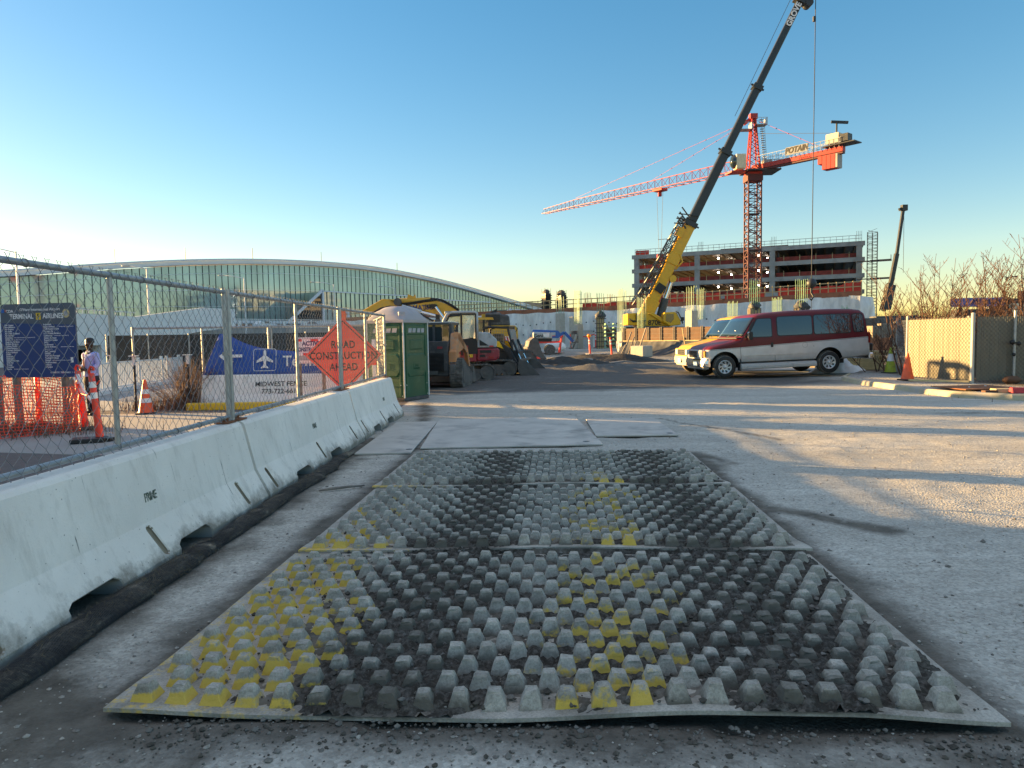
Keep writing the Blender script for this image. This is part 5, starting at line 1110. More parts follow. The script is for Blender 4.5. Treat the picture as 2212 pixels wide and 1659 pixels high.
def van_ring(x, zb, zt, w_):
    zc = max(zb + .2, min(1.12, zt - .13)); hs = [zb, zb + .06, zb + .5 * (zc - zb), zc] if zc > zb else [zb] * 4
    up = [zc + (zt - .16 - zc) * f for f in (.34, .67, 1.0)] if zt - .16 > zc else [zc + .01, zc + .02, zc + .03]
    pts = [(0, zb), (w_ * .8, zb), (w_ * .965, zb + .06), (w_ * .985, zb + .25 * (zc - zb)), (w_, hs[2]), (w_, zb + .75 * (zc - zb)), (side_y(w_, zc), zc)] + [(side_y(w_, z), z) for z in up]
    z3 = up[-1]; y3 = side_y(w_, z3); pts += [(y3 - .05, z3 + (zt - z3) * .55), (y3 - .16, z3 + (zt - z3) * .88), (y3 * .5, zt - .004), (0, zt)]
    return pts
def passenger_van(loc, rz, tilt, label, pm, plain=False, sc=1.09):
    t = thing('passenger_van', label, 'van', loc, rz, 'long passenger vans parked side by side', sc); t.rotation_euler = (0, -tilt, rz)
    rings = []
    for s in ST: p = van_ring(*s); rings.append([(s[0], y, z) for y, z in p] + [(s[0], -y, z) for y, z in p[-2:0:-1]])
    n = len(rings[0]); mb = new(pm); vs = [p for r in rings for p in r]; fs = []
    for i in range(len(rings) - 1):
        for j in range(n): fs.append((i * n + j, i * n + (j + 1) % n, (i + 1) * n + (j + 1) % n, (i + 1) * n + j))
    fs += [tuple(range(n))[::-1], tuple((len(rings) - 1) * n + j for j in range(n))]; mb.add(vs, fs, True); body = mb.build('body', t)
    XF, XR, RW = .60, 4.10, .375
    c = new('black')
    for x, r in ((XF, .47), (XR, .465)):
        for s in (-1, 1): c.cyl((x, s * .62, .40), (x, s * 1.2, .40), r, n=28)
    bpy.context.view_layer.update(); cut(body, c); body.data.polygons.foreach_set('use_smooth', [True] * len(body.data.polygons)); body.modifiers.new('es', 'EDGE_SPLIT').split_angle = R_(38)
    def onside(pts, off, s=-1): return [(x, s * (side_y(1.0, z) + off), z) for x, z in pts]
    def pane(pts, part, mt, off, s=-1, parent=t, k=8):
        """a window or panel that follows the curve of the body side"""
        mb = new(mt); z0 = min(p[1] for p in pts); z1 = max(p[1] for p in pts); bm = bmesh.new()
        f = bm.faces.new([bm.verts.new((p[0], 0, p[1])) for p in pts])
        for i in range(1, k): bmesh.ops.bisect_plane(bm, geom=bm.verts[:] + bm.edges[:] + bm.faces[:], plane_co=(0, 0, z0 + (z1 - z0) * i / k), plane_no=(0, 0, 1))
        bm.verts.index_update(); V = [(v.co.x, s * (side_y(1.0, v.co.z) + off), v.co.z) for v in bm.verts]; F = [[v.index for v in f.verts] for f in bm.faces]; bm.free()
        mb.add(V, F); o = mb.build(part, parent); sd = o.modifiers.new('thick', 'SOLIDIFY'); sd.thickness = .008; sd.offset = -1 if s < 0 else 1; return o
    def rnd_poly(p4, r, k=4):
        out = []
        for i in range(len(p4)):
            a, b, d = Vector(p4[i - 1]), Vector(p4[i]), Vector(p4[(i + 1) % len(p4)]); u = (a - b).normalized(); v = (d - b).normalized()
            for j in range(k + 1): tt = j / k; q = (b + u * r) * (1 - tt) ** 2 + b * 2 * tt * (1 - tt) + (b + v * r) * tt ** 2; out.append((q.x, q.y))
        return out
    W4 = [[(1.36, 1.30), (2.16, 1.29), (2.16, 1.86), (1.70, 1.86)], [(2.36, 1.31), (3.52, 1.31), (3.52, 1.90), (2.36, 1.90)], [(3.60, 1.31), (5.04, 1.31), (5.04, 1.91), (3.60, 1.91)], [(5.20, 1.33), (5.68, 1.33), (5.62, 1.90), (5.14, 1.90)]]
    W4 = [[(tail(x), z) for x, z in q] for q in W4]
    for s in (-1, 1):
        for i, w4 in enumerate(W4):
            cx = sum(p[0] for p in w4) / 4; cz = sum(p[1] for p in w4) / 4; big = [(p[0] + (.022 if p[0] > cx else -.022), p[1] + (.022 if p[1] > cz else -.022)) for p in w4]
            o = pane(rnd_poly(big, .09 if i else .05), 'window_frame', 'black', .004, s); pane(rnd_poly(w4, .08 if i else .045), 'window', 'van_glass', .009, s, parent=o)
        if s > 0: continue
        sm = []
        for ln in ([(1.12, .47), (1.12, .7), (1.10, .95), (1.14, 1.25), (1.30, 1.38), (1.62, 1.92)], [(2.26, .47), (2.26, 1.95)], [(3.565, .9), (3.565, 1.96)], [(1.12, .50), (3.62, .50)]):
            for a, b in zip(ln, ln[1:]): d = (Vector(b) - Vector(a)).normalized(); nrm = Vector((-d.y, d.x)) * .0055; sm.append([(a[0] + nrm.x, a[1] + nrm.y), (b[0] + nrm.x, b[1] + nrm.y), (b[0] - nrm.x, b[1] - nrm.y), (a[0] - nrm.x, a[1] - nrm.y)])
        for q in sm[:0]: pass
        mb = new('black')
        for q in sm: mb.add([(x, -(side_y(1.0, z) + .0035), z) for x, z in q], [(0, 1, 2, 3)])
        mb.build('door_seams', t)
        pane(rect(2.16, 1.02, .085, .15, .02), 'door_handle', 'black', .012); 
        fc = new('charcoal'); ring = [(3.27 + .088 * math.cos(a * math.pi / 10), .97 + .088 * math.sin(a * math.pi / 10)) for a in range(20)]; ri = [(3.27 + (x - 3.27) * .93, .97 + (z - .97) * .93) for x, z in ring]
        fc.add([(x, -1.003, z) for x, z in ring + ri], [(i, (i + 1) % 20, 20 + (i + 1) % 20, 20 + i) for i in range(20)]); fc.build('fuel_flap', t)
        mo = new(pm); 
        for a, b in ((.98, 1.0),): mo.bar((1.2, -1.003, .72), (3.58, -1.003, .72), .012, .035); mo.bar((4.66, -.995, .74), (5.42, -.97, .74), .012, .03)
        mo.build('side_moulding', t)
        rb = new('dusty_white'); rb.prism([(-1.10, .28), (-1.10, .36), (-1.06, .44), (-.9, .46), (-.9, .26)], 1.10, 3.62, lambda p, q: (q, p[0], p[1])); rb.build('running_board', t, bevel=.012)
        mi = new('black'); mi.box((1.38, -1.16, 1.34), (.12, .13, .26)); mi.bar((1.45, -1.0, 1.25), (1.4, -1.12, 1.3), .05); om = mi.build('mirror', t, bevel=.03, seg=2); new('chrome').box((1.31, -1.165, 1.345), (.03, .12, .23)).build('mirror_shell', om, bevel=.02)
        pane([(1.24, 1.27), (1.36, 1.27), (1.62, 1.84), (1.5, 1.72)], 'mirror_patch', 'black', .006)
    # windscreen, wipers
    wf = new('van_glass'); n0 = Vector((-.81, 0, .58)) * .008
    def wsp(u, v): x = 1.155 + .425 * v; z = 1.315 + .60 * v; hw = .93 - .055 * v; y = -hw + 2 * hw * u; bow = .05 * (abs(2 * u - 1) ** 2); return (x + n0.x + bow - .012, y, z + n0.z)
    wf.grid(wsp, 12, 4); wo = wf.build('windscreen', t); wo.modifiers.new('thick', 'SOLIDIFY').thickness = .01
    cw = new('black'); cw.box((1.10, 0, 1.275), (.16, 1.80, .045)); cw.build('cowl', t)
    wp = new('black')
    for y0 in (-.55, .1): wp.tube([(1.10, y0, 1.31), (1.19, y0 - .2, 1.37)], .012, n=5).tube([(1.17, y0 + .12, 1.355), (1.21, y0 - .48, 1.385)], .010, n=5)
    wp.build('wipers', t); new('white_ink').box((1.27, -.25, 1.47), (.02, .09, .11)).build('windscreen_card', t)
    # front end
    fr = new('dusty_white' if not plain else pm); fr.box((-.03, 0, .79), (.08, 1.46, .30)); fr.build('front_panel', t, bevel=.03, seg=2)
    gr = new('black'); gr.box((-.075, 0, .80), (.02, .74, .22)); g2 = gr.build('grille', t); gb = new('chrome' if not plain else 'charcoal')
    for z in (.70, .765, .835, .90): gb.box((-.088, 0, z), (.02, .76, .016))
    for k in range(9): gb.box((-.088, -.37 + k * .0925, .80), (.02, .014, .21))
    gb.build('grille_bars', g2)
    for s in (-1, 1):
        h = new('headlamp'); h.box((-.055, s * .53, .80), (.06, .27, .21)); h.box((.0, s * .69, .80), (.10, .06, .21)); ho = h.build('headlight', t, bevel=.02); new('amber').box((.06, s * .775, .80), (.20, .06, .21), Matrix.Rotation(-s * .45, 3, 'Z')).build('turn_lamp', ho, bevel=.015)
    bp = new('chrome' if not plain else 'cream_bumper')
    def bump(z0, z1, dx):
        path = [(.13, -1.0), (.07, -1.0), (-.0, -.94), (-.07, -.7), (-.10, 0), (-.07, .7), (-.0, .94), (.07, 1.0), (.13, 1.0)]
        for i in range(len(path) - 1): a, b = path[i], path[i + 1]; bp.add([(a[0] - dx, a[1], z0), (b[0] - dx, b[1], z0), (b[0] - dx * .6, b[1], z1), (a[0] - dx * .6, a[1], z1), (a[0] + .1, a[1] * .94, z0), (b[0] + .1, b[1] * .94, z0), (b[0] + .1, b[1] * .94, z1), (a[0] + .1, a[1] * .94, z1)], [(0, 1, 2, 3), (3, 2, 6, 7), (0, 4, 5, 1)])
    bump(.40, .50, .03); bump(.50, .60, .045); bump(.60, .66, .02); bp.build('front_bumper', t)
    lo = new('dusty_white'); lo.box((.06, 0, .36), (.2, 1.5, .1)); lo.build('valance', t, bevel=.02)
    new('plate_blue').box((-.165, -.35 if not plain else 0, .50), (.012, .30, .15)).build('licence_plate', t)
    for x in (1.08,):
        for s in (-1, 1): new('rubber').box((x + .03, s * .88, .42), (.03, .22, .38)).build('mud_flap', t)
    new('tail_red').box((tail(5.93), -.955, 1.12), (.06, .06, .34)).build('tail_lamp', t); new('tail_red').box((tail(5.93), .955, 1.12), (.06, .06, .34)).build('tail_lamp', t)
    rbp = new('chrome'); rbp.box((tail(6.06), 0, .52), (.16, 1.9, .2)); rbp.use('charcoal').box((tail(6.0), 0, .55), (.2, 1.7, .1)); rbp.build('rear_bumper', t, bevel=.03)
    new('dark_metal').box((2.8, 0, .38), (4.2, .9, .16)).box((4.10, 0, .37), (.2, 1.5, .2)).build('underbody', t)
    for x in (XF, XR):
        for s in (-1, 1):
            ty = new('black'); y = s * .86; ax = (0, s, 0)
            ty.lathe([(.20, -.11), (.33, -.12), (.365, -.09), (.375, 0), (.365, .09), (.33, .12), (.215, .10)], (x, y, RW), n=36, axis=ax, caps=False); o = ty.build('wheel', t)
            tw = new('tyre_dust'); tw.lathe([(.366, -.085), (.378, -.02), (.378, .03), (.366, .085), (.338, .122)], (x, y, RW), n=36, axis=ax, caps=False); tw.build('tyre_tread', o)
            rm = new('rim_silver'); rm.lathe([(.222, .09), (.218, .118), (.20, .108), (.19, .095), (.05, .10)], (x, y, RW), n=32, axis=ax); rm.ball((x, y + s * .10, RW), .062, 12, (1, .8, 1)); ro = rm.build('rim', o)
            sl = new('black')
            for k in range(8):
                a = k * math.pi / 4 + .2
                def pp(r, da): return (x + r * math.cos(a + da) , y + s * .104, RW + r * math.sin(a + da))
                sl.add([pp(.10, -.28), pp(.185, -.02), pp(.185, .30), pp(.12, .22)], [(0, 1, 2, 3)])
            sl.build('rim_slots', ro)
    return t
mat('tyre_dust', (.16, .14, .115), .9, var=.3, scale=10); mat('rim_silver', (.55, .55, .54), .3, metal=.3)
mat('van_glass', (.010, .020, .030), .03, var=.15, scale=2, spec=1.0); mat('cream_bumper', (.40, .37, .28), .6, var=.08)
mat('dusty_white', (.42, .40, .37), .6, var=.1, dirt=(.26, .23, .2), damt=.25, dscale=6); mat('headlamp', (.7, .7, .66), .12, var=.1, scale=30, spec=1); mat('plate_blue', (.35, .55, .75), .4, var=.1); mat('tail_red', (.25, .008, .008), .2, var=.05)
VR = R_(5.5)
def van_at(wx, wy): c, s = math.cos(VR), math.sin(VR); k = 1.09; lx, ly = .60 * k, -.98 * k; return (wx - lx * c + ly * s, wy - lx * s - ly * c, 0.0)
passenger_van(van_at(7.46, 24.75), VR, R_(1.4), 'maroon over silver passenger van with a chrome bumper, nearer of the two vans', 'van_maroon_silver')
passenger_van(van_at(7.72, 27.7), VR, R_(1.4), 'yellow van peeping out beyond the maroon and silver van', 'van_yellow', plain=True)
# ================================================================ WRAPPED PODIUM OF THE NEW BUILDING
PODP = [(-28, 116), (-14, 111), (-1.9, 106), (3.3, 104), (13.6, 98.8), (27.4, 92.5), (36, 89.2), (42.4, 86.4)]
ZP = [4.6, 4.75, 4.9, 4.95, 5.05, 5.35, 5.66, 5.85]
def ztop(x):
    for (a, b), (c, d) in zip(zip([p[0] for p in PODP], ZP), zip([p[0] for p in PODP[1:]], ZP[1:])):
        if x <= c: return b + (d - b) * (x - a) / (c - a)
    return ZP[-1]
def along(path, s):
    for i in range(len(path) - 1):
        a, b = Vector(path[i]), Vector(path[i + 1]); L_ = (b - a).length
        if s <= L_ or i == len(path) - 2: return a + (b - a) * min(1, s / L_), (b - a).normalized()
        s -= L_
def path_len(path): return sum((Vector(q) - Vector(p)).length for p, q in zip(path, path[1:]))
PL_ = path_len(PODP)
def podium():
    t = thing('podium', 'low concrete building wrapped in pale plastic sheeting, with a railed deck on top', 'building', (0, 0, 0))
    back = [(x + 2, y + 22) for x, y in PODP]
    sl = new('grey_concrete'); n = len(PODP)
    vs = [(x + .3, y + .6, .0) for x, y in PODP] + [(x, y, 0) for x, y in back[::-1]]
    sl.prism([(p[0], p[1]) for p in vs], -.5, -.02, lambda p, q: (p[0], p[1], q + ztop(min(p[0], 42.4)))); sl.build('deck_slab', t)
    eb = new('edge_board')
    for p, q in zip(PODP, PODP[1:]): eb.bar((p[0], p[1], ztop(p[0]) + .28), (q[0], q[1], ztop(q[0]) + .28), .25, .62)
    eb.build('edge_board', t)
    sh = new('poly_sheet'); N, M_ = 260, 12
    def fn(u, v):
        s = u * PL_; p, d = along(PODP, s); nrm = Vector((d.y, -d.x)); fold = .28 * fbm(s * .22 + v * 1.4, v * .9, 2, 4) + .10 * abs(fbm(s * .9 - v * 1.2, v * .5, 5, 3)); o = -.15 + nrm.length * (.35 + fold + .35 * math.sin(v * math.pi) * (.5 + .5 * math.sin(s * .9)))
        return (p.x + nrm.x * o, p.y + nrm.y * o, (ztop(p.x) + .04) * v + .06 * math.sin(s * 1.7) * v)
    sh.grid(fn, N, M_)
    def fe(u, v):                                                        # the sheet turns the corner and billows
        a = u * 1.9; r = 1.6 + .5 * math.sin(v * 2.5) + .25 * fbm(a * 2, v * 3); c = Vector((42.2, 88.2)); return (c.x + r * math.sin(a) * 1.25, c.y - r * math.cos(a), 5.85 * v - .5 * u * v)
    sh.grid(fe, 16, 10); o = sh.build('plastic_sheeting', t, fix=False)
    bt = new('pine')                                                      # battens and washers that pin the sheet
    for k in range(70):
        s = PL_ * (k + .5) / 70; p, d = along(PODP, s); nrm = Vector((d.y, -d.x)); 
        for z in (2.0, 3.4): bt.use('black').box((p.x + nrm.x * .85, p.y + nrm.y * .85, z + .2 * math.sin(k)), (.16, .16, .16))
    bt.build('washers', t)
    rl = new('tan_wood'); path = [(x + .2, y + .3) for x, y in PODP]
    for k in range(0, 84):
        s = PL_ * k / 83; p, d = along(path, s); zt = ztop(p.x); rl.box((p.x, p.y, zt + 1.0), (.10, .10, 1.7)); 
        if k:
            for z in (1.15, 1.75): rl.bar((pp.x, pp.y, zp + z), (p.x, p.y, zt + z), .05, .12)
        pp = p; zp = zt
    rl.build('guard_rail', t)
    nt_ = new('net_red')
    for s0, s1, h in ((41, 50, .5), (50, 56, .9), (56, 60, .95), (60.5, 63, .8), (63.5, 65.5, .7), (67, 71, .95), (71, 74.5, .85), (74.5, PL_, 1.1)):
        k = max(2, int((s1 - s0) / 1.2))
        def fnn(u, v): p, d = along(path, s0 + (s1 - s0) * u); return (p.x + .1 * fbm(u * 9, v * 2), p.y + .1, ztop(p.x) + .58 + h * v + .08 * math.sin(u * 14) * v)
        nt_.grid(fnn, k * 3, 2)
    nt_.build('edge_netting', t, fix=False)
    clm = new('grey_concrete')
    for s in (8, 20, 33, 46, 60, 72): p, d = along(PODP, s); clm.box((p.x - d.y * -1.0 + 1.5, p.y + 1.5, 2.3), (.8, .8, 4.6))
    clm.build('inner_columns', t)
def poly_mat():
    m, t, b = new_mat('poly_sheet'); pos = node(t, 'ShaderNodeTexCoord').outputs['Object']
    mp = node(t, 'ShaderNodeMapping'); mp.inputs['Scale'].default_value = (1, 1, .25); mp.inputs['Rotation'].default_value = (.3, .35, .2); t.links.new(pos, mp.inputs[0]); f = nz(t, mp.outputs[0], 1.3, 8, .65)
    t.links.new(mixc(t, mrange(t, f, .35, .68), (.50, .50, .50), (.80, .79, .77)), b.inputs['Base Color']); b.inputs['Roughness'].default_value = .35; b.inputs['Specular IOR Level'].default_value = .6
    bp = node(t, 'ShaderNodeBump'); bp.inputs['Strength'].default_value = .8; bp.inputs['Distance'].default_value = .25; t.links.new(f, bp.inputs['Height']); t.links.new(bp.outputs[0], b.inputs['Normal'])
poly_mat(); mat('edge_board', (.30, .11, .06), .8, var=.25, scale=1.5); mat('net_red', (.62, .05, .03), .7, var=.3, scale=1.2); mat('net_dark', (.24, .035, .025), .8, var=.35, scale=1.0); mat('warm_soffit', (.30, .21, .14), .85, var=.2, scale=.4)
podium()
# ================================================================ PARKING GARAGE FRAME
def garage():
    A = Vector((27.7, 158.8)); B = Vector((69.0, 140.6)); d = (B - A).normalized(); n = Vector((-d.y, d.x)); L_ = (B - A).length; D = 30
    t = thing('parking_garage', 'four-storey concrete parking garage under construction behind the podium', 'building', (A.x, A.y, 0), math.atan2(d.y, d.x)); LV = [3.3, 6.45, 9.6, 12.75, 15.9, 19.0]
    fr = [0, .333, .645, 1.0]; fr = [0, .30, .635, 1.0]
    for z in LV:
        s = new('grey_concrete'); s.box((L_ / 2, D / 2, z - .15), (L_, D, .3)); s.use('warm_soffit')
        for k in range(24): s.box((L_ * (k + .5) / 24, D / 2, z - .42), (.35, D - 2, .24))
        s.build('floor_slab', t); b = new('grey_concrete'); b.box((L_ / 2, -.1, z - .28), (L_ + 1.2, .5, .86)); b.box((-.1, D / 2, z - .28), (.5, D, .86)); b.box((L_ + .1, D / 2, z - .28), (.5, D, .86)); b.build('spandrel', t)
    for f in fr: new('grey_concrete').box((L_ * f + (.4 if f == 0 else -.4 if f == 1 else 0), .16, 9.4), (1.05, .9, 18.8)).build('column', t)
    for k in range(1, 5): new('grey_concrete').box((.1, D * k / 5, 9.4), (.8, 1.9, 18.8)).build('column', t)
    for k in range(1, 5): new('grey_concrete').box((L_ - .1, D * k / 4 - .4, 9.4), (.8, .9, 18.8)).build('column', t)
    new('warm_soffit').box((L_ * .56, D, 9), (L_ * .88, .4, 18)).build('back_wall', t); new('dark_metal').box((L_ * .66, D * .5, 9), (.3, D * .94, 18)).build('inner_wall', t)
    for k, (x0, x1) in enumerate(((.02, .29), (.31, .62), (.65, .985))):
        for z in LV[1:5]:
            new('net_dark' if k else 'net_red').box((L_ * (x0 + x1) / 2, .75, z + .55), (L_ * (x1 - x0), .03, 1.05)).build('edge_netting', t)
            st = new('pine')
            for q in range(5): st.box((L_ * (x0 + (x1 - x0) * (q + .5) / 5), .6, z + .7), (.10, .08, 1.4))
            st.build('rail_posts', t)
    r = new('galvanised')
    for k in range(41): r.box((L_ * k / 40, .2, 19.7), (.07, .07, 1.4))
    for z in (19.75, 20.35): r.box((L_ / 2, .2, z), (L_, .07, .09)); r.box((.2, D / 2, z), (.06, D, .07))
    r.build('roof_rail', t); new('mast_red').box((L_ * .55, 3, 19.35), (L_ * .30, 1.5, .5)).build('roof_stack', t); new('net_red').box((1.6, .35, 19.6), (3, .04, 1.1)).build('edge_netting', t)
    rb = new('grey_wood')
    for f in (.305, .63, .98):
        for q in range(4): rb.box((L_ * f + q * .3, .4, 20), (.06, .06, 2.4))
    rb.build('rebar', t)
    for zf in LV[2:]:
        for fx, dy in ((.38, 6), (.42, 14), (.47, 23), (.565, 6), (.595, 12)):
            new('lamp_white').ball((L_ * fx, dy, zf - .95), .19, 8).build('ceiling_lamp', t)
    lp = new('galvanised'); lp.box((L_ * .135, 5, 21), (.14, .14, 4)).box((L_ * .115, 5, 22.9), (2.2, .12, .12)); lp.build('lamp_post', t)
garage()
def scaffold():
    p = P(1882, 690, 138); t = thing('scaffold_tower', 'tall scaffold stair tower against the right end of the parking garage', 'scaffold', (p.x, 138, 0), R_(-30)); mb = new('dark_metal')
    for x in (-.85, 0, .85):
        for y in (-1, 1): mb.box((x, y, 10.2), (.09, .09, 20.4))
    for k in range(34):
        z = .6 + k * .6
        for y in (-1, 1): mb.box((0, y, z), (1.7, .06, .06))
        for x in (-.85, .85): mb.box((x, 0, z), (.06, 2, .06))
        if k % 2: mb.bar((-.85, -1, z), (.85, -1, z + .6), .05); mb.bar((.85, 1, z), (-.85, 1, z + .6), .3, .05)
    mb.build('frame', t); pf = new('dark_metal')
    for z in (11.6, 15.0): pf.box((1.5, 0, z), (3.6, 2, .25)).box((-1.5, 0, z), (2.2, 1.5, .12)).box((3.2, 0, z + .5), (.06, 2, .9))
    pf.build('platforms', t)
scaffold()
# ================================================================ TOWER CRANE
def lattice(mb, a, b, w0, w1, seg, r, up=(0, 0, 1), tri=False, cr=None):
    """open truss from a to b; square (tower) or triangular (jib) section tapering from w0 to w1"""
    a = Vector(a); b = Vector(b); d = (b - a).normalized(); up = Vector(up); s = d.cross(up).normalized(); up = s.cross(d); cr = cr or r * .6
    off = [(-.5, 0), (.5, 0), (0, .95)] if tri else [(-.5, -.5), (.5, -.5), (.5, .5), (-.5, .5)]
    st = lambda i: [a + (b - a) * (i / seg) + (s * o[0] + up * o[1]) * (w0 + (w1 - w0) * i / seg) for o in off]
    n = len(off)
    for i in range(seg):
        p, q = st(i), st(i + 1)
        for j in range(n):
            mb.bar(p[j], q[j], r); k = (j + 1) % n
            if tri and j: m = (p[2 if j == 1 else j] + q[2 if j == 1 else j]) / 2; mb.bar(p[0 if j == 2 else 1], m if tri else q[k], cr); mb.bar(m, q[0 if j == 2 else 1], cr)
            else: mb.bar(p[j], q[k], cr) if i % 2 else mb.bar(p[k], q[j], cr)
            if not tri: mb.bar(q[j], q[k], cr)
            elif j == 0: mb.bar(q[0], q[1], cr)
def tower_crane():
    y = 100.0; o = P(1625, 680, y); t = thing('tower_crane', 'red tower crane with a long lattice jib and a counter-jib of red ballast blocks', 'tower crane', (o.x, y, 0)); W = 1.75
    m = new('mast_red'); lattice(m, (0, 0, 0), (0, 0, 22.6), W, W, 26, .17, (0, 1, 0), cr=.09); m.build('mast', t)
    l = new('dark_metal'); l.box((.3, .2, 11), (.05, .05, 22)).box((.7, .2, 11), (.05, .05, 22))
    for k in range(60): l.box((.5, .2, .3 + k * .36), (.4, .04, .04))
    for z in (8, 13, 18): l.box((0, 0, z), (1.5, 1.5, .12))
    l.build('ladder', t)
    f = new('mast_red'); f.box((0, 0, 22.9), (2.1, 2.1, .9)); f.use('crane_red').box((0, 0, 23.6), (1.9, 1.9, .6)); f.build('slewing_ring', t)
    dj = Vector((-.64, .77, 0)).normalized(); sd = Vector((dj.y, -dj.x, 0)); zj = 24.3
    pf = new('dark_metal'); pf.box((.9, -.2, 23.75), (4.6, 3.6, .18)); pf.use('crane_red').bar(Vector((0, 0, 23.85)), Vector((-3.6, -.6, 23.6)), 2.0, .2); pf.use('dark_metal')
    for x in (1.9, 3.1): pf.box((x, -1.9, 24.4), (.06, .06, 1.2))
    for z in (24.4, 25): pf.box((2.4, -1.9, z), (1.5, .05, .05)); pf.box((3.1, -.4, z), (.05, 3, .05))
    pf.use('grey_concrete').box((1.6, -.8, 24.5), (1.1, 1, 1.4)); pf.build('platform', t)
    cb = new('cream_panel'); cb.box((-2.2, -1.2, 24.9), (1.35, 1.4, 2.0)); cb.build('cab', t, bevel=.15, seg=2); g = new('cab_glass'); g.ball((-2.98, -1.2, 24.95), .8, 14, (.75, .85, 1.2)); g.use('dark_metal').bar((-3.45, -1.95, 24.95), (-3.45, -.4, 24.95), .06); g.build('cab_glass', t)
    a = new('crane_red'); top = Vector((0, 0, 31.2))                        # tower head
    for sx in (-.75, .75):
        for sy in (-.75, .75): a.bar((sx, sy, 23.8), top + Vector((sx * .3, sy * .3, 0)), .18)
    for k in range(8):
        z0, z1 = 24 + k * .88, 24.9 + k * .88; q0 = .75 * (1 - .7 * (z0 - 23.8) / 7.4); q1 = .75 * (1 - .7 * (z1 - 23.8) / 7.4)
        for s in (1, -1): a.bar((-q0 * s, -q0, z0), (q1 * s, -q1, z1), .07); a.bar((-q0 * s, q0, z0), (q1 * s, q1, z1), .07); a.bar((q0 * s, -q0, z0), (q1 * s, q1, z1), .07)
    a.box((0, 0, 31.3), (1.0, .8, .7)).bar((-.1, 0, 31.2), (-1.2, .4, 30.4), .4); a.build('tower_head', t)
    ld = new('galvanised')
    for k in range(22): z = 24.2 + k * .31; x = 1.0 - .6 * (k / 22) + .5; ld.box((x, -.5, z), (.5, .4, .04))
    ld.bar((1.4, -.5, 24), (.95, -.5, 31), .05).bar((1.8, -.5, 24), (1.3, -.5, 31), .05)
    for x, z in ((.9, 30.0), (-1.2, 29.4)): ld.box((x, -.3, z), (1.5, 1.4, .08)); ld.box((x, -1.0, z + .9), (1.5, .05, .05)); ld.box((x + .7, -.3, z + .5), (.05, 1.4, .9))
    ld.build('head_platform', t)
    j = new('crane_red'); J0 = Vector((0, 0, zj)) + dj * 1.0; J1 = Vector((0, 0, zj + .0)) + dj * 43; J1.z -= .1
    lattice(j, J0, J0.lerp(J1, .8), 1.7, 1.35, 24, .095, tri=True, cr=.05); lattice(j, J0.lerp(J1, .8), J1, 1.35, .9, 8, .08, tri=True, cr=.045); j.build('jib', t)
    pe = new('crane_red'); th = top + Vector((0, 0, -.2))
    for f_, r in ((.40, .045), (.80, .045)):
        e = J0.lerp(J1, f_) + Vector((0, 0, 1.5)); pe.bar(th, e, r * .8)
        for k in range(1, 9): p = th.lerp(e, k / 9); pe.box(p, (.11, .11, .11))
    CJ = -dj * 12.6; e = CJ * .82 + Vector((0, 0, zj + .4)); pe.bar(th, e, .04)
    for k in range(1, 6): pe.box(th.lerp(e, k / 6), (.11, .11, .11))
    pe.use('dark_metal').bar(th + Vector((0, 0, -2)), CJ * .9 + Vector((0, 0, zj + 2.2)), .04); pe.build('pendants', t)
    c = new('crane_red'); c.bar((0, 0, zj), CJ + Vector((0, 0, zj)), .8, .6); c.use('mast_red').bar(Vector((0, 0, zj - .45)), CJ + Vector((0, 0, zj - .45)), .7, .18); c.build('counter_jib', t)
    hr = new('galvanised')
    for k in range(20):
        p = CJ * (.08 + .9 * k / 19) + Vector((0, 0, zj))
        for s in (-1, 1): hr.box(p + sd * .75 * s + Vector((0, 0, .8)), (.045, .045, 1.2))
    for z in (.8, 1.35):
        for s in (-1, 1): hr.bar(CJ * .08 + sd * .75 * s + Vector((0, 0, zj + z)), CJ + sd * .75 * s + Vector((0, 0, zj + z)), .045)
    hr.build('hand_rail', t)
    bl = new('crane_red')
    for k in range(4): bl.bar(CJ * (.76 + .045 * k) + Vector((0, 0, zj - 1.35 + (.4 if k == 0 else 0))), CJ * (.76 + .045 * k + .041) + Vector((0, 0, zj - 1.35 + (.4 if k == 0 else 0))), 1.3, 1.7 if k else 1.0)
    bl.use('grey_concrete').bar(CJ * .941 + Vector((0, 0, zj - 1.35)), CJ * .96 + Vector((0, 0, zj - 1.35)), 1.3, 1.7); bl.build('ballast', t)
    wn = new('cream_panel'); p = CJ * .90 + Vector((0, 0, zj + 1.5)); wn.bar(p - dj * .8, p + dj * .8, 1.1, 1.15); wn.use('dark_metal').bar(p - dj * 1.0 - Vector((0, 0, .2)), p - dj * 2.0 - Vector((0, 0, .2)), 1.2, .9).bar(p - dj * 3.0 + Vector((0, 0, -.95)), p + dj * 1 + Vector((0, 0, -.95)), 2, .12).box(p + Vector((.3, 0, 1.4)), (.16, .16, 1.6)).bar(p + Vector((-.4, 0, 2.1)), p + Vector((1.6, -.3, 1.9)), .3, .3); wn.build('winch', t)
    sg = new('sign_grey'); q0, q1 = CJ * .42 + Vector((0, 0, zj + 1.02)), CJ * .66 + Vector((0, 0, zj + 1.02)); off = -sd * .85 if (-sd).y < 0 else sd * .85
    sg.bar(q0 + off, q1 + off, .05, 1.0); tx = sg.use('black_ink'); mid = (q0 + q1) / 2 + off * 1.06; rt = (q1 - q0).normalized(); sg.text('POTAIN', 1.02, face_M(mid, rt, (0, 0, 1)), bold=.04, sx=.86, shear=.2); sg.text('CENTRAL', .42, face_M(mid + Vector((0, 0, -1.05)) - off * .02 + off.normalized() * .0, rt, (0, 0, 1)), sx=.95); sg.build('name_board', t)
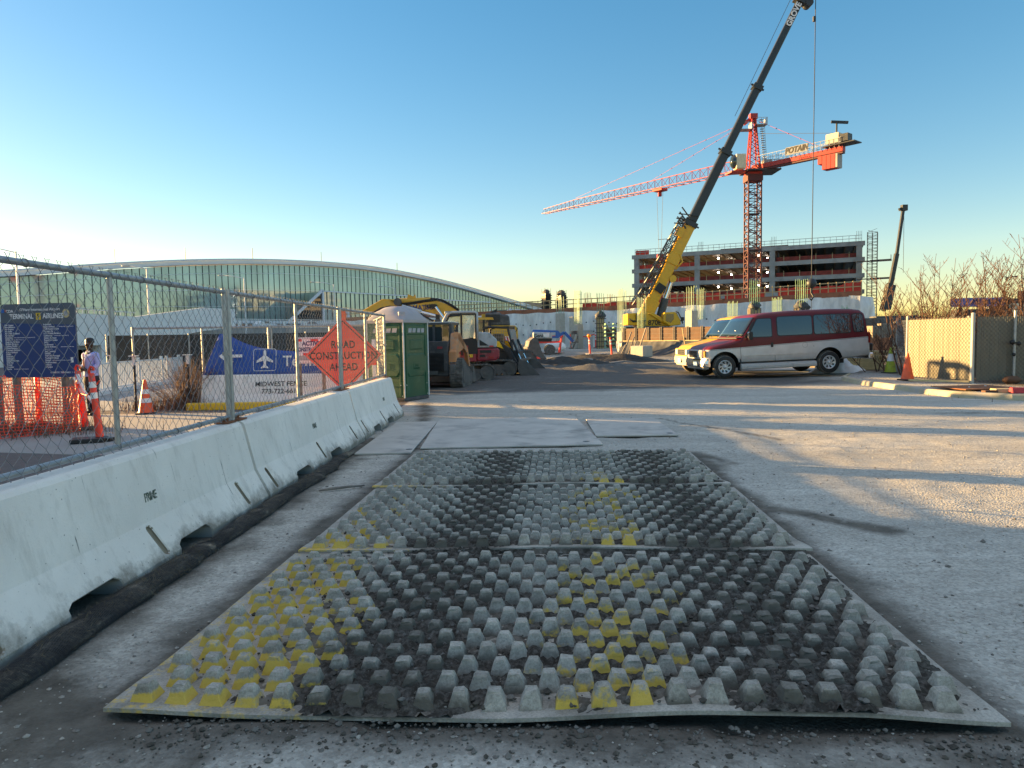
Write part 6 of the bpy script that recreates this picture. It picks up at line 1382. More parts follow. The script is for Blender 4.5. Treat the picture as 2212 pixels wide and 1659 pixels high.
    tr = new('crane_red'); p = J0.lerp(J1, .36); tr.bar(p - dj * .9 + Vector((0, 0, -.25)), p + dj * .9 + Vector((0, 0, -.25)), 1.5, .35).box(p + Vector((0, 0, -.8)), (.5, .5, .8)); tr.build('trolley', t)
    hk = new('dark_metal'); zb = P(1501, 556, 113).z
    for s in (-.6, .6): hk.bar(p + dj * s + Vector((0, 0, -.3)), Vector((p.x, p.y, zb)) + dj * s * .3, .035)
    hk.use('crane_red').box((p.x, p.y, zb), (.9, .7, 1.0)); hk.use('amber').tube([(p.x, p.y, zb - .5), (p.x + .2, p.y, zb - .9), (p.x, p.y, zb - 1.2), (p.x - .2, p.y, zb - 1.0)], .07, n=6); hk.use('dark_metal').bar((p.x, p.y, zb - 1.2), (p.x - .4, p.y, zb - 11), .04).bar((p.x, p.y, zb - 1.2), (p.x + .3, p.y, zb - 11), .04); hk.build('hook_block', t)
mat('cream_panel', (.62, .55, .38), .6, var=.08)
tower_crane()
# ================================================================ MOBILE CRANE
def mobile_crane():
    y = 60.0; o = P(1400, 720, y); o.z = 0; t = thing('mobile_crane', 'yellow mobile crane with a long black telescopic boom reaching out of the picture', 'mobile crane', o); q = lambda u, v, yy=0: Vector((pl(u, v, y, o)[0], yy, pl(u, v, y, o)[1]))
    pr = lambda mb, pts, a, b: mb.prism([pl(u, v, y, o) for u, v in pts], a, b)
    ax0 = q(1397, 674); ax1 = q(1731, -4); up = Vector((0, 1, 0))
    def at(f): return ax0.lerp(ax1, f)
    b = new('crane_yellow'); f1 = .285; b.bar(at(-.02), at(f1), .92, .82, up).bar(at(-.03), at(.04), 1.15, 1.0, up); b.bar(at(.155), at(.19), 1.08, .98, up); b.build('boom_base', t, bevel=.05)
    # sections as bars: width is across the boom in the picture plane
    for f0, f2, w_, nm in ((.28, .515, .74, 'boom_section'), (.50, .72, .64, 'boom_section'), (.71, .99, .54, 'boom_section')):
        s = new('crane_black'); s.bar(at(f0), at(f2), w_, w_ * .9, up); s.build(nm, t, bevel=.06)
    for f, w_ in ((.285, 1.1), (.515, .92), (.72, .80)): cl = new('crane_black'); cl.bar(at(f - .007), at(f + .007), w_, w_ * .95, up).bar(at(f), at(f + .004), w_ * 1.45, .15, up); cl.build('boom_collar', t)
    d = (ax1 - ax0).normalized(); nrm = Vector((-d.z, 0, d.x))
    hd = new('dark_metal'); hd.bar(at(.985), at(1.015), 1.0, .7, up).cyl(at(1.0) - nrm * .6 + Vector((0, -.4, -.2)), at(1.0) - nrm * .6 + Vector((0, .4, -.2)), .32, n=12).cyl(at(1.0) + nrm * .3 + Vector((0, -.35, 0)), at(1.0) + nrm * .3 + Vector((0, .35, 0)), .28, n=12); hd.build('boom_head', t)
    tx = new('white_ink'); tx.text('GROVE', .62, face_M(at(.945) + Vector((0, -.30, 0)), d, nrm), bold=.02); tx.build('boom_lettering', t)
    lj = new('crane_black'); a0 = at(.0) + nrm * 1.05 + Vector((0, -.2, 0)); a1 = at(.29) + nrm * .75 + Vector((0, -.2, 0)); lattice(lj, a0, a1, .62, .5, 16, .07, (0, 1, 0), cr=.05)
    for k in range(3): lj.bar(a0 + nrm * (.05 + .28 * k) + Vector((0, -.5, 0)), a1 + nrm * (.02 + .1 * k) + Vector((0, -.5, 0)), .05)
    lj.bar(at(.05) + nrm * .5, at(.30) + nrm * .45, .12, .3, up); lj.use('crane_yellow').bar(at(.235) + nrm * .55 + Vector((0, -.45, 0)), at(.262) + nrm * .55 + Vector((0, -.45, 0)), .6, .3, up); lj.use('crane_black')
    for f in (.265, .28, .295): lj.bar(at(f) + nrm * .2 + Vector((0, -.5, 0)), at(f + .02) + nrm * 1.3 + Vector((0, -.5, 0)), .09); lj.bar(at(f) + nrm * 1.3 + Vector((0, -.4, 0)), at(f + .02) - nrm * .3 + Vector((0, -.4, 0)), .08)
    lj.build('swing_away_jib', t)
    hb = new('crane_yellow'); hb.tube([at(.19) - nrm * .3 + Vector((0, -.5, 0)), at(.175) - nrm * .75 + Vector((0, -.5, 0)), at(.145) - nrm * .5 + Vector((0, -.5, 0))], .07, n=6); hb.build('hand_loop', t); hb = new('black'); hb.bar(at(.065) - nrm * .0 + Vector((0, -.5, 0)), at(.09) - nrm * .1 + Vector((0, -.5, 0)), .7, .12, up); hb.build('boom_fittings', t)
    cy = new('charcoal'); cy.cyl(q(1423, 694), q(1437, 645), .33, n=14); cy.use('chrome').cyl(q(1437, 645), q(1451, 605), .2, n=14); cy.use('crane_yellow').cyl(q(1451, 603, -.5), q(1451, 603, .5), .3, n=12); cy.build('lift_cylinder', t)
    bd = new('crane_yellow'); pr(bd, [(1350, 678), (1372, 677), (1372, 703), (1350, 703)], -1.2, 1.2); pr(bd, [(1372, 683), (1394, 676), (1420, 690), (1440, 705), (1372, 705)], -1.1, 1.1); pr(bd, [(1394, 678), (1404, 676), (1450, 703), (1436, 706)], -1.25, -1.0); bd.build('superstructure', t, bevel=.05)
    hs = new('black'); 
    for k in range(3): hs.tube([q(1353 + k, 690, -1.25), q(1362, 694 + k, -1.32), q(1376, 693 + k, -1.3), q(1382, 698, -1.2)], .05, n=5)
    hs.bar(q(1369, 678, -1.25), q(1369, 692, -1.25), .3, .1); hs.build('hoses', t); tx = new('black_ink'); c = q(1398, 698, -1.12); tx.text('RT 870E', .55, face_M(c, (1, 0, 0), (0, 0, 1)), bold=.015); tx.build('model_number', t)
    cb = new('crane_yellow'); pr(cb, [(1426, 676), (1450, 675), (1459, 690), (1462, 702), (1438, 705), (1424, 696)], -1.6, -.4); cb.build('cab', t, bevel=.06)
    g = new('cab_glass'); pr(g, [(1430, 680), (1446, 679), (1446, 690), (1440, 698), (1429, 694)], -1.63, -1.58); pr(g, [(1450.5, 677), (1453, 677), (1461.5, 694), (1460.5, 701), (1453, 690)], -1.5, -.5); g.build('cab_glass', t)
    fr_ = new('black'); fr_.tube([q(1450, 674, -1.6), q(1456, 677, -1.6), q(1463, 692, -1.6), q(1465, 700, -1.6)], .05, n=5); fr_.box(q(1465, 690, -1.5), (.2, .3, .3)); fr_.build('cab_rail', t)
    ch = new('dark_metal'); pr(ch, [(1346, 706), (1470, 706), (1470, 716), (1346, 716)], -1.3, 1.3); ch.build('carrier', t)
    for u in (1362, 1450):
        for s in (-1.25, 1.25): c = q(u, 720, s); new('rubber').cyl((c.x, s - .3, .8), (c.x, s + .3, .8), .8, n=18).build('wheel', t)
    ca = new('dark_metal'); tip = q(1762, -6); zb = q(1758, 612).z; ca.bar(tip, Vector((tip.x - .1, 0, zb)), .05); ca.bar(at(.62) + nrm * .62, at(.99) + nrm * .75, .035); ca.ball((tip.x - .1, 0, zb), .42, 14); ca.bar((tip.x - .1, 0, zb - .4), (tip.x - .1, 0, zb - .8), .14); ca.tube([(tip.x - .1, 0, zb - .8), (tip.x + .1, 0, zb - 1.1), (tip.x - .1, 0, zb - 1.4), (tip.x - .3, 0, zb - 1.2)], .08, n=6); ca.bar((tip.x - .1, 0, zb - 1.4), (tip.x - .1, 0, zb - 6.5), .03); ca.box((tip.x - .1, 0, q(1760, 41).z), (.2, .2, .4)); ca.build('hook_ball', t)
mobile_crane()
def far_crane():
    y = 125.0; o = P(1916, 690, y); o.z = 0; t = thing('mobile_crane', 'distant crane with a thin dark boom standing behind the bare shrub', 'mobile crane', o); q = lambda u, v, yy=0: Vector((pl(u, v, y, o)[0], yy, pl(u, v, y, o)[1]))
    m = new('dark_metal'); m.bar(q(1913, 668), q(1924, 615), 1.3, 1.2, (0, 1, 0)); m.use('crane_black').bar(q(1923, 620), q(1937, 548), .66, .6, (0, 1, 0)).bar(q(1937, 550), q(1951, 452), .45, .42, (0, 1, 0)); m.bar(q(1953, 449), q(1942, 453), .5, .4, (0, 1, 0)); m.box(q(1953, 449), (.9, .8, 1.0)); m.build('boom', t)
    n_ = new('crane_yellow'); n_.bar(q(1920, 668), q(1928, 618), .35, .5, (0, 1, 0)); n_.build('boom_stripe', t); l = new('crane_black'); lattice(l, q(1906, 672), q(1921, 612), .7, .5, 8, .12, (0, 1, 0), cr=.09); l.build('swing_away_jib', t)
    b = new('dark_metal'); b.box((0, 0, 2.0), (7, 3, 1.4)).box((2, 0, 3.2), (3, 2.6, 1.6)); b.build('carrier', t); c = new('dark_metal'); c.bar(q(1953, 452), q(1951, 590), .05); c.build('cable', t)
far_crane()
# ================================================================ COLUMNS, REBAR, FORMWORK
def rebar_bundle(mb, x, y, z0, z1, w_, n=4, r=.022, jit=.25):
    for i in range(n):
        for s in (-1, 1):
            px = x + (-.5 + i / (n - 1)) * w_; mb.bar((px, y + s * w_ / 2, z0), (px + rnd.uniform(-.04, .04), y + s * w_ / 2, z1 - rnd.uniform(0, jit)), r * 2)
    for k in range(int((z1 - z0) / .9)): z = z0 + .3 + k * .9; mb.bar((x - w_ / 2, y - w_ / 2, z), (x + w_ / 2, y - w_ / 2, z), r * 1.3)
def column(u, vt, vb, y, w_, label, vr=None, cap=None, kind='concrete', brace=False, z0=None, n=3, barmat='rebar_green', group='new columns with rebar standing about the site'):
    """cast column or wooden column form with starter bars: vt/vb top and foot, vr top of the bars"""
    p = P(u, vt, y); zt = p.z; zf = P(u, vb, y).z if z0 is None else z0
    t = thing('column' if kind != 'bars' else 'rebar_cage', label, 'column' if kind != 'bars' else 'rebar', (p.x, y, zf), R_(rnd.uniform(-8, 8)) if kind == 'form' else R_(33), group); h = zt - zf
    if kind == 'concrete': new('concrete').box((0, 0, h / 2), (w_, w_, h)).build('shaft', t, bevel=.03)
    elif kind == 'form':
        f = new('pine'); f.box((0, 0, h / 2), (w_ * .9, w_ * .9, h))
        for s in (-.42, -.14, .14, .42): f.use('grey_wood').box((s * w_, -w_ * .48, h / 2), (.1, .1, h)).box((-w_ * .48, s * w_, h / 2), (.1, .1, h)); 
        f.build('form', t); c = new('black')
        for k in range(max(2, int(h / .55))): c.box((0, 0, .3 + k * .55), (w_ * 1.35, w_ * 1.2, .06))
        c.build('clamps', t)
    elif kind == 'black':
        f = new('black'); f.box((0, 0, h / 2), (w_ * .8, w_ * .8, h))
        for k in range(int(h / .35)): f.box((0, 0, .2 + k * .35), (w_, w_, .12))
        f.build('form', t)
    if vr is not None:
        m = new(barmat); zr = P(u, vr, y).z - zf; rebar_bundle(m, 0, 0, h * .9 if kind != 'bars' else 0, zr, w_ * .75, n, .014 if y < 80 else .02); m.build('rebar', t)
    if cap:
        c = new('tarp_black'); r = cap
        def fn(a, v): th = 2 * math.pi * a; e = math.sin(math.pi * min(.98, max(.02, v))) ** .6; k = (.82 if v > .5 else .95) + .5 * fbm(math.cos(th) * 2.2 + u, v * 3.5, math.sin(th) * 2.2, 3); return (r * e * k * math.cos(th), r * e * k * math.sin(th), h - r * .7 + 1.7 * r * v + .05 * k)
        c.grid(fn, 20, 10); c.build('tarp', t)
    if brace:
        b = new('tan_wood'); b.bar((w_ * .4, -w_ * .4, h * .82), (h * .75, -h * .4, 0), .1, .14).bar((w_ * .1, -w_ * .5, h * .8), (h * .30, -h * .5, 0), .1, .14); b.build('brace', t)
    return t
column(1180, 634, 672, 107.5, 1.25, 'black-wrapped column form on the deck, left of its twin', vr=621, cap=.58, kind='black', barmat='grey_wood')
column(1213, 637, 671, 106, 1.3, 'black-wrapped column form on the deck, right of its twin', vr=625, cap=.68, kind='black', barmat='grey_wood')
column(1210, 677, 746, 98, .95, 'grey column against the plastic sheeting, left of the pale column', vr=640)
column(1238, 684, 752, 92, .75, 'narrow grey column just behind the sunlit pale column')
column(1249, 700, 753, 88, .86, 'pale column with one sunlit face and a tall bunch of green rebar', vr=626, n=5)
column(1269, 655, 668, 104, .9, 'short column on the deck with bare bars', vr=630, barmat='grey_wood'); column(1320, 653, 668, 101.5, .9, 'small column on the deck near the crane boom with bare bars', vr=634, barmat='grey_wood')
column(1297, 684, 750, 86, 1.0, 'timber column form with a black tarp tied round its top and slanting braces', vr=631, cap=.68, kind='form', brace=True, z0=0, n=4)
column(1344, 717, 766, 57, .62, 'pale column before the crane with tall green rebar', vr=623, n=4)
column(1386, 706, 720, 58, .62, 'green rebar cage rising before the crane boom', vr=637, kind='bars', n=4); column(1494, 671, 712, 72, .9, 'pale column right of the crane cab with green rebar', vr=617, n=4)
column(1514, 672, 690, 76, .8, 'thin green rebar cage beside the pale column', vr=620, kind='bars', n=4); column(1582, 691, 712, 62, .75, 'green rebar cage behind the windscreen of the vans', vr=650, kind='bars', n=5)
column(1630, 666, 740, 60, .9, 'sunlit timber column form with a tarp cap above the vans, left of its twin', vr=602, cap=.58, kind='form', brace=True, z0=0, n=5); column(1679, 683, 712, 62, .75, 'green rebar cage between the two tarp-capped column forms', vr=639, kind='bars', n=5)
column(1731, 666, 740, 61, .9, 'sunlit timber column form with a tarp cap above the vans, right of its twin', vr=601, cap=.64, kind='form', z0=0, n=5); column(1826, 690, 712, 60, .5, 'short green rebar cage above the rear of the van', vr=659, kind='bars', n=4)
column(1148, 728, 749, 96, .8, 'thin bare bars standing before the plastic sheeting', vr=716, kind='bars', n=5, barmat='machine_grey')
def formwork():
    a = Vector((8.95, 56.5)); b = Vector((14.6, 50.5)); d = (b - a).normalized(); L_ = (b - a).length; t = thing('formwork_wall', 'brown plywood wall form with upright timbers, above a black tarpaulin', 'formwork', (a.x, a.y, 0), math.atan2(d.y, d.x))
    n = 7
    for k in range(n): new('plywood_brown').box((L_ * (k + .5) / n, 0, 1.62), (L_ / n - .03, .05, .95)).build('panel', t)
    w_ = new('grey_wood')
    for k in range(n + 1): w_.box((L_ * k / n - .06, -.05, 1.64), (.06, .06, 1.06)); w_.box((L_ * k / n + .07, -.05, 1.64), (.05, .06, 1.06))
    for z in (1.35, 1.65, 1.95): w_.box((L_ / 2, -.035, z), (L_, .02, .02))
    w_.build('studs', t); new('pine').box((L_ / 2, -.1, 1.12), (L_, .12, .06)).build('sill', t)
    tp = new('tarp_black'); tp.grid(lambda u, v: (L_ * u * 1.02, -.1 - 1.1 * (1 - v) ** 1.5 + .12 * fbm(u * 9, v * 2), -.05 + 1.2 * v + .04 * fbm(u * 7, 2)), 60, 8); tp.build('tarpaulin', t)
    lt = new('machine_grey'); lt.grid(lambda u, v: (-.5 + .5 * u + .1 * fbm(u * 4, v * 4), -.35 + .15 * fbm(v * 6, u * 3), .0 + 1.1 * v), 8, 8); lt.build('sheet_end', t)
formwork()
def block():
    o = G(1386, 771); t = thing('concrete_block', 'square pale concrete block with one sunlit face before the black tarpaulin', 'block', o, R_(43)); new('concrete').box((0, 0, .4), (1.15, 1.15, .82)).build('block', t, bevel=.05)
block()
def stick(a, b, r, label, mt='tan_wood', name='timber', cat='timber'): o = new(mt).bar(a, b, r, r * .6).build(name); tag(o, label, cat)
o = G(1386, 771); stick(o + Vector((-.1, 0, .8)), o + Vector((.35, .1, 2.1)), .12, 'stake stuck upright on the pale concrete block', 'grey_wood'); q0, q1 = P(1474, 708, 49), P(1484, 761, 49); q1.z = 0; stick(q1, q0, .09, 'pale pole leaning on the black tarpaulin')
for (u0, v0, u1, y, lb) in ((1364, 717, 1345, 54, 'grey timber leaning against the pale column before the crane'), (1370, 728, 1356, 54, 'second timber leaning beside the crumpled grey sheet'), (1374, 738, 1366, 53.5, 'short timber leaning at the corner of the tarpaulin'), (1352, 745, 1340, 54, 'shortest timber, leaning at the foot of the pale column')):
    a = P(u0, v0, y); b = P(u1, 766, y); b.z = 0; stick(b, a, .14, lb, 'grey_wood')
def lumber(x, y, rz, n, ln, label, mt='pine', w_=.14, h=.06, rows=3):
    t = thing('lumber_pile', label, 'lumber', (x, y, 0), rz, 'piles of lumber on the ground')
    for k in range(n): new(mt).box((rnd.uniform(-.2, .2), (k % rows) * (w_ + .03), .06 + (k // rows) * (h + .01)), (ln * rnd.uniform(.8, 1.0), w_, h), Matrix.Rotation(rnd.uniform(-.05, .05), 3, 'Z')).build('plank', t)
g = G(1283, 772); lumber(g.x, g.y, R_(8), 7, 1.9, 'sunlit heap of yellow planks on the dark soil'); g = G(1185, 766); lumber(g.x, g.y, R_(-6), 6, 2.6, 'dusty grey planks lying before the striped barricade', 'grey_wood'); g = G(1322, 771); lumber(g.x, g.y + 6, R_(15), 6, 2.2, 'pale boards and foil on the soil behind the yellow planks', 'machine_grey', .3, .03)
g = G(1200, 781); lumber(g.x, g.y, R_(2), 4, 3.0, 'sunlit thin boards lying flat on the soil', 'pine', .2, .04)
for u, vb, lb, hh in ((1275, 767, 'small orange tube with an amber lamp at its top', 1.3), (1322, 769, 'small orange tube standing alone left of the concrete block', 1.3), (1234, 753, 'small red tube in front of the leaning sheets', 1.2), (1261, 752, 'small striped tube with red tape before the timber form', 1.2), (1287, 752, 'small striped tube right of the timber form', 1.1)):
    g = G(u, vb); g.z = 0; sc = hh; c = channeliser(g, lb, 1.1, (0, R_(rnd.uniform(-6, 6))), handle=False, group='small orange tubes on the far side of the yard', bands='stri' in lb or 'alone' in lb or 'amber' in lb, scale=sc * (1 if g.y < 70 else 1.4))
    if 'amber' in lb: new('amber').ball((0, 0, 1.22), .13, 10).build('warning_lamp', c)
g1, g2 = P(1246, 727, 88), P(1284, 722, 88); tag(new('hi_vis_orange').tube([g1, g1.lerp(g2, .5) + Vector((0, 0, -.15)), g2], .07, n=5).build('barrier_tape'), 'red tape strung between the small striped tubes', 'tape')
def barricade():
    g = G(1186, 762); t = thing('barricade', 'red and white striped folding barricade left of the pale column', 'barricade', (g.x, g.y, 0), R_(-10))
    for x in (-1.3, 1.0):
        m = new('hi_vis_orange'); m.bar((x, -.5, 0), (x + .25, 0, 1.6), .12).bar((x, .5, 0), (x + .25, 0, 1.6), .12); m.build('leg', t)
    b = new('hi_vis_orange'); b.bar((-1.9, 0, 1.45), (1.4, 0, 1.6), .05, .22); b.bar((-1.7, 0, 1.0), (1.2, 0, 1.05), .05, .18); b.use('white_ink')
    for k in range(4): x = -1.5 + k * .75; b.bar((x, -.035, 1.46 + k * .03), (x + .3, -.035, 1.48 + k * .03), .01, .2)
    b.build('rail', t)
barricade()
tag(new('poly_white').ball((0, 0, .5), .9, 14, (1.3, .8, .6)).ball((.6, -.2, .35), .6, 12, (1, .8, .7)).build('bag'), 'crumpled white bulk bag before the striped barricade', 'bag').location = G(1200, 757)
def small_cone(): 
    g = G(1125, 790); t = traffic_cone((g.x, g.y, .0), 'leaning orange cone with a white band and torn netting beside the digger bucket', 1.0, bands=((.4, .55), (.65, .8)), r=.2); t.rotation_euler = (R_(8), R_(22), 0)
small_cone()
def heap(name, label, c, sx, sy, h, mt, cat='soil heap', seed=0, n=26):
    mb = new(mt); mb.grid(lambda u, v: ((u - .5) * 2 * sx, (v - .5) * 2 * sy, -.04 + max(0, (1 - (2 * u - 1) ** 2) * (1 - (2 * v - 1) ** 2)) ** .8 * h * (1 + .55 * fbm(u * 5 + seed, v * 5, seed)) + .05 * h * fbm(u * 16, v * 16, seed)), n, n); o = mb.build(name, fix=False); o.location = c; tag(o, label, cat)
mat('dark_soil', (.032, .028, .023), .95, var=.5, scale=5, bump=1, bscale=9); mat('grey_gravel', (.22, .215, .21), .95, var=.35, scale=30, bump=.8, bscale=30)
g = G(1230, 794); heap('soil_heap', 'low churned ridge of dark soil in front of the construction works', (2.6, 37.0, 0), 3.2, 3.4, .45, 'dark_soil', seed=2); heap('soil_heap', 'rough dark soil between the digger bucket and the concrete block', (5.5, 44.0, 0), 4.2, 3.0, .42, 'dark_soil', seed=7)
g = G(1150, 792); heap('gravel_heap', 'grey gravel heap behind the skid steer bucket', (.8, 47.5, 0), 1.6, 1.4, 1.25, 'grey_gravel', 'gravel heap', seed=4); heap('soil_heap', 'stony dark soil with scraps lying before the digger bucket', (1.0, 38.6, 0), 1.5, 1.5, .5, 'dark_soil', seed=9)
tag(new('orange_net').grid(lambda u, v: (1.3 * (u - .5) + .1 * fbm(u * 5, v * 5), .8 * (v - .5), .05 + .5 * max(0, math.sin(u * 3.1) * math.sin(v * 3.1)) * (1 + .6 * fbm(u * 7, v * 7))), 20, 14).build('net_heap', fix=False), 'crumpled orange netting beside the leaning cone', 'netting').location = G(1150, 791)
tag(new('rust').grid(lambda u, v: (1.8 * (u - .5), .8 * (v - .5), .05 + .35 * max(0, math.sin(u * 3.1) * math.sin(v * 3.1)) * (1 + .6 * fbm(u * 7, v * 7))), 16, 10).build('hose_heap', fix=False), 'heap of reddish hose behind the skid steer bucket', 'hose').location = G(1085, 786)
tag(new('sign_yellow').box((0, 0, .4), (.9, .5, .55)).box((.3, 0, .75), (.25, .4, .25)).use('black').box((-.1, -.26, .5), (.25, .03, .2)).build('pump', bevel=.04), 'small yellow pump standing behind the skid steer', 'pump').location = G(1058, 768) + Vector((.35, 0, 0))
tag(new('grey_wood').box((0, 0, .9), (.08, 1.2, 1.9), Matrix.Rotation(.3, 3, 'Y')).box((.4, .1, .8), (.06, 1.2, 1.7), Matrix.Rotation(.4, 3, 'Y')).build('panel_stack'), 'dark sheets leaning against the pale column', 'panels').location = (7.4, 86.5, 0)
def frame_stack():
    t = thing('frame_stack', 'stack of green steel frames between the two columns', 'frames', (12.2, 78, 0)); m = new('rebar_green')
    for k in range(7):
        z = .2 + k * .42; m.box((0, 0, z), (3.8, .1, .07)).box((0, 1.2, z), (3.8, .1, .07))
        for x in (-1.8, -.9, 0, .9, 1.8): m.box((x, .6, z + .1), (.07, 1.3, .2))
    m.build('frames', t)
frame_stack()
tag(new('plywood_brown').box((0, 0, 1.3), (1.4, .3, 2.6)).box((0, -.18, 1.3), (.1, .06, 2.6)).build('panel', bevel=.02), 'brown plywood panel behind the small orange tubes', 'panel').location = (12.9, 92, 0)
tag(new('machine_grey').box((0, 0, 1.1), (2.2, .8, 2.2)).box((0, 0, 2.24), (2.3, .9, .1)).build('crate', bevel=.02), 'grey crate behind the small tube with the amber lamp', 'crate').location = (9.3, 91, 0)
# ================================================================ KERBED ISLAND AT THE RIGHT
KP = [(11.6, 24.6), (10.75, 23.2), (10.4, 21.6), (10.3, 19.6), (10.25, 17.6), (10.45, 16.5), (11.1, 15.7), (12.3, 15.2), (14.5, 14.9), (18, 14.75), (26, 14.6)]
mat('kerb_concrete', (.42, .37, .25), .85, var=.2, scale=2, bump=.2, bscale=20, dirt=(.34, .33, .31), dscale=1.2, damt=.5)
def kerb():
    mb = new('kerb_concrete'); n = len(KP); fin = []
    for i in range(n - 1):
        a, b = Vector(KP[i]), Vector(KP[i + 1]); k = max(1, int((b - a).length / .5))
        for j in range(k): fin.append(a.lerp(b, j / k))
    fin.append(Vector(KP[-1]))
    nr = lambda i: (lambda d: Vector((-d.y, d.x)).normalized())(fin[min(i + 1, len(fin) - 1)] - fin[max(i - 1, 0)])
    prof = [(-.0, -.03), (-.03, .11), (-.055, .135), (-.15, .14), (-.16, -.03)]; vs = []; fs = []; m = len(prof)
    for i, p in enumerate(fin):
        w_ = nr(i)
        for o, z in prof: vs.append((p.x - w_.x * o, p.y - w_.y * o, z + .006 * fbm(p.x * 2, p.y * 2)))
    for i in range(len(fin) - 1):
        for j in range(m): fs.append((i * m + j, i * m + (j + 1) % m, (i + 1) * m + (j + 1) % m, (i + 1) * m + j))
    mb.add(vs, fs); struct(mb.build('kerb'))
    bed = new('bed_gravel'); pts = [(p.x - nr(i).x * -.12, p.y - nr(i).y * -.12) for i, p in enumerate(fin)] + [(26, 40), (13.9, 40), (13.2, 26.8)]
    bed.prism(pts, .0, .10, lambda p, q: (p[0], p[1], q)); struct(bed.build('gravel_bed'))
def bed_mat():
    m, t, b = new_mat('bed_gravel'); pos = node(t, 'ShaderNodeTexCoord').outputs['Object']; vo = node(t, 'ShaderNodeTexVoronoi'); vo.inputs['Scale'].default_value = 28; t.links.new(pos, vo.inputs['Vector']); s = node(t, 'ShaderNodeSeparateColor'); t.links.new(vo.outputs['Color'], s.inputs[0])
    xyz = node(t, 'ShaderNodeSeparateXYZ'); t.links.new(pos, xyz.inputs[0])
    c = mixc(t, s.outputs[0], (.22, .21, .19), (.52, .50, .46)); c = mixc(t, mrange(t, mth(t, 'ADD', xyz.outputs[0], mth(t, 'MULTIPLY', nz(t, pos, 1.2), 2)), 13.6, 14.6), c, mixc(t, nz(t, pos, 9), (.05, .035, .02), (.16, .11, .06)))
    t.links.new(c, b.inputs['Base Color']); b.inputs['Roughness'].default_value = .95; bp = node(t, 'ShaderNodeBump'); bp.inputs['Strength'].default_value = .9; bp.inputs['Distance'].default_value = .03; t.links.new(vo.outputs['Distance'], bp.inputs['Height']); t.links.new(bp.outputs[0], b.inputs['Normal'])
bed_mat(); kerb()
mat('slat', (.19, .17, .125), .6, var=.08, scale=3)
def slat_fence(a, b, z0, z1, label, post=(True, False), name='slatted_fence', pm='galvanised', slats=True, gap=.0585, sw=.053):
    a = Vector(a); b = Vector(b); d = b - a; t = thing(name, label, 'fence', (a.x, a.y, 0), math.atan2(-d.x, d.y), 'chain-link fence panels round the gravel island'); L_ = d.length
    if slats:
        s = new('slat')
        for k in range(int(L_ / gap)): s.box((.0, .05 + k * gap, (z0 + z1) / 2 + .005), (.006, sw, z1 - z0 - .06), Matrix.Rotation(rnd.uniform(-.12, .12), 3, 'Z'))
        s.build('slats', t)
    w_ = new('dark_wire' if slats else 'wire'); w_.M = Matrix.Translation((.012, 0, 0)); chain_link(w_, L_, z0, z1, s=.0585 if slats else .0585, r=.0045 if slats else .0028, knuckle=.02, n=3)
    if slats: w_.M = Matrix.Translation((-.012, 0, 0)); chain_link(w_, L_, z0, z1, s=.0585, r=.0045, knuckle=.02, n=3)
    w_.build('chain_link', t, fix=False)
    for e, y in ((post[0], 0), (post[1], L_)):
        if e: p = new(pm); p.cyl((0, y, 0), (0, y, z1 + .08), .05 if e == 1 else .035, n=12).ball((0, y, z1 + .09), .05 if e == 1 else .035, 10, (1, 1, .6)); p.build('post', t)
    return t
CN, LF = (12.72, 19.6), (12.28, 22.05); mat('dark_wire', (.07, .07, .065), .6, var=.2); mat('post_paint', (.48, .46, .40), .6, var=.1)
slat_fence(CN, LF, .14, 1.93, 'sunlit beige slatted fence panel with a cone before it', post=(1, .6), pm='post_paint')
slat_fence((12.8, 19.58), (16.6, 19.5), .14, 1.95, 'shaded beige slatted fence panel right of the thick corner post', post=(False, False))
slat_fence(LF, (13.5, 24.9), .14, 1.9, 'bare chain-link panel seen edge-on beside the lime cone', post=(False, .6), slats=False)
gp = thing('gate_post', 'slim gate post with a black latch in the shaded fence', 'post', (13.78, 19.46, .1)); new('galvanised').cyl((0, 0, 0), (0, 0, 1.98), .035, n=10).build('post', gp); l = new('black'); l.ball((-.1, -.05, 1.12), .07, 8).ball((.08, -.05, 1.08), .06, 8).ball((-.05, -.05, .78), .05, 8).box((0, -.05, 1.1), (.25, .04, .05)); l.build('latch', gp)
slat_fence((16.2, 25.2), (21.0, 24.2), .14, 1.95, 'farther pale fence panel showing above the shaded fence', post=(1, False), pm='white_paint')
traffic_cone(Vector((11.72, 21.0, .12)), 'plain orange cone standing by the sunlit beige fence', .80, r=.18, base=.2)
traffic_cone(Vector((13.35, 25.0, .10)), 'lime cone with a dirty white band beside the van', .90, 'lime', bands=((.42, .68),), r=.2, base=.22)
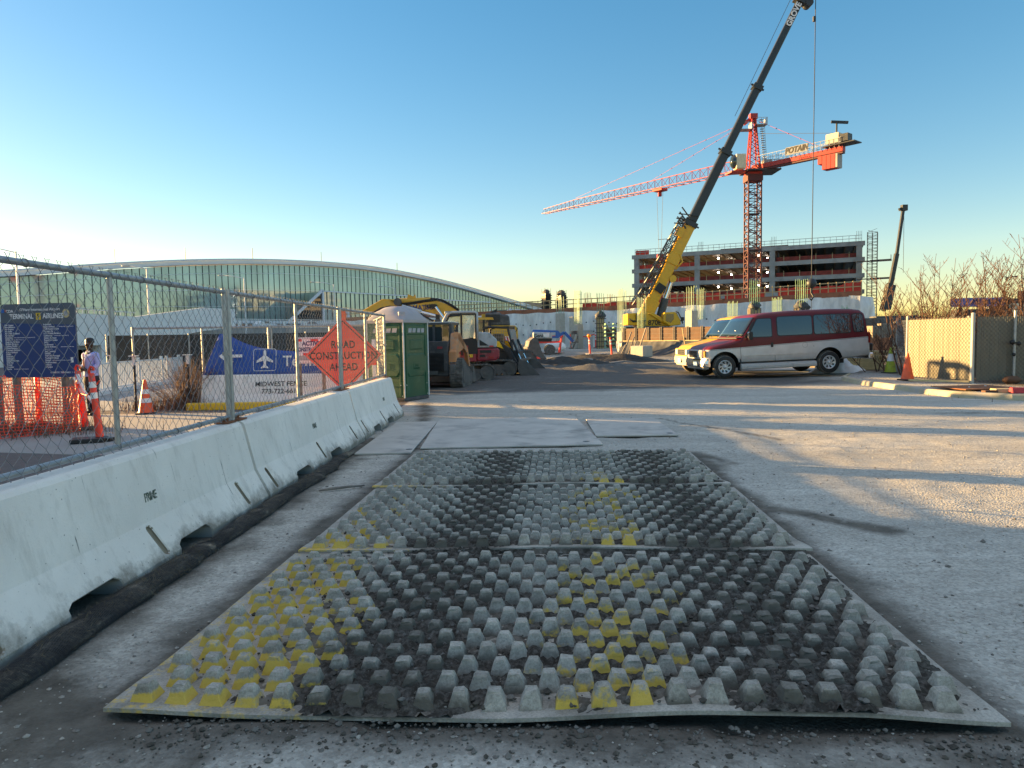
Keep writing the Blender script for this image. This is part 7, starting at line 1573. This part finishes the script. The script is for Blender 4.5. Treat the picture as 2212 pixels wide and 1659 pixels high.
# bits lying on the island
tag(new('rust').box((0, 0, .012), (1.5, 1.15, .02), Matrix.Rotation(.15, 3, 'Z')).use('white_ink').cyl((-.2, -.1, .02), (-.2, -.1, .04), .02).cyl((.4, .2, .02), (.4, .2, .04), .02).build('cover_plate'), 'rusty brown steel sheet lying flat behind the kerb', 'steel sheet').location = (11.5, 17.6, .14)
tag(new('pine').box((0, 0, .03), (1.5, .12, .05), Matrix.Rotation(-.75, 3, 'Z')).build('plank'), 'pale plank lying at the foot of the sunlit fence', 'plank').location = (12.1, 20.1, .12)
tag(new('pine').box((0, 0, .05), (.42, .22, .10)).build('plank', bevel=.01), 'short thick wooden block lying near the red wheel stop', 'wood block').location = (11.35, 16.4, .11)
mat('red_stop', (.45, .04, .05), .7, var=.15)
ws = new('red_stop'); ws.prism([(-.09, 0), (.09, 0), (.06, .13), (-.06, .13)], -.95, .95, lambda p, q: (q, p[0], p[1])); ws = ws.build('wheel_stop', bevel=.015); tag(ws, 'red painted wheel stop lying near the kerb', 'wheel stop'); ws.location = (12.3, 16.0, .12); ws.rotation_euler = (0, 0, R_(-8))
tag(new('plywood_brown').ball((0, 0, .08), .24, 12, (1.1, .5, .5)).build('sandbag'), 'dark red sandbag at the foot of the shaded fence', 'sandbag').location = (13.55, 19.2, .12)
tag(new('brush').box((0, 0, .04), (.3, .16, .07)).build('brick', bevel=.01), 'broken reddish brick lying behind the kerb', 'brick').location = (11.0, 16.3, .11)
grass('leaf_litter', 'brown dead leaves and twigs strewn behind the kerb', 13.6, 17.4, 1.2, .9, 2200, .09, 'brush')
bpy.data.objects['leaf_litter'].name = 'leaves'
def shrubs():
    def one(name, label, c, stems, h, spread, seed):
        r = random.Random(seed); mb = new('brush')
        def grow(p, d, ln, rad, lvl):
            n = 7 if lvl == 0 else 5; pts = [p]; q = p
            for i in range(n):
                d = (d + Vector((r.gauss(0, .07), r.gauss(0, .07), .07 if lvl < 2 else .03))).normalized(); q = q + d * ln / n; pts.append(q)
            mb.tube(pts, [max(.0055, rad * (1 - .85 * i / n)) for i in range(n + 1)], n=4 if lvl == 0 else 3, caps=False, smooth=False)
            if lvl < 2:
                for _ in range((13 if lvl == 0 else 3)):
                    f = r.uniform(.18, .95); i = min(n - 1, int(f * n)); b = pts[i].lerp(pts[i + 1], f * n - i); a = r.uniform(0, 6.28); sd = Vector((math.cos(a), math.sin(a), .55)).normalized(); grow(b, (d * .55 + sd).normalized(), ln * r.uniform(.18, .42) * (1 - .45 * f), rad * .36, lvl + 1)
        for k in range(stems):
            a = r.uniform(0, 6.28); tl = r.uniform(.05, spread); grow(Vector((r.gauss(0, .35), r.gauss(0, .35), 0)), Vector((math.cos(a) * tl, math.sin(a) * tl, 1)).normalized(), h * r.uniform(.55, 1.02), .026, 0)
        o = mb.build(name, fix=False); o.location = c; tag(o, label, 'shrub', 'bare shrubs behind the slatted fence')
    one('shrub', 'leafless reddish shrub behind the sunlit fence, the leftmost of the row', (13.6, 23.2, .1), 22, 3.9, .66, 3)
    one('shrub', 'leafless reddish shrub rising over the thick corner post', (15.3, 23.4, .1), 22, 4.0, .7, 5)
    one('shrub', 'tall leafless shrub over the shaded fence at the edge of the picture', (17.2, 23.5, .1), 24, 4.6, .7, 8)
    one('shrub', 'low leafless shrub hugging the edge-on chain-link', (13.5, 25.6, 0), 12, 2.3, 1.2, 11)
    lf = Vector((15.2, 23.0, 3.2))
    for k, (dx, dz, lb) in enumerate(((-.7, .1, 'clump of dead leaves caught in the shrub, leftmost of three'), (.9, .0, 'clump of dead leaves caught in the shrub, the middle one'), (1.35, -.05, 'clump of dead leaves caught in the shrub, rightmost and smallest'))):
        m = new('black'); 
        for _ in range(14): p = Vector((rnd.gauss(0, .07), rnd.gauss(0, .05), rnd.gauss(0, .05))); m.add([p, p + Vector((rnd.uniform(-.1, .1), 0, rnd.uniform(-.08, .08))), p + Vector((rnd.uniform(-.1, .1), .05, rnd.uniform(-.08, .08)))], [(0, 1, 2)])
        tag(m.build('leaf_clump', fix=False), lb, 'leaves').location = lf + Vector((dx, 0, dz))
shrubs()
# clutter behind the van
lumber(13.6, 27.4, R_(0), 18, 1.7, 'sunlit stack of new boards behind the lime cone', 'pine', .26, .08, rows=2)
tag(new('black').box((0, 0, .55), (1.0, .9, 1.1)).build('bin', bevel=.04), 'black bin standing behind the van', 'bin').location = (14.3, 29.5, 0)
tag(new('poly_white').grid(lambda u, v: (2.2 * (u - .5), .9 * (v - .5), .02 + .42 * max(0, math.sin(u * 3.1) * math.sin(v * 3.1)) * (1 + .9 * fbm(u * 6, v * 6))), 24, 14).build('plastic_wrap', fix=False), 'crumpled clear plastic lying on the ground under the rear of the van', 'plastic').location = (12.5, 27.2, 0)
def clutter():
    k = 0
    for u, v, y, w_, h, mt, nm, lb in ((1905, 760, 60, 2.2, 2.0, 'grey_wood', 'crate', 'tall brown crate in the clutter behind the van'), (1925, 735, 70, 3.4, 1.2, 'dark_metal', 'steel_bin', 'dark steel bin in the clutter behind the chain-link'), (1940, 745, 64, 2.4, 2.2, 'tarp_black', 'covered_pile', 'pile under a dark tarpaulin left of the sunlit fence'), (1898, 735, 80, 5.0, 3.0, 'charcoal', 'container', 'dark container below the scaffold tower'), (1915, 718, 90, 9, 3.2, 'dark_metal', 'trailer', 'dark trailer below the distant crane')):
        p = P(u, v, y); mb = new(mt); mb.box((0, 0, h / 2), (w_, w_ * .5, h))
        for q in range(6): mb.box((-w_ * .5 + w_ * (q + .5) / 6, -w_ * .26, h / 2), (.08, .06, h * .95))
        mb.box((w_ * .1, -.1, h + .1), (w_ * .5, w_ * .3, .2)); tag(mb.build(nm, bevel=.03), lb, nm.replace('_', ' ')).location = (p.x, y, 0)
    p = P(1935, 750, 52); o = new('pine').bar((0, 0, .3), (2.2, .5, .15), .25, .12).bar((.2, .3, .45), (2.0, -.2, .3), .2, .1).build('beam_pile'); tag(o, 'pale beams lying across the clutter behind the van', 'beams'); o.location = (p.x - 1.2, 52, 0)
    p = P(1897, 758, 50); o = new('rust').grid(lambda a, b: (2.0 * (a - .5), .5 * b, 1.2 * b * (1 + .4 * fbm(a * 5, b * 3))), 14, 6).build('net_screen', fix=False); tag(o, 'reddish netting hanging behind the van', 'netting'); o.location = (p.x, 50, 0)
clutter()
# far right skyline
def far_box(name, label, cat, u, v0, v1, w_px, y, mt, extra=None):
    p = P(u, v0, y); z1 = p.z; z0 = max(0, P(u, v1, y).z); W = w_px / 1534 * y; t = thing(name, label, cat, (p.x, y, 0)); mb = new(mt); mb.box((0, 0, (z0 + z1) / 2), (W, W * .4, z1 - z0)); mb.build('body', t)
    if extra: extra(t, W, z0, z1)
    return t
def legs(t, W, z0, z1): m = new('dark_metal'); m.box((-W * .4, 0, z0 / 2), (.4, .4, z0)); m.box((W * .4, 0, z0 / 2), (.4, .4, z0)); m.build('support', t); new('navy_ink').box((W * .1, -W * .2 - .03, (z0 + z1) / 2), (W * .7, .04, (z1 - z0) * .6)).build('panel', t)
def bwin(t, W, z0, z1):
    m = new('cab_glass')
    for k in range(4): m.box((-W * .36 + k * W * .24, -W * .2 - .02, z0 + (z1 - z0) * .6), (W * .1, .08, (z1 - z0) * .3))
    m.build('window', t); new('dark_metal').box((W * .2, 0, z1 + 1.2), (W * .5, W * .3, 2.4)).build('roof_plant', t)
far_box('billboard', 'blue billboard seen far off through the shrubs', 'billboard', 2112, 644, 662, 92, 150, 'lift_blue', legs)
far_box('office_building', 'cream building far off at the edge of the picture', 'building', 2205, 655, 720, 50, 140, 'cream_panel', bwin)
far_box('warehouse', 'low grey warehouse far off behind the shrubs', 'building', 2130, 668, 720, 120, 170, 'dark_metal', bwin)
def far_tree(u, vt, y, label, seed):
    p = P(u, vt, y); h = p.z; r = random.Random(seed); t = thing('bare_tree', label, 'tree', (p.x, y, 0), 0, 'distant bare trees on the skyline'); tr = new('dry_brush'); cr = new('dry_brush'); tr.cyl((0, 0, 0), (0, 0, h * .4), h * .025, h * .018, n=6)
    for k in range(60):
        a = r.uniform(0, 6.28); z = h * r.uniform(.25, .6); q = Vector((0, 0, z)); w_ = h * r.uniform(.15, .4); m_ = q + Vector((math.cos(a) * w_ * .6, math.sin(a) * w_ * .6, h * r.uniform(.1, .2))); cr.bar(q, m_, h * .008)
        for _ in range(4): cr.bar(m_, m_ + Vector((r.gauss(0, w_ * .3), r.gauss(0, w_ * .3), h * r.uniform(.05, .22))), h * .004)
    tr.build('trunk', t); cr.build('crown', t, fix=False)
for i, (u, vt, y, lb) in enumerate(((1893, 672, 160, 'small bare tree behind the scaffold tower'), (1942, 660, 150, 'bare tree just right of the distant crane boom'), (1985, 660, 150, 'bare tree behind the left shrub'), (2040, 664, 155, 'bare tree behind the corner post'), (2078, 660, 150, 'bare tree left of the blue billboard'), (2165, 662, 150, 'bare tree left of the cream building'))): far_tree(u, vt, y, lb, 40 + i)
# ================================================================ AIRPORT TERMINAL
TA, TD = Vector((-95.0, 110.0)), Vector((104.0, 150.0)); TL = TD.length; td = TD.normalized(); tn = Vector((td.y, -td.x))
RZ = [(-.16, 10.5), (-.05, 12.5), (.074, 13.9), (.15, 16.2), (.27, 18.9), (.38, 20.5), (.50, 21.2), (.59, 20.8), (.72, 18.9), (.83, 16.3), (.93, 13.8), (1.0, 11.9), (1.08, 9.6), (1.14, 8)]
def roof_z(s):
    for (a, b), (c, d) in zip(RZ, RZ[1:]):
        if s <= c: return b + (d - b) * (s - a) / (c - a)
    return RZ[-1][1]
def smooth_roof(s): return sum(roof_z(s + k * .012) for k in range(-4, 5)) / 9
mat('terminal_glass', (.33, .44, .41), .05, var=.28, scale=.12, spec=1.0, metal=.2); mat('roof_white', (.62, .64, .64), .5, var=.06, scale=.2); mat('mullion', (.03, .045, .045), .5, var=.1); mat('steel_white', (.60, .63, .66), .5, var=.08)
def terminal():
    t = thing('terminal_building', 'long glass airport terminal with a low arched white roof', 'building', (TA.x, TA.y, 0), math.atan2(TD.y, TD.x))   # local x along the front, -y outwards
    s0, s1, N = -.16, 1.14, 150; Z = lambda s: smooth_roof(s)
    rf = new('roof_white')
    def band(fo, fi, zo, zi):
        vs = []; 
        for i in range(N + 1): s = s0 + (s1 - s0) * i / N; x = s * TL; z = Z(s); vs += [(x, fo, z + zo), (x, fi, z + zi)]
        rf.add(vs, [(2 * i, 2 * i + 2, 2 * i + 3, 2 * i + 1) for i in range(N)], True)
    band(-1.3, -1.3, -.95, 0); band(-1.3, 38, 0, 1.0); band(-1.3, -.1, -.95, -1.0); rf.build('roof', t, fix=False)
    lp = new('steel_white'); vs = []
    for i in range(N + 1): s = s0 + (s1 - s0) * i / N; vs += [(s * TL, -1.45, Z(s) - .15), (s * TL, -1.45, Z(s) + .18), (s * TL, -1.0, Z(s) + .2)]
    lp.add(vs, [f for i in range(N) for f in ((3 * i, 3 * i + 3, 3 * i + 4, 3 * i + 1), (3 * i + 1, 3 * i + 4, 3 * i + 5, 3 * i + 2))]); lp.build('roof_edge', t, fix=False)
    gl = new('terminal_glass'); vs = []
    for i in range(N + 1): s = s0 + (s1 - s0) * i / N; vs += [(s * TL, 0, 5.5), (s * TL, 0, Z(s) - 1.1)]
    gl.add(vs, [(2 * i, 2 * i + 2, 2 * i + 3, 2 * i + 1) for i in range(N)]); gl.build('glazing', t, fix=False)
    mu = new('mullion'); sp = 1.5; x = s0 * TL
    while x < s1 * TL: z = Z(x / TL) - 1.1; mu.box((x, -.05, (5.5 + z) / 2), (.09, .10, z - 5.5)); x += sp
    mu.build('mullions', t); tr = new('steel_white')
    for k in range(N): 
        s = s0 + (s1 - s0) * (k + .5) / N; zt = Z(s) - 1.1
        for f in (.30, .58, .86): z = 5.5 + (zt - 5.5) * f; tr.box((s * TL, -.06, z), (TL * (s1 - s0) / N, .1, .08))
    tr.build('transoms', t)
    inn = new('steel_white')                                            # branching roof struts behind the glass
    for k in range(26):
        x = (s0 + .05 + (s1 - s0) * k / 27) * TL; z = Z(x / TL); inn.bar((x, 4, 5.5), (x, 4, z - 2), .3); inn.bar((x, 4, z * .7), (x + 3, 4, z - 1.5), .2); inn.bar((x, 4, z * .7), (x - 3, 4, z - 1.5), .2)
    inn.build('inner_struts', t)
    new('warm_soffit').box((TL * .49, 12, 7.5), (TL * (s1 - s0), .3, 15)).build('inner_wall', t)
    for sa, sb, zt in ((.43, .60, 13.2), (.665, .80, 12.6), (.86, .97, 10.6)):   # glazed entrance halls pushed out of the front
        g = new('terminal_glass'); xa, xb = sa * TL, sb * TL; g.box(((xa + xb) / 2, -3.2, (4.5 + zt) / 2), (xb - xa, 6.2, zt - 4.5)); e = g.build('entrance_hall', t); m = new('mullion'); x = xa
        while x <= xb: m.box((x, -6.38, (4.5 + zt) / 2), (.12, .16, zt - 4.5)); x += 1.5
        m.build('mullions', e); f = new('cab_glass'); f.prism([(xa - .05, 5.0), (xa - .05, zt), (xa - 11, 5.0)], -6.5, -6.2); f.use('steel_white').bar((xa, -6.6, zt + .3), (xa - 11.4, -6.6, 5.0), .5, .5, (0, 1, 0)).bar((xa, -6.6, zt + .3), (xa, -6.6, 5), .5, .5, (0, 1, 0)).box(((xa + xb) / 2, -6.4, zt + .1), (xb - xa, .4, .25)); f.build('wing_frame', t)
    pt = new('steel_white')
    for s in (.455, .545, .605, .69, .84, .87, .91, .935): pt.box((s * TL - .9, -9.5, 7), (.7, .7, 4.2)).box((s * TL + .5, -9.5, 7), (.7, .7, 4.2))
    pt.build('canopy_masts', t)
    cn = new('steel_white'); cn.box((TL * .42, -11, 5.45), (TL * .98, 10, .28)).box((TL * .42, -15.9, 5.55), (TL * .98, .3, .6)); cn.build('canopy', t)
    lo = new('lower_shade'); lo.box((TL * .45, -7, 2.0), (TL * 1.15, 1.0, 4.0)); lo.build('lower_wall', t)
    an = new('dark_metal')
    for s in (.19, .27, .36, .47, .62): an.box((s * TL, 2, Z(s) + 1.6), (.1, .1, 2.6))
    an.build('aerials', t)
mat('lower_shade', (.02, .022, .025), .7, var=.4, scale=.3)  # near-black colour stands in for the shade below the raised decks
terminal()
def upper_road():
    t = thing('elevated_road', 'elevated road with a white slatted railing in front of the terminal', 'bridge', (TA.x, TA.y, 0), math.atan2(TD.y, TD.x)); Y = -29.0; x0, x1 = -.1 * TL, .98 * TL
    d = new('grey_concrete'); d.box(((x0 + x1) / 2, Y + 9, 3.6), (x1 - x0, 18, .7)); d.box(((x0 + x1) / 2, Y + .05, 3.55), (x1 - x0, .5, 1.0)); d.build('deck', t)
    r = new('white_paint'); n = int((x1 - x0) / 2.4)
    for k in range(n + 1): x = x0 + k * 2.4; r.box((x, Y - .1, 4.8), (.13, .13, 1.6)); 
    for z in (4.15, 5.6): r.box(((x0 + x1) / 2, Y - .1, z), (x1 - x0, .1, .13))
    r.use('steel_white')
    for k in range(6): r.box(((x0 + x1) / 2, Y - .1, 4.36 + k * .2), (x1 - x0, .05, .05))
    r.use('white_paint')
    for k in range(0, n, 2): r.box((x0 + k * 2.4 + .9, Y - .16, 4.75), (.75, .05, .95))
    r.build('railing', t); c = new('grey_concrete')
    for k in range(16): c.box((x0 + k * 10, Y + 8, 1.6), (1.1, 1.1, 3.3))
    c.build('piers', t); w_ = new('lower_shade'); w_.box(((x0 + x1) / 2, Y + 15, 1.6), (x1 - x0, .5, 3.2)); w_.build('back_wall', t)  # the near-black back sheet paints the shade under the road
    def on(s, off): p = TA + TD * s + tn * (-off); return p
    return Y
UY = upper_road()
def road_pos(s, off): p = TA + td * (s * TL) + Vector((-td.y, td.x)) * (UY + off); return (p.x, p.y, 3.96)
def small_car(loc, rz, label, mt, kind='car'):
    t = thing('parked_car' if kind == 'car' else 'coach_bus', label, kind, loc, rz)
    if kind == 'car':
        b = new(mt); b.prism([(-2.2, .35), (2.2, .35), (2.25, .75), (2.1, .95), (1.0, 1.02), (.5, 1.5), (-1.2, 1.55), (-1.9, 1.05), (-2.25, .95)], -.85, .85); b.build('body', t, bevel=.08, seg=2); g = new('cab_glass'); g.prism([(.85, 1.04), (.45, 1.44), (-1.15, 1.48), (-1.7, 1.06)], -.87, .87); g.build('windows', t); r = .33; W = (-1.35, 1.35)
    else:
        b = new(mt); b.box((0, 0, 1.9), (11, 2.5, 3.0)); b.build('body', t, bevel=.2, seg=2); g = new('cab_glass'); g.box((-.6, 0, 2.45), (9.4, 2.54, 1.0)); g.box((5.45, 0, 2.2), (.2, 2.2, 1.5)); g.build('windows', t); r = .5; W = (-3.4, 3.6)
    for x in W:
        for s in (-1, 1): new('rubber').cyl((x, s * .75, r), (x, s * .95 * (1 if kind == 'car' else 1.3), r), r, n=14).build('wheel', t)
RZA = math.atan2(TD.y, TD.x)
for s, off, lb, mt, kd in ((.27, 5, 'white car behind the white railing, left of the others', 'white_plain', 'car'), (.335, 6, 'silver car behind the white railing', 'machine_grey', 'car'), (.42, 4, 'green car behind the white railing', 'toilet_trim2', 'car'), (.455, 7, 'blue car behind the white railing', 'lift_blue', 'car'), (.565, 6, 'white coach stopped on the elevated road', 'white_plain', 'bus'), (.655, 5, 'dark car behind the white railing', 'charcoal', 'car')):
    if mt not in MATS: mat(mt, (.02, .28, .16), .4)
    small_car(road_pos(s, off), RZA, lb, mt, kd)
def ramp():
    t = thing('ramp_wall', 'smooth white concrete ramp wall rising behind the fence', 'ramp', (0, 0, 0)); pts = [(-60, 46, .7, 3.6), (-44, 50, 1.2, 3.8), (-33.3, 54, 1.5, 4.0), (-32.9, 62.5, 1.55, 3.95), (-31.8, 74, 2.8, 5.2), (-33.2, 86, 3.35, 5.5)]
    m = new('white_concrete'); vs = []
    for x, y, z0, z1 in pts: vs += [(x, y, z0), (x, y, z1), (x - .6, y + .5, z1), (x - .6, y + .5, z0)]
    fs = []
    for i in range(len(pts) - 1):
        for j in range(4): fs.append((i * 4 + j, i * 4 + (j + 1) % 4, (i + 1) * 4 + (j + 1) % 4, (i + 1) * 4 + j))
    fs += [(0, 1, 2, 3), tuple((len(pts) - 1) * 4 + j for j in range(4))]; m.add(vs, fs); m.build('parapet', t)
    d = new('grey_concrete'); d.prism([(p[0] - .5, p[1] + .4) for p in pts] + [(-43, 92), (-46, 76), (-47, 62), (-60, 55)], 1.2, 1.6, lambda p, q: (p[0], p[1], q + (.0 if p[1] < 66 else 1.2))); d.build('deck', t)
    c = new('white_concrete')
    for x, y in ((-38, 53), (-33.6, 58), (-32.8, 66), (-33.0, 76), (-35, 88)): c.box((x, y, .8), (.9, .9, 1.7))
    c.build('piers', t); r = new('white_paint')
    for (x, y, z0, z1), (x2, y2, z02, z12) in zip(pts[1:3], pts[2:4]):
        r.bar((x, y, z1 + .35), (x2, y2, z12 + .35), .08)
        for k in range(12): r.box((x + (x2 - x) * k / 12, y + (y2 - y) * k / 12, z1 + .18), (.06, .06, .36))
    r.build('railing', t); w_ = new('lower_shade'); w_.prism([(-62, 60), (-40, 66), (-37, 92), (-36.5, 92), (-39.5, 65.5), (-62, 59.5)], 0, 1.6, lambda p, q: (p[0], p[1], q)); w_.build('shade_sheet', t)  # near-black sheet behind the piers, painting the shade under the ramp
ramp()
def picket_railing():
    pts = [(-12.6, 20.5), (-13.2, 23.4), (-13.6, 28), (-15.4, 36), (-18, 44)]; t = thing('picket_railing', 'white picket railing along the walkway behind the person', 'railing', (0, 0, 0)); m = new('white_paint')
    for a, b in zip(pts, pts[1:]):
        a, b = Vector(a), Vector(b); n = int((b - a).length / .125)
        for z in (.16, .98): m.bar((a.x, a.y, z), (b.x, b.y, z), .05, .05)
        for k in range(n): p = a.lerp(b, k / n); m.box((p.x, p.y, .57), (.035, .05, .8))
        for k in range(0, n, 16): p = a.lerp(b, k / n); m.box((p.x, p.y, .55), (.09, .09, 1.1))
    m.build('railing', t); kb = new('white_concrete')
    for a, b in zip(pts, pts[1:]): kb.bar((a[0], a[1], .06), (b[0], b[1], .06), .3, .14)
    kb.build('plinth', t)
picket_railing()
def screen():
    t = thing('privacy_screen', 'dark mesh screen on posts behind the blue banner', 'screen', (0, 0, 0)); m = new('screen_dark'); m.grid(lambda u, v: (-17 + 11 * u, 30 + 2.5 * u + .05 * fbm(u * 9, v), .0 + 1.95 * v - .5 * v * 0), 24, 4); m.build('mesh', t, fix=False)
    p = new('galvanised')
    for k in range(8): p.cyl((-17 + 11 * k / 7, 29.9 + 2.5 * k / 7, 0), (-17 + 11 * k / 7, 29.9 + 2.5 * k / 7, 2.0), .035, n=8)
    p.build('posts', t)
mat('screen_dark', (.035, .036, .036), .8, var=.3, scale=1)
screen()
def street_lamp(u, vt, y, arm, label, sh=1.0):
    p = P(u, vt, y); t = thing('street_lamp', label, 'lamp post', (p.x, y, 0), 0, 'street lamps before the terminal'); h = p.z
    new('steel_white').cyl((0, 0, 0), (0, 0, h), .12, .07, n=8).build('pole', t); ar = new('steel_white'); ar.tube([(0, 0, h - .1), (arm * .5, 0, h + .25 * abs(arm) * .35), (arm, 0, h + .3 * abs(arm) * .45)], [.05, .045, .04], n=6); ar.build('arm', t)
    l = new('machine_grey'); l.ball((arm * 1.12, 0, h + .3 * abs(arm) * .45), .3, 10, (1.5, .6, .3)); l.build('lamp_head', t)
for u, vt, y, arm, lb in ((34, 543, 60, -2.6, 'street lamp at the edge of the picture above the airline board'), (317, 579, 66, -1.7, 'street lamp over the white ramp wall'), (527, 600, 92, -2.6, 'street lamp left of the first entrance hall'), (721, 614, 112, -2.9, 'street lamp above the diamond sign'), (853, 622, 135, -2.4, 'street lamp above the green toilet'), (971, 632, 160, -2.8, 'street lamp above the yellow boom'), (1058, 638, 185, -3.0, 'street lamp before the far end of the terminal')): street_lamp(u, vt, y, arm, lb)
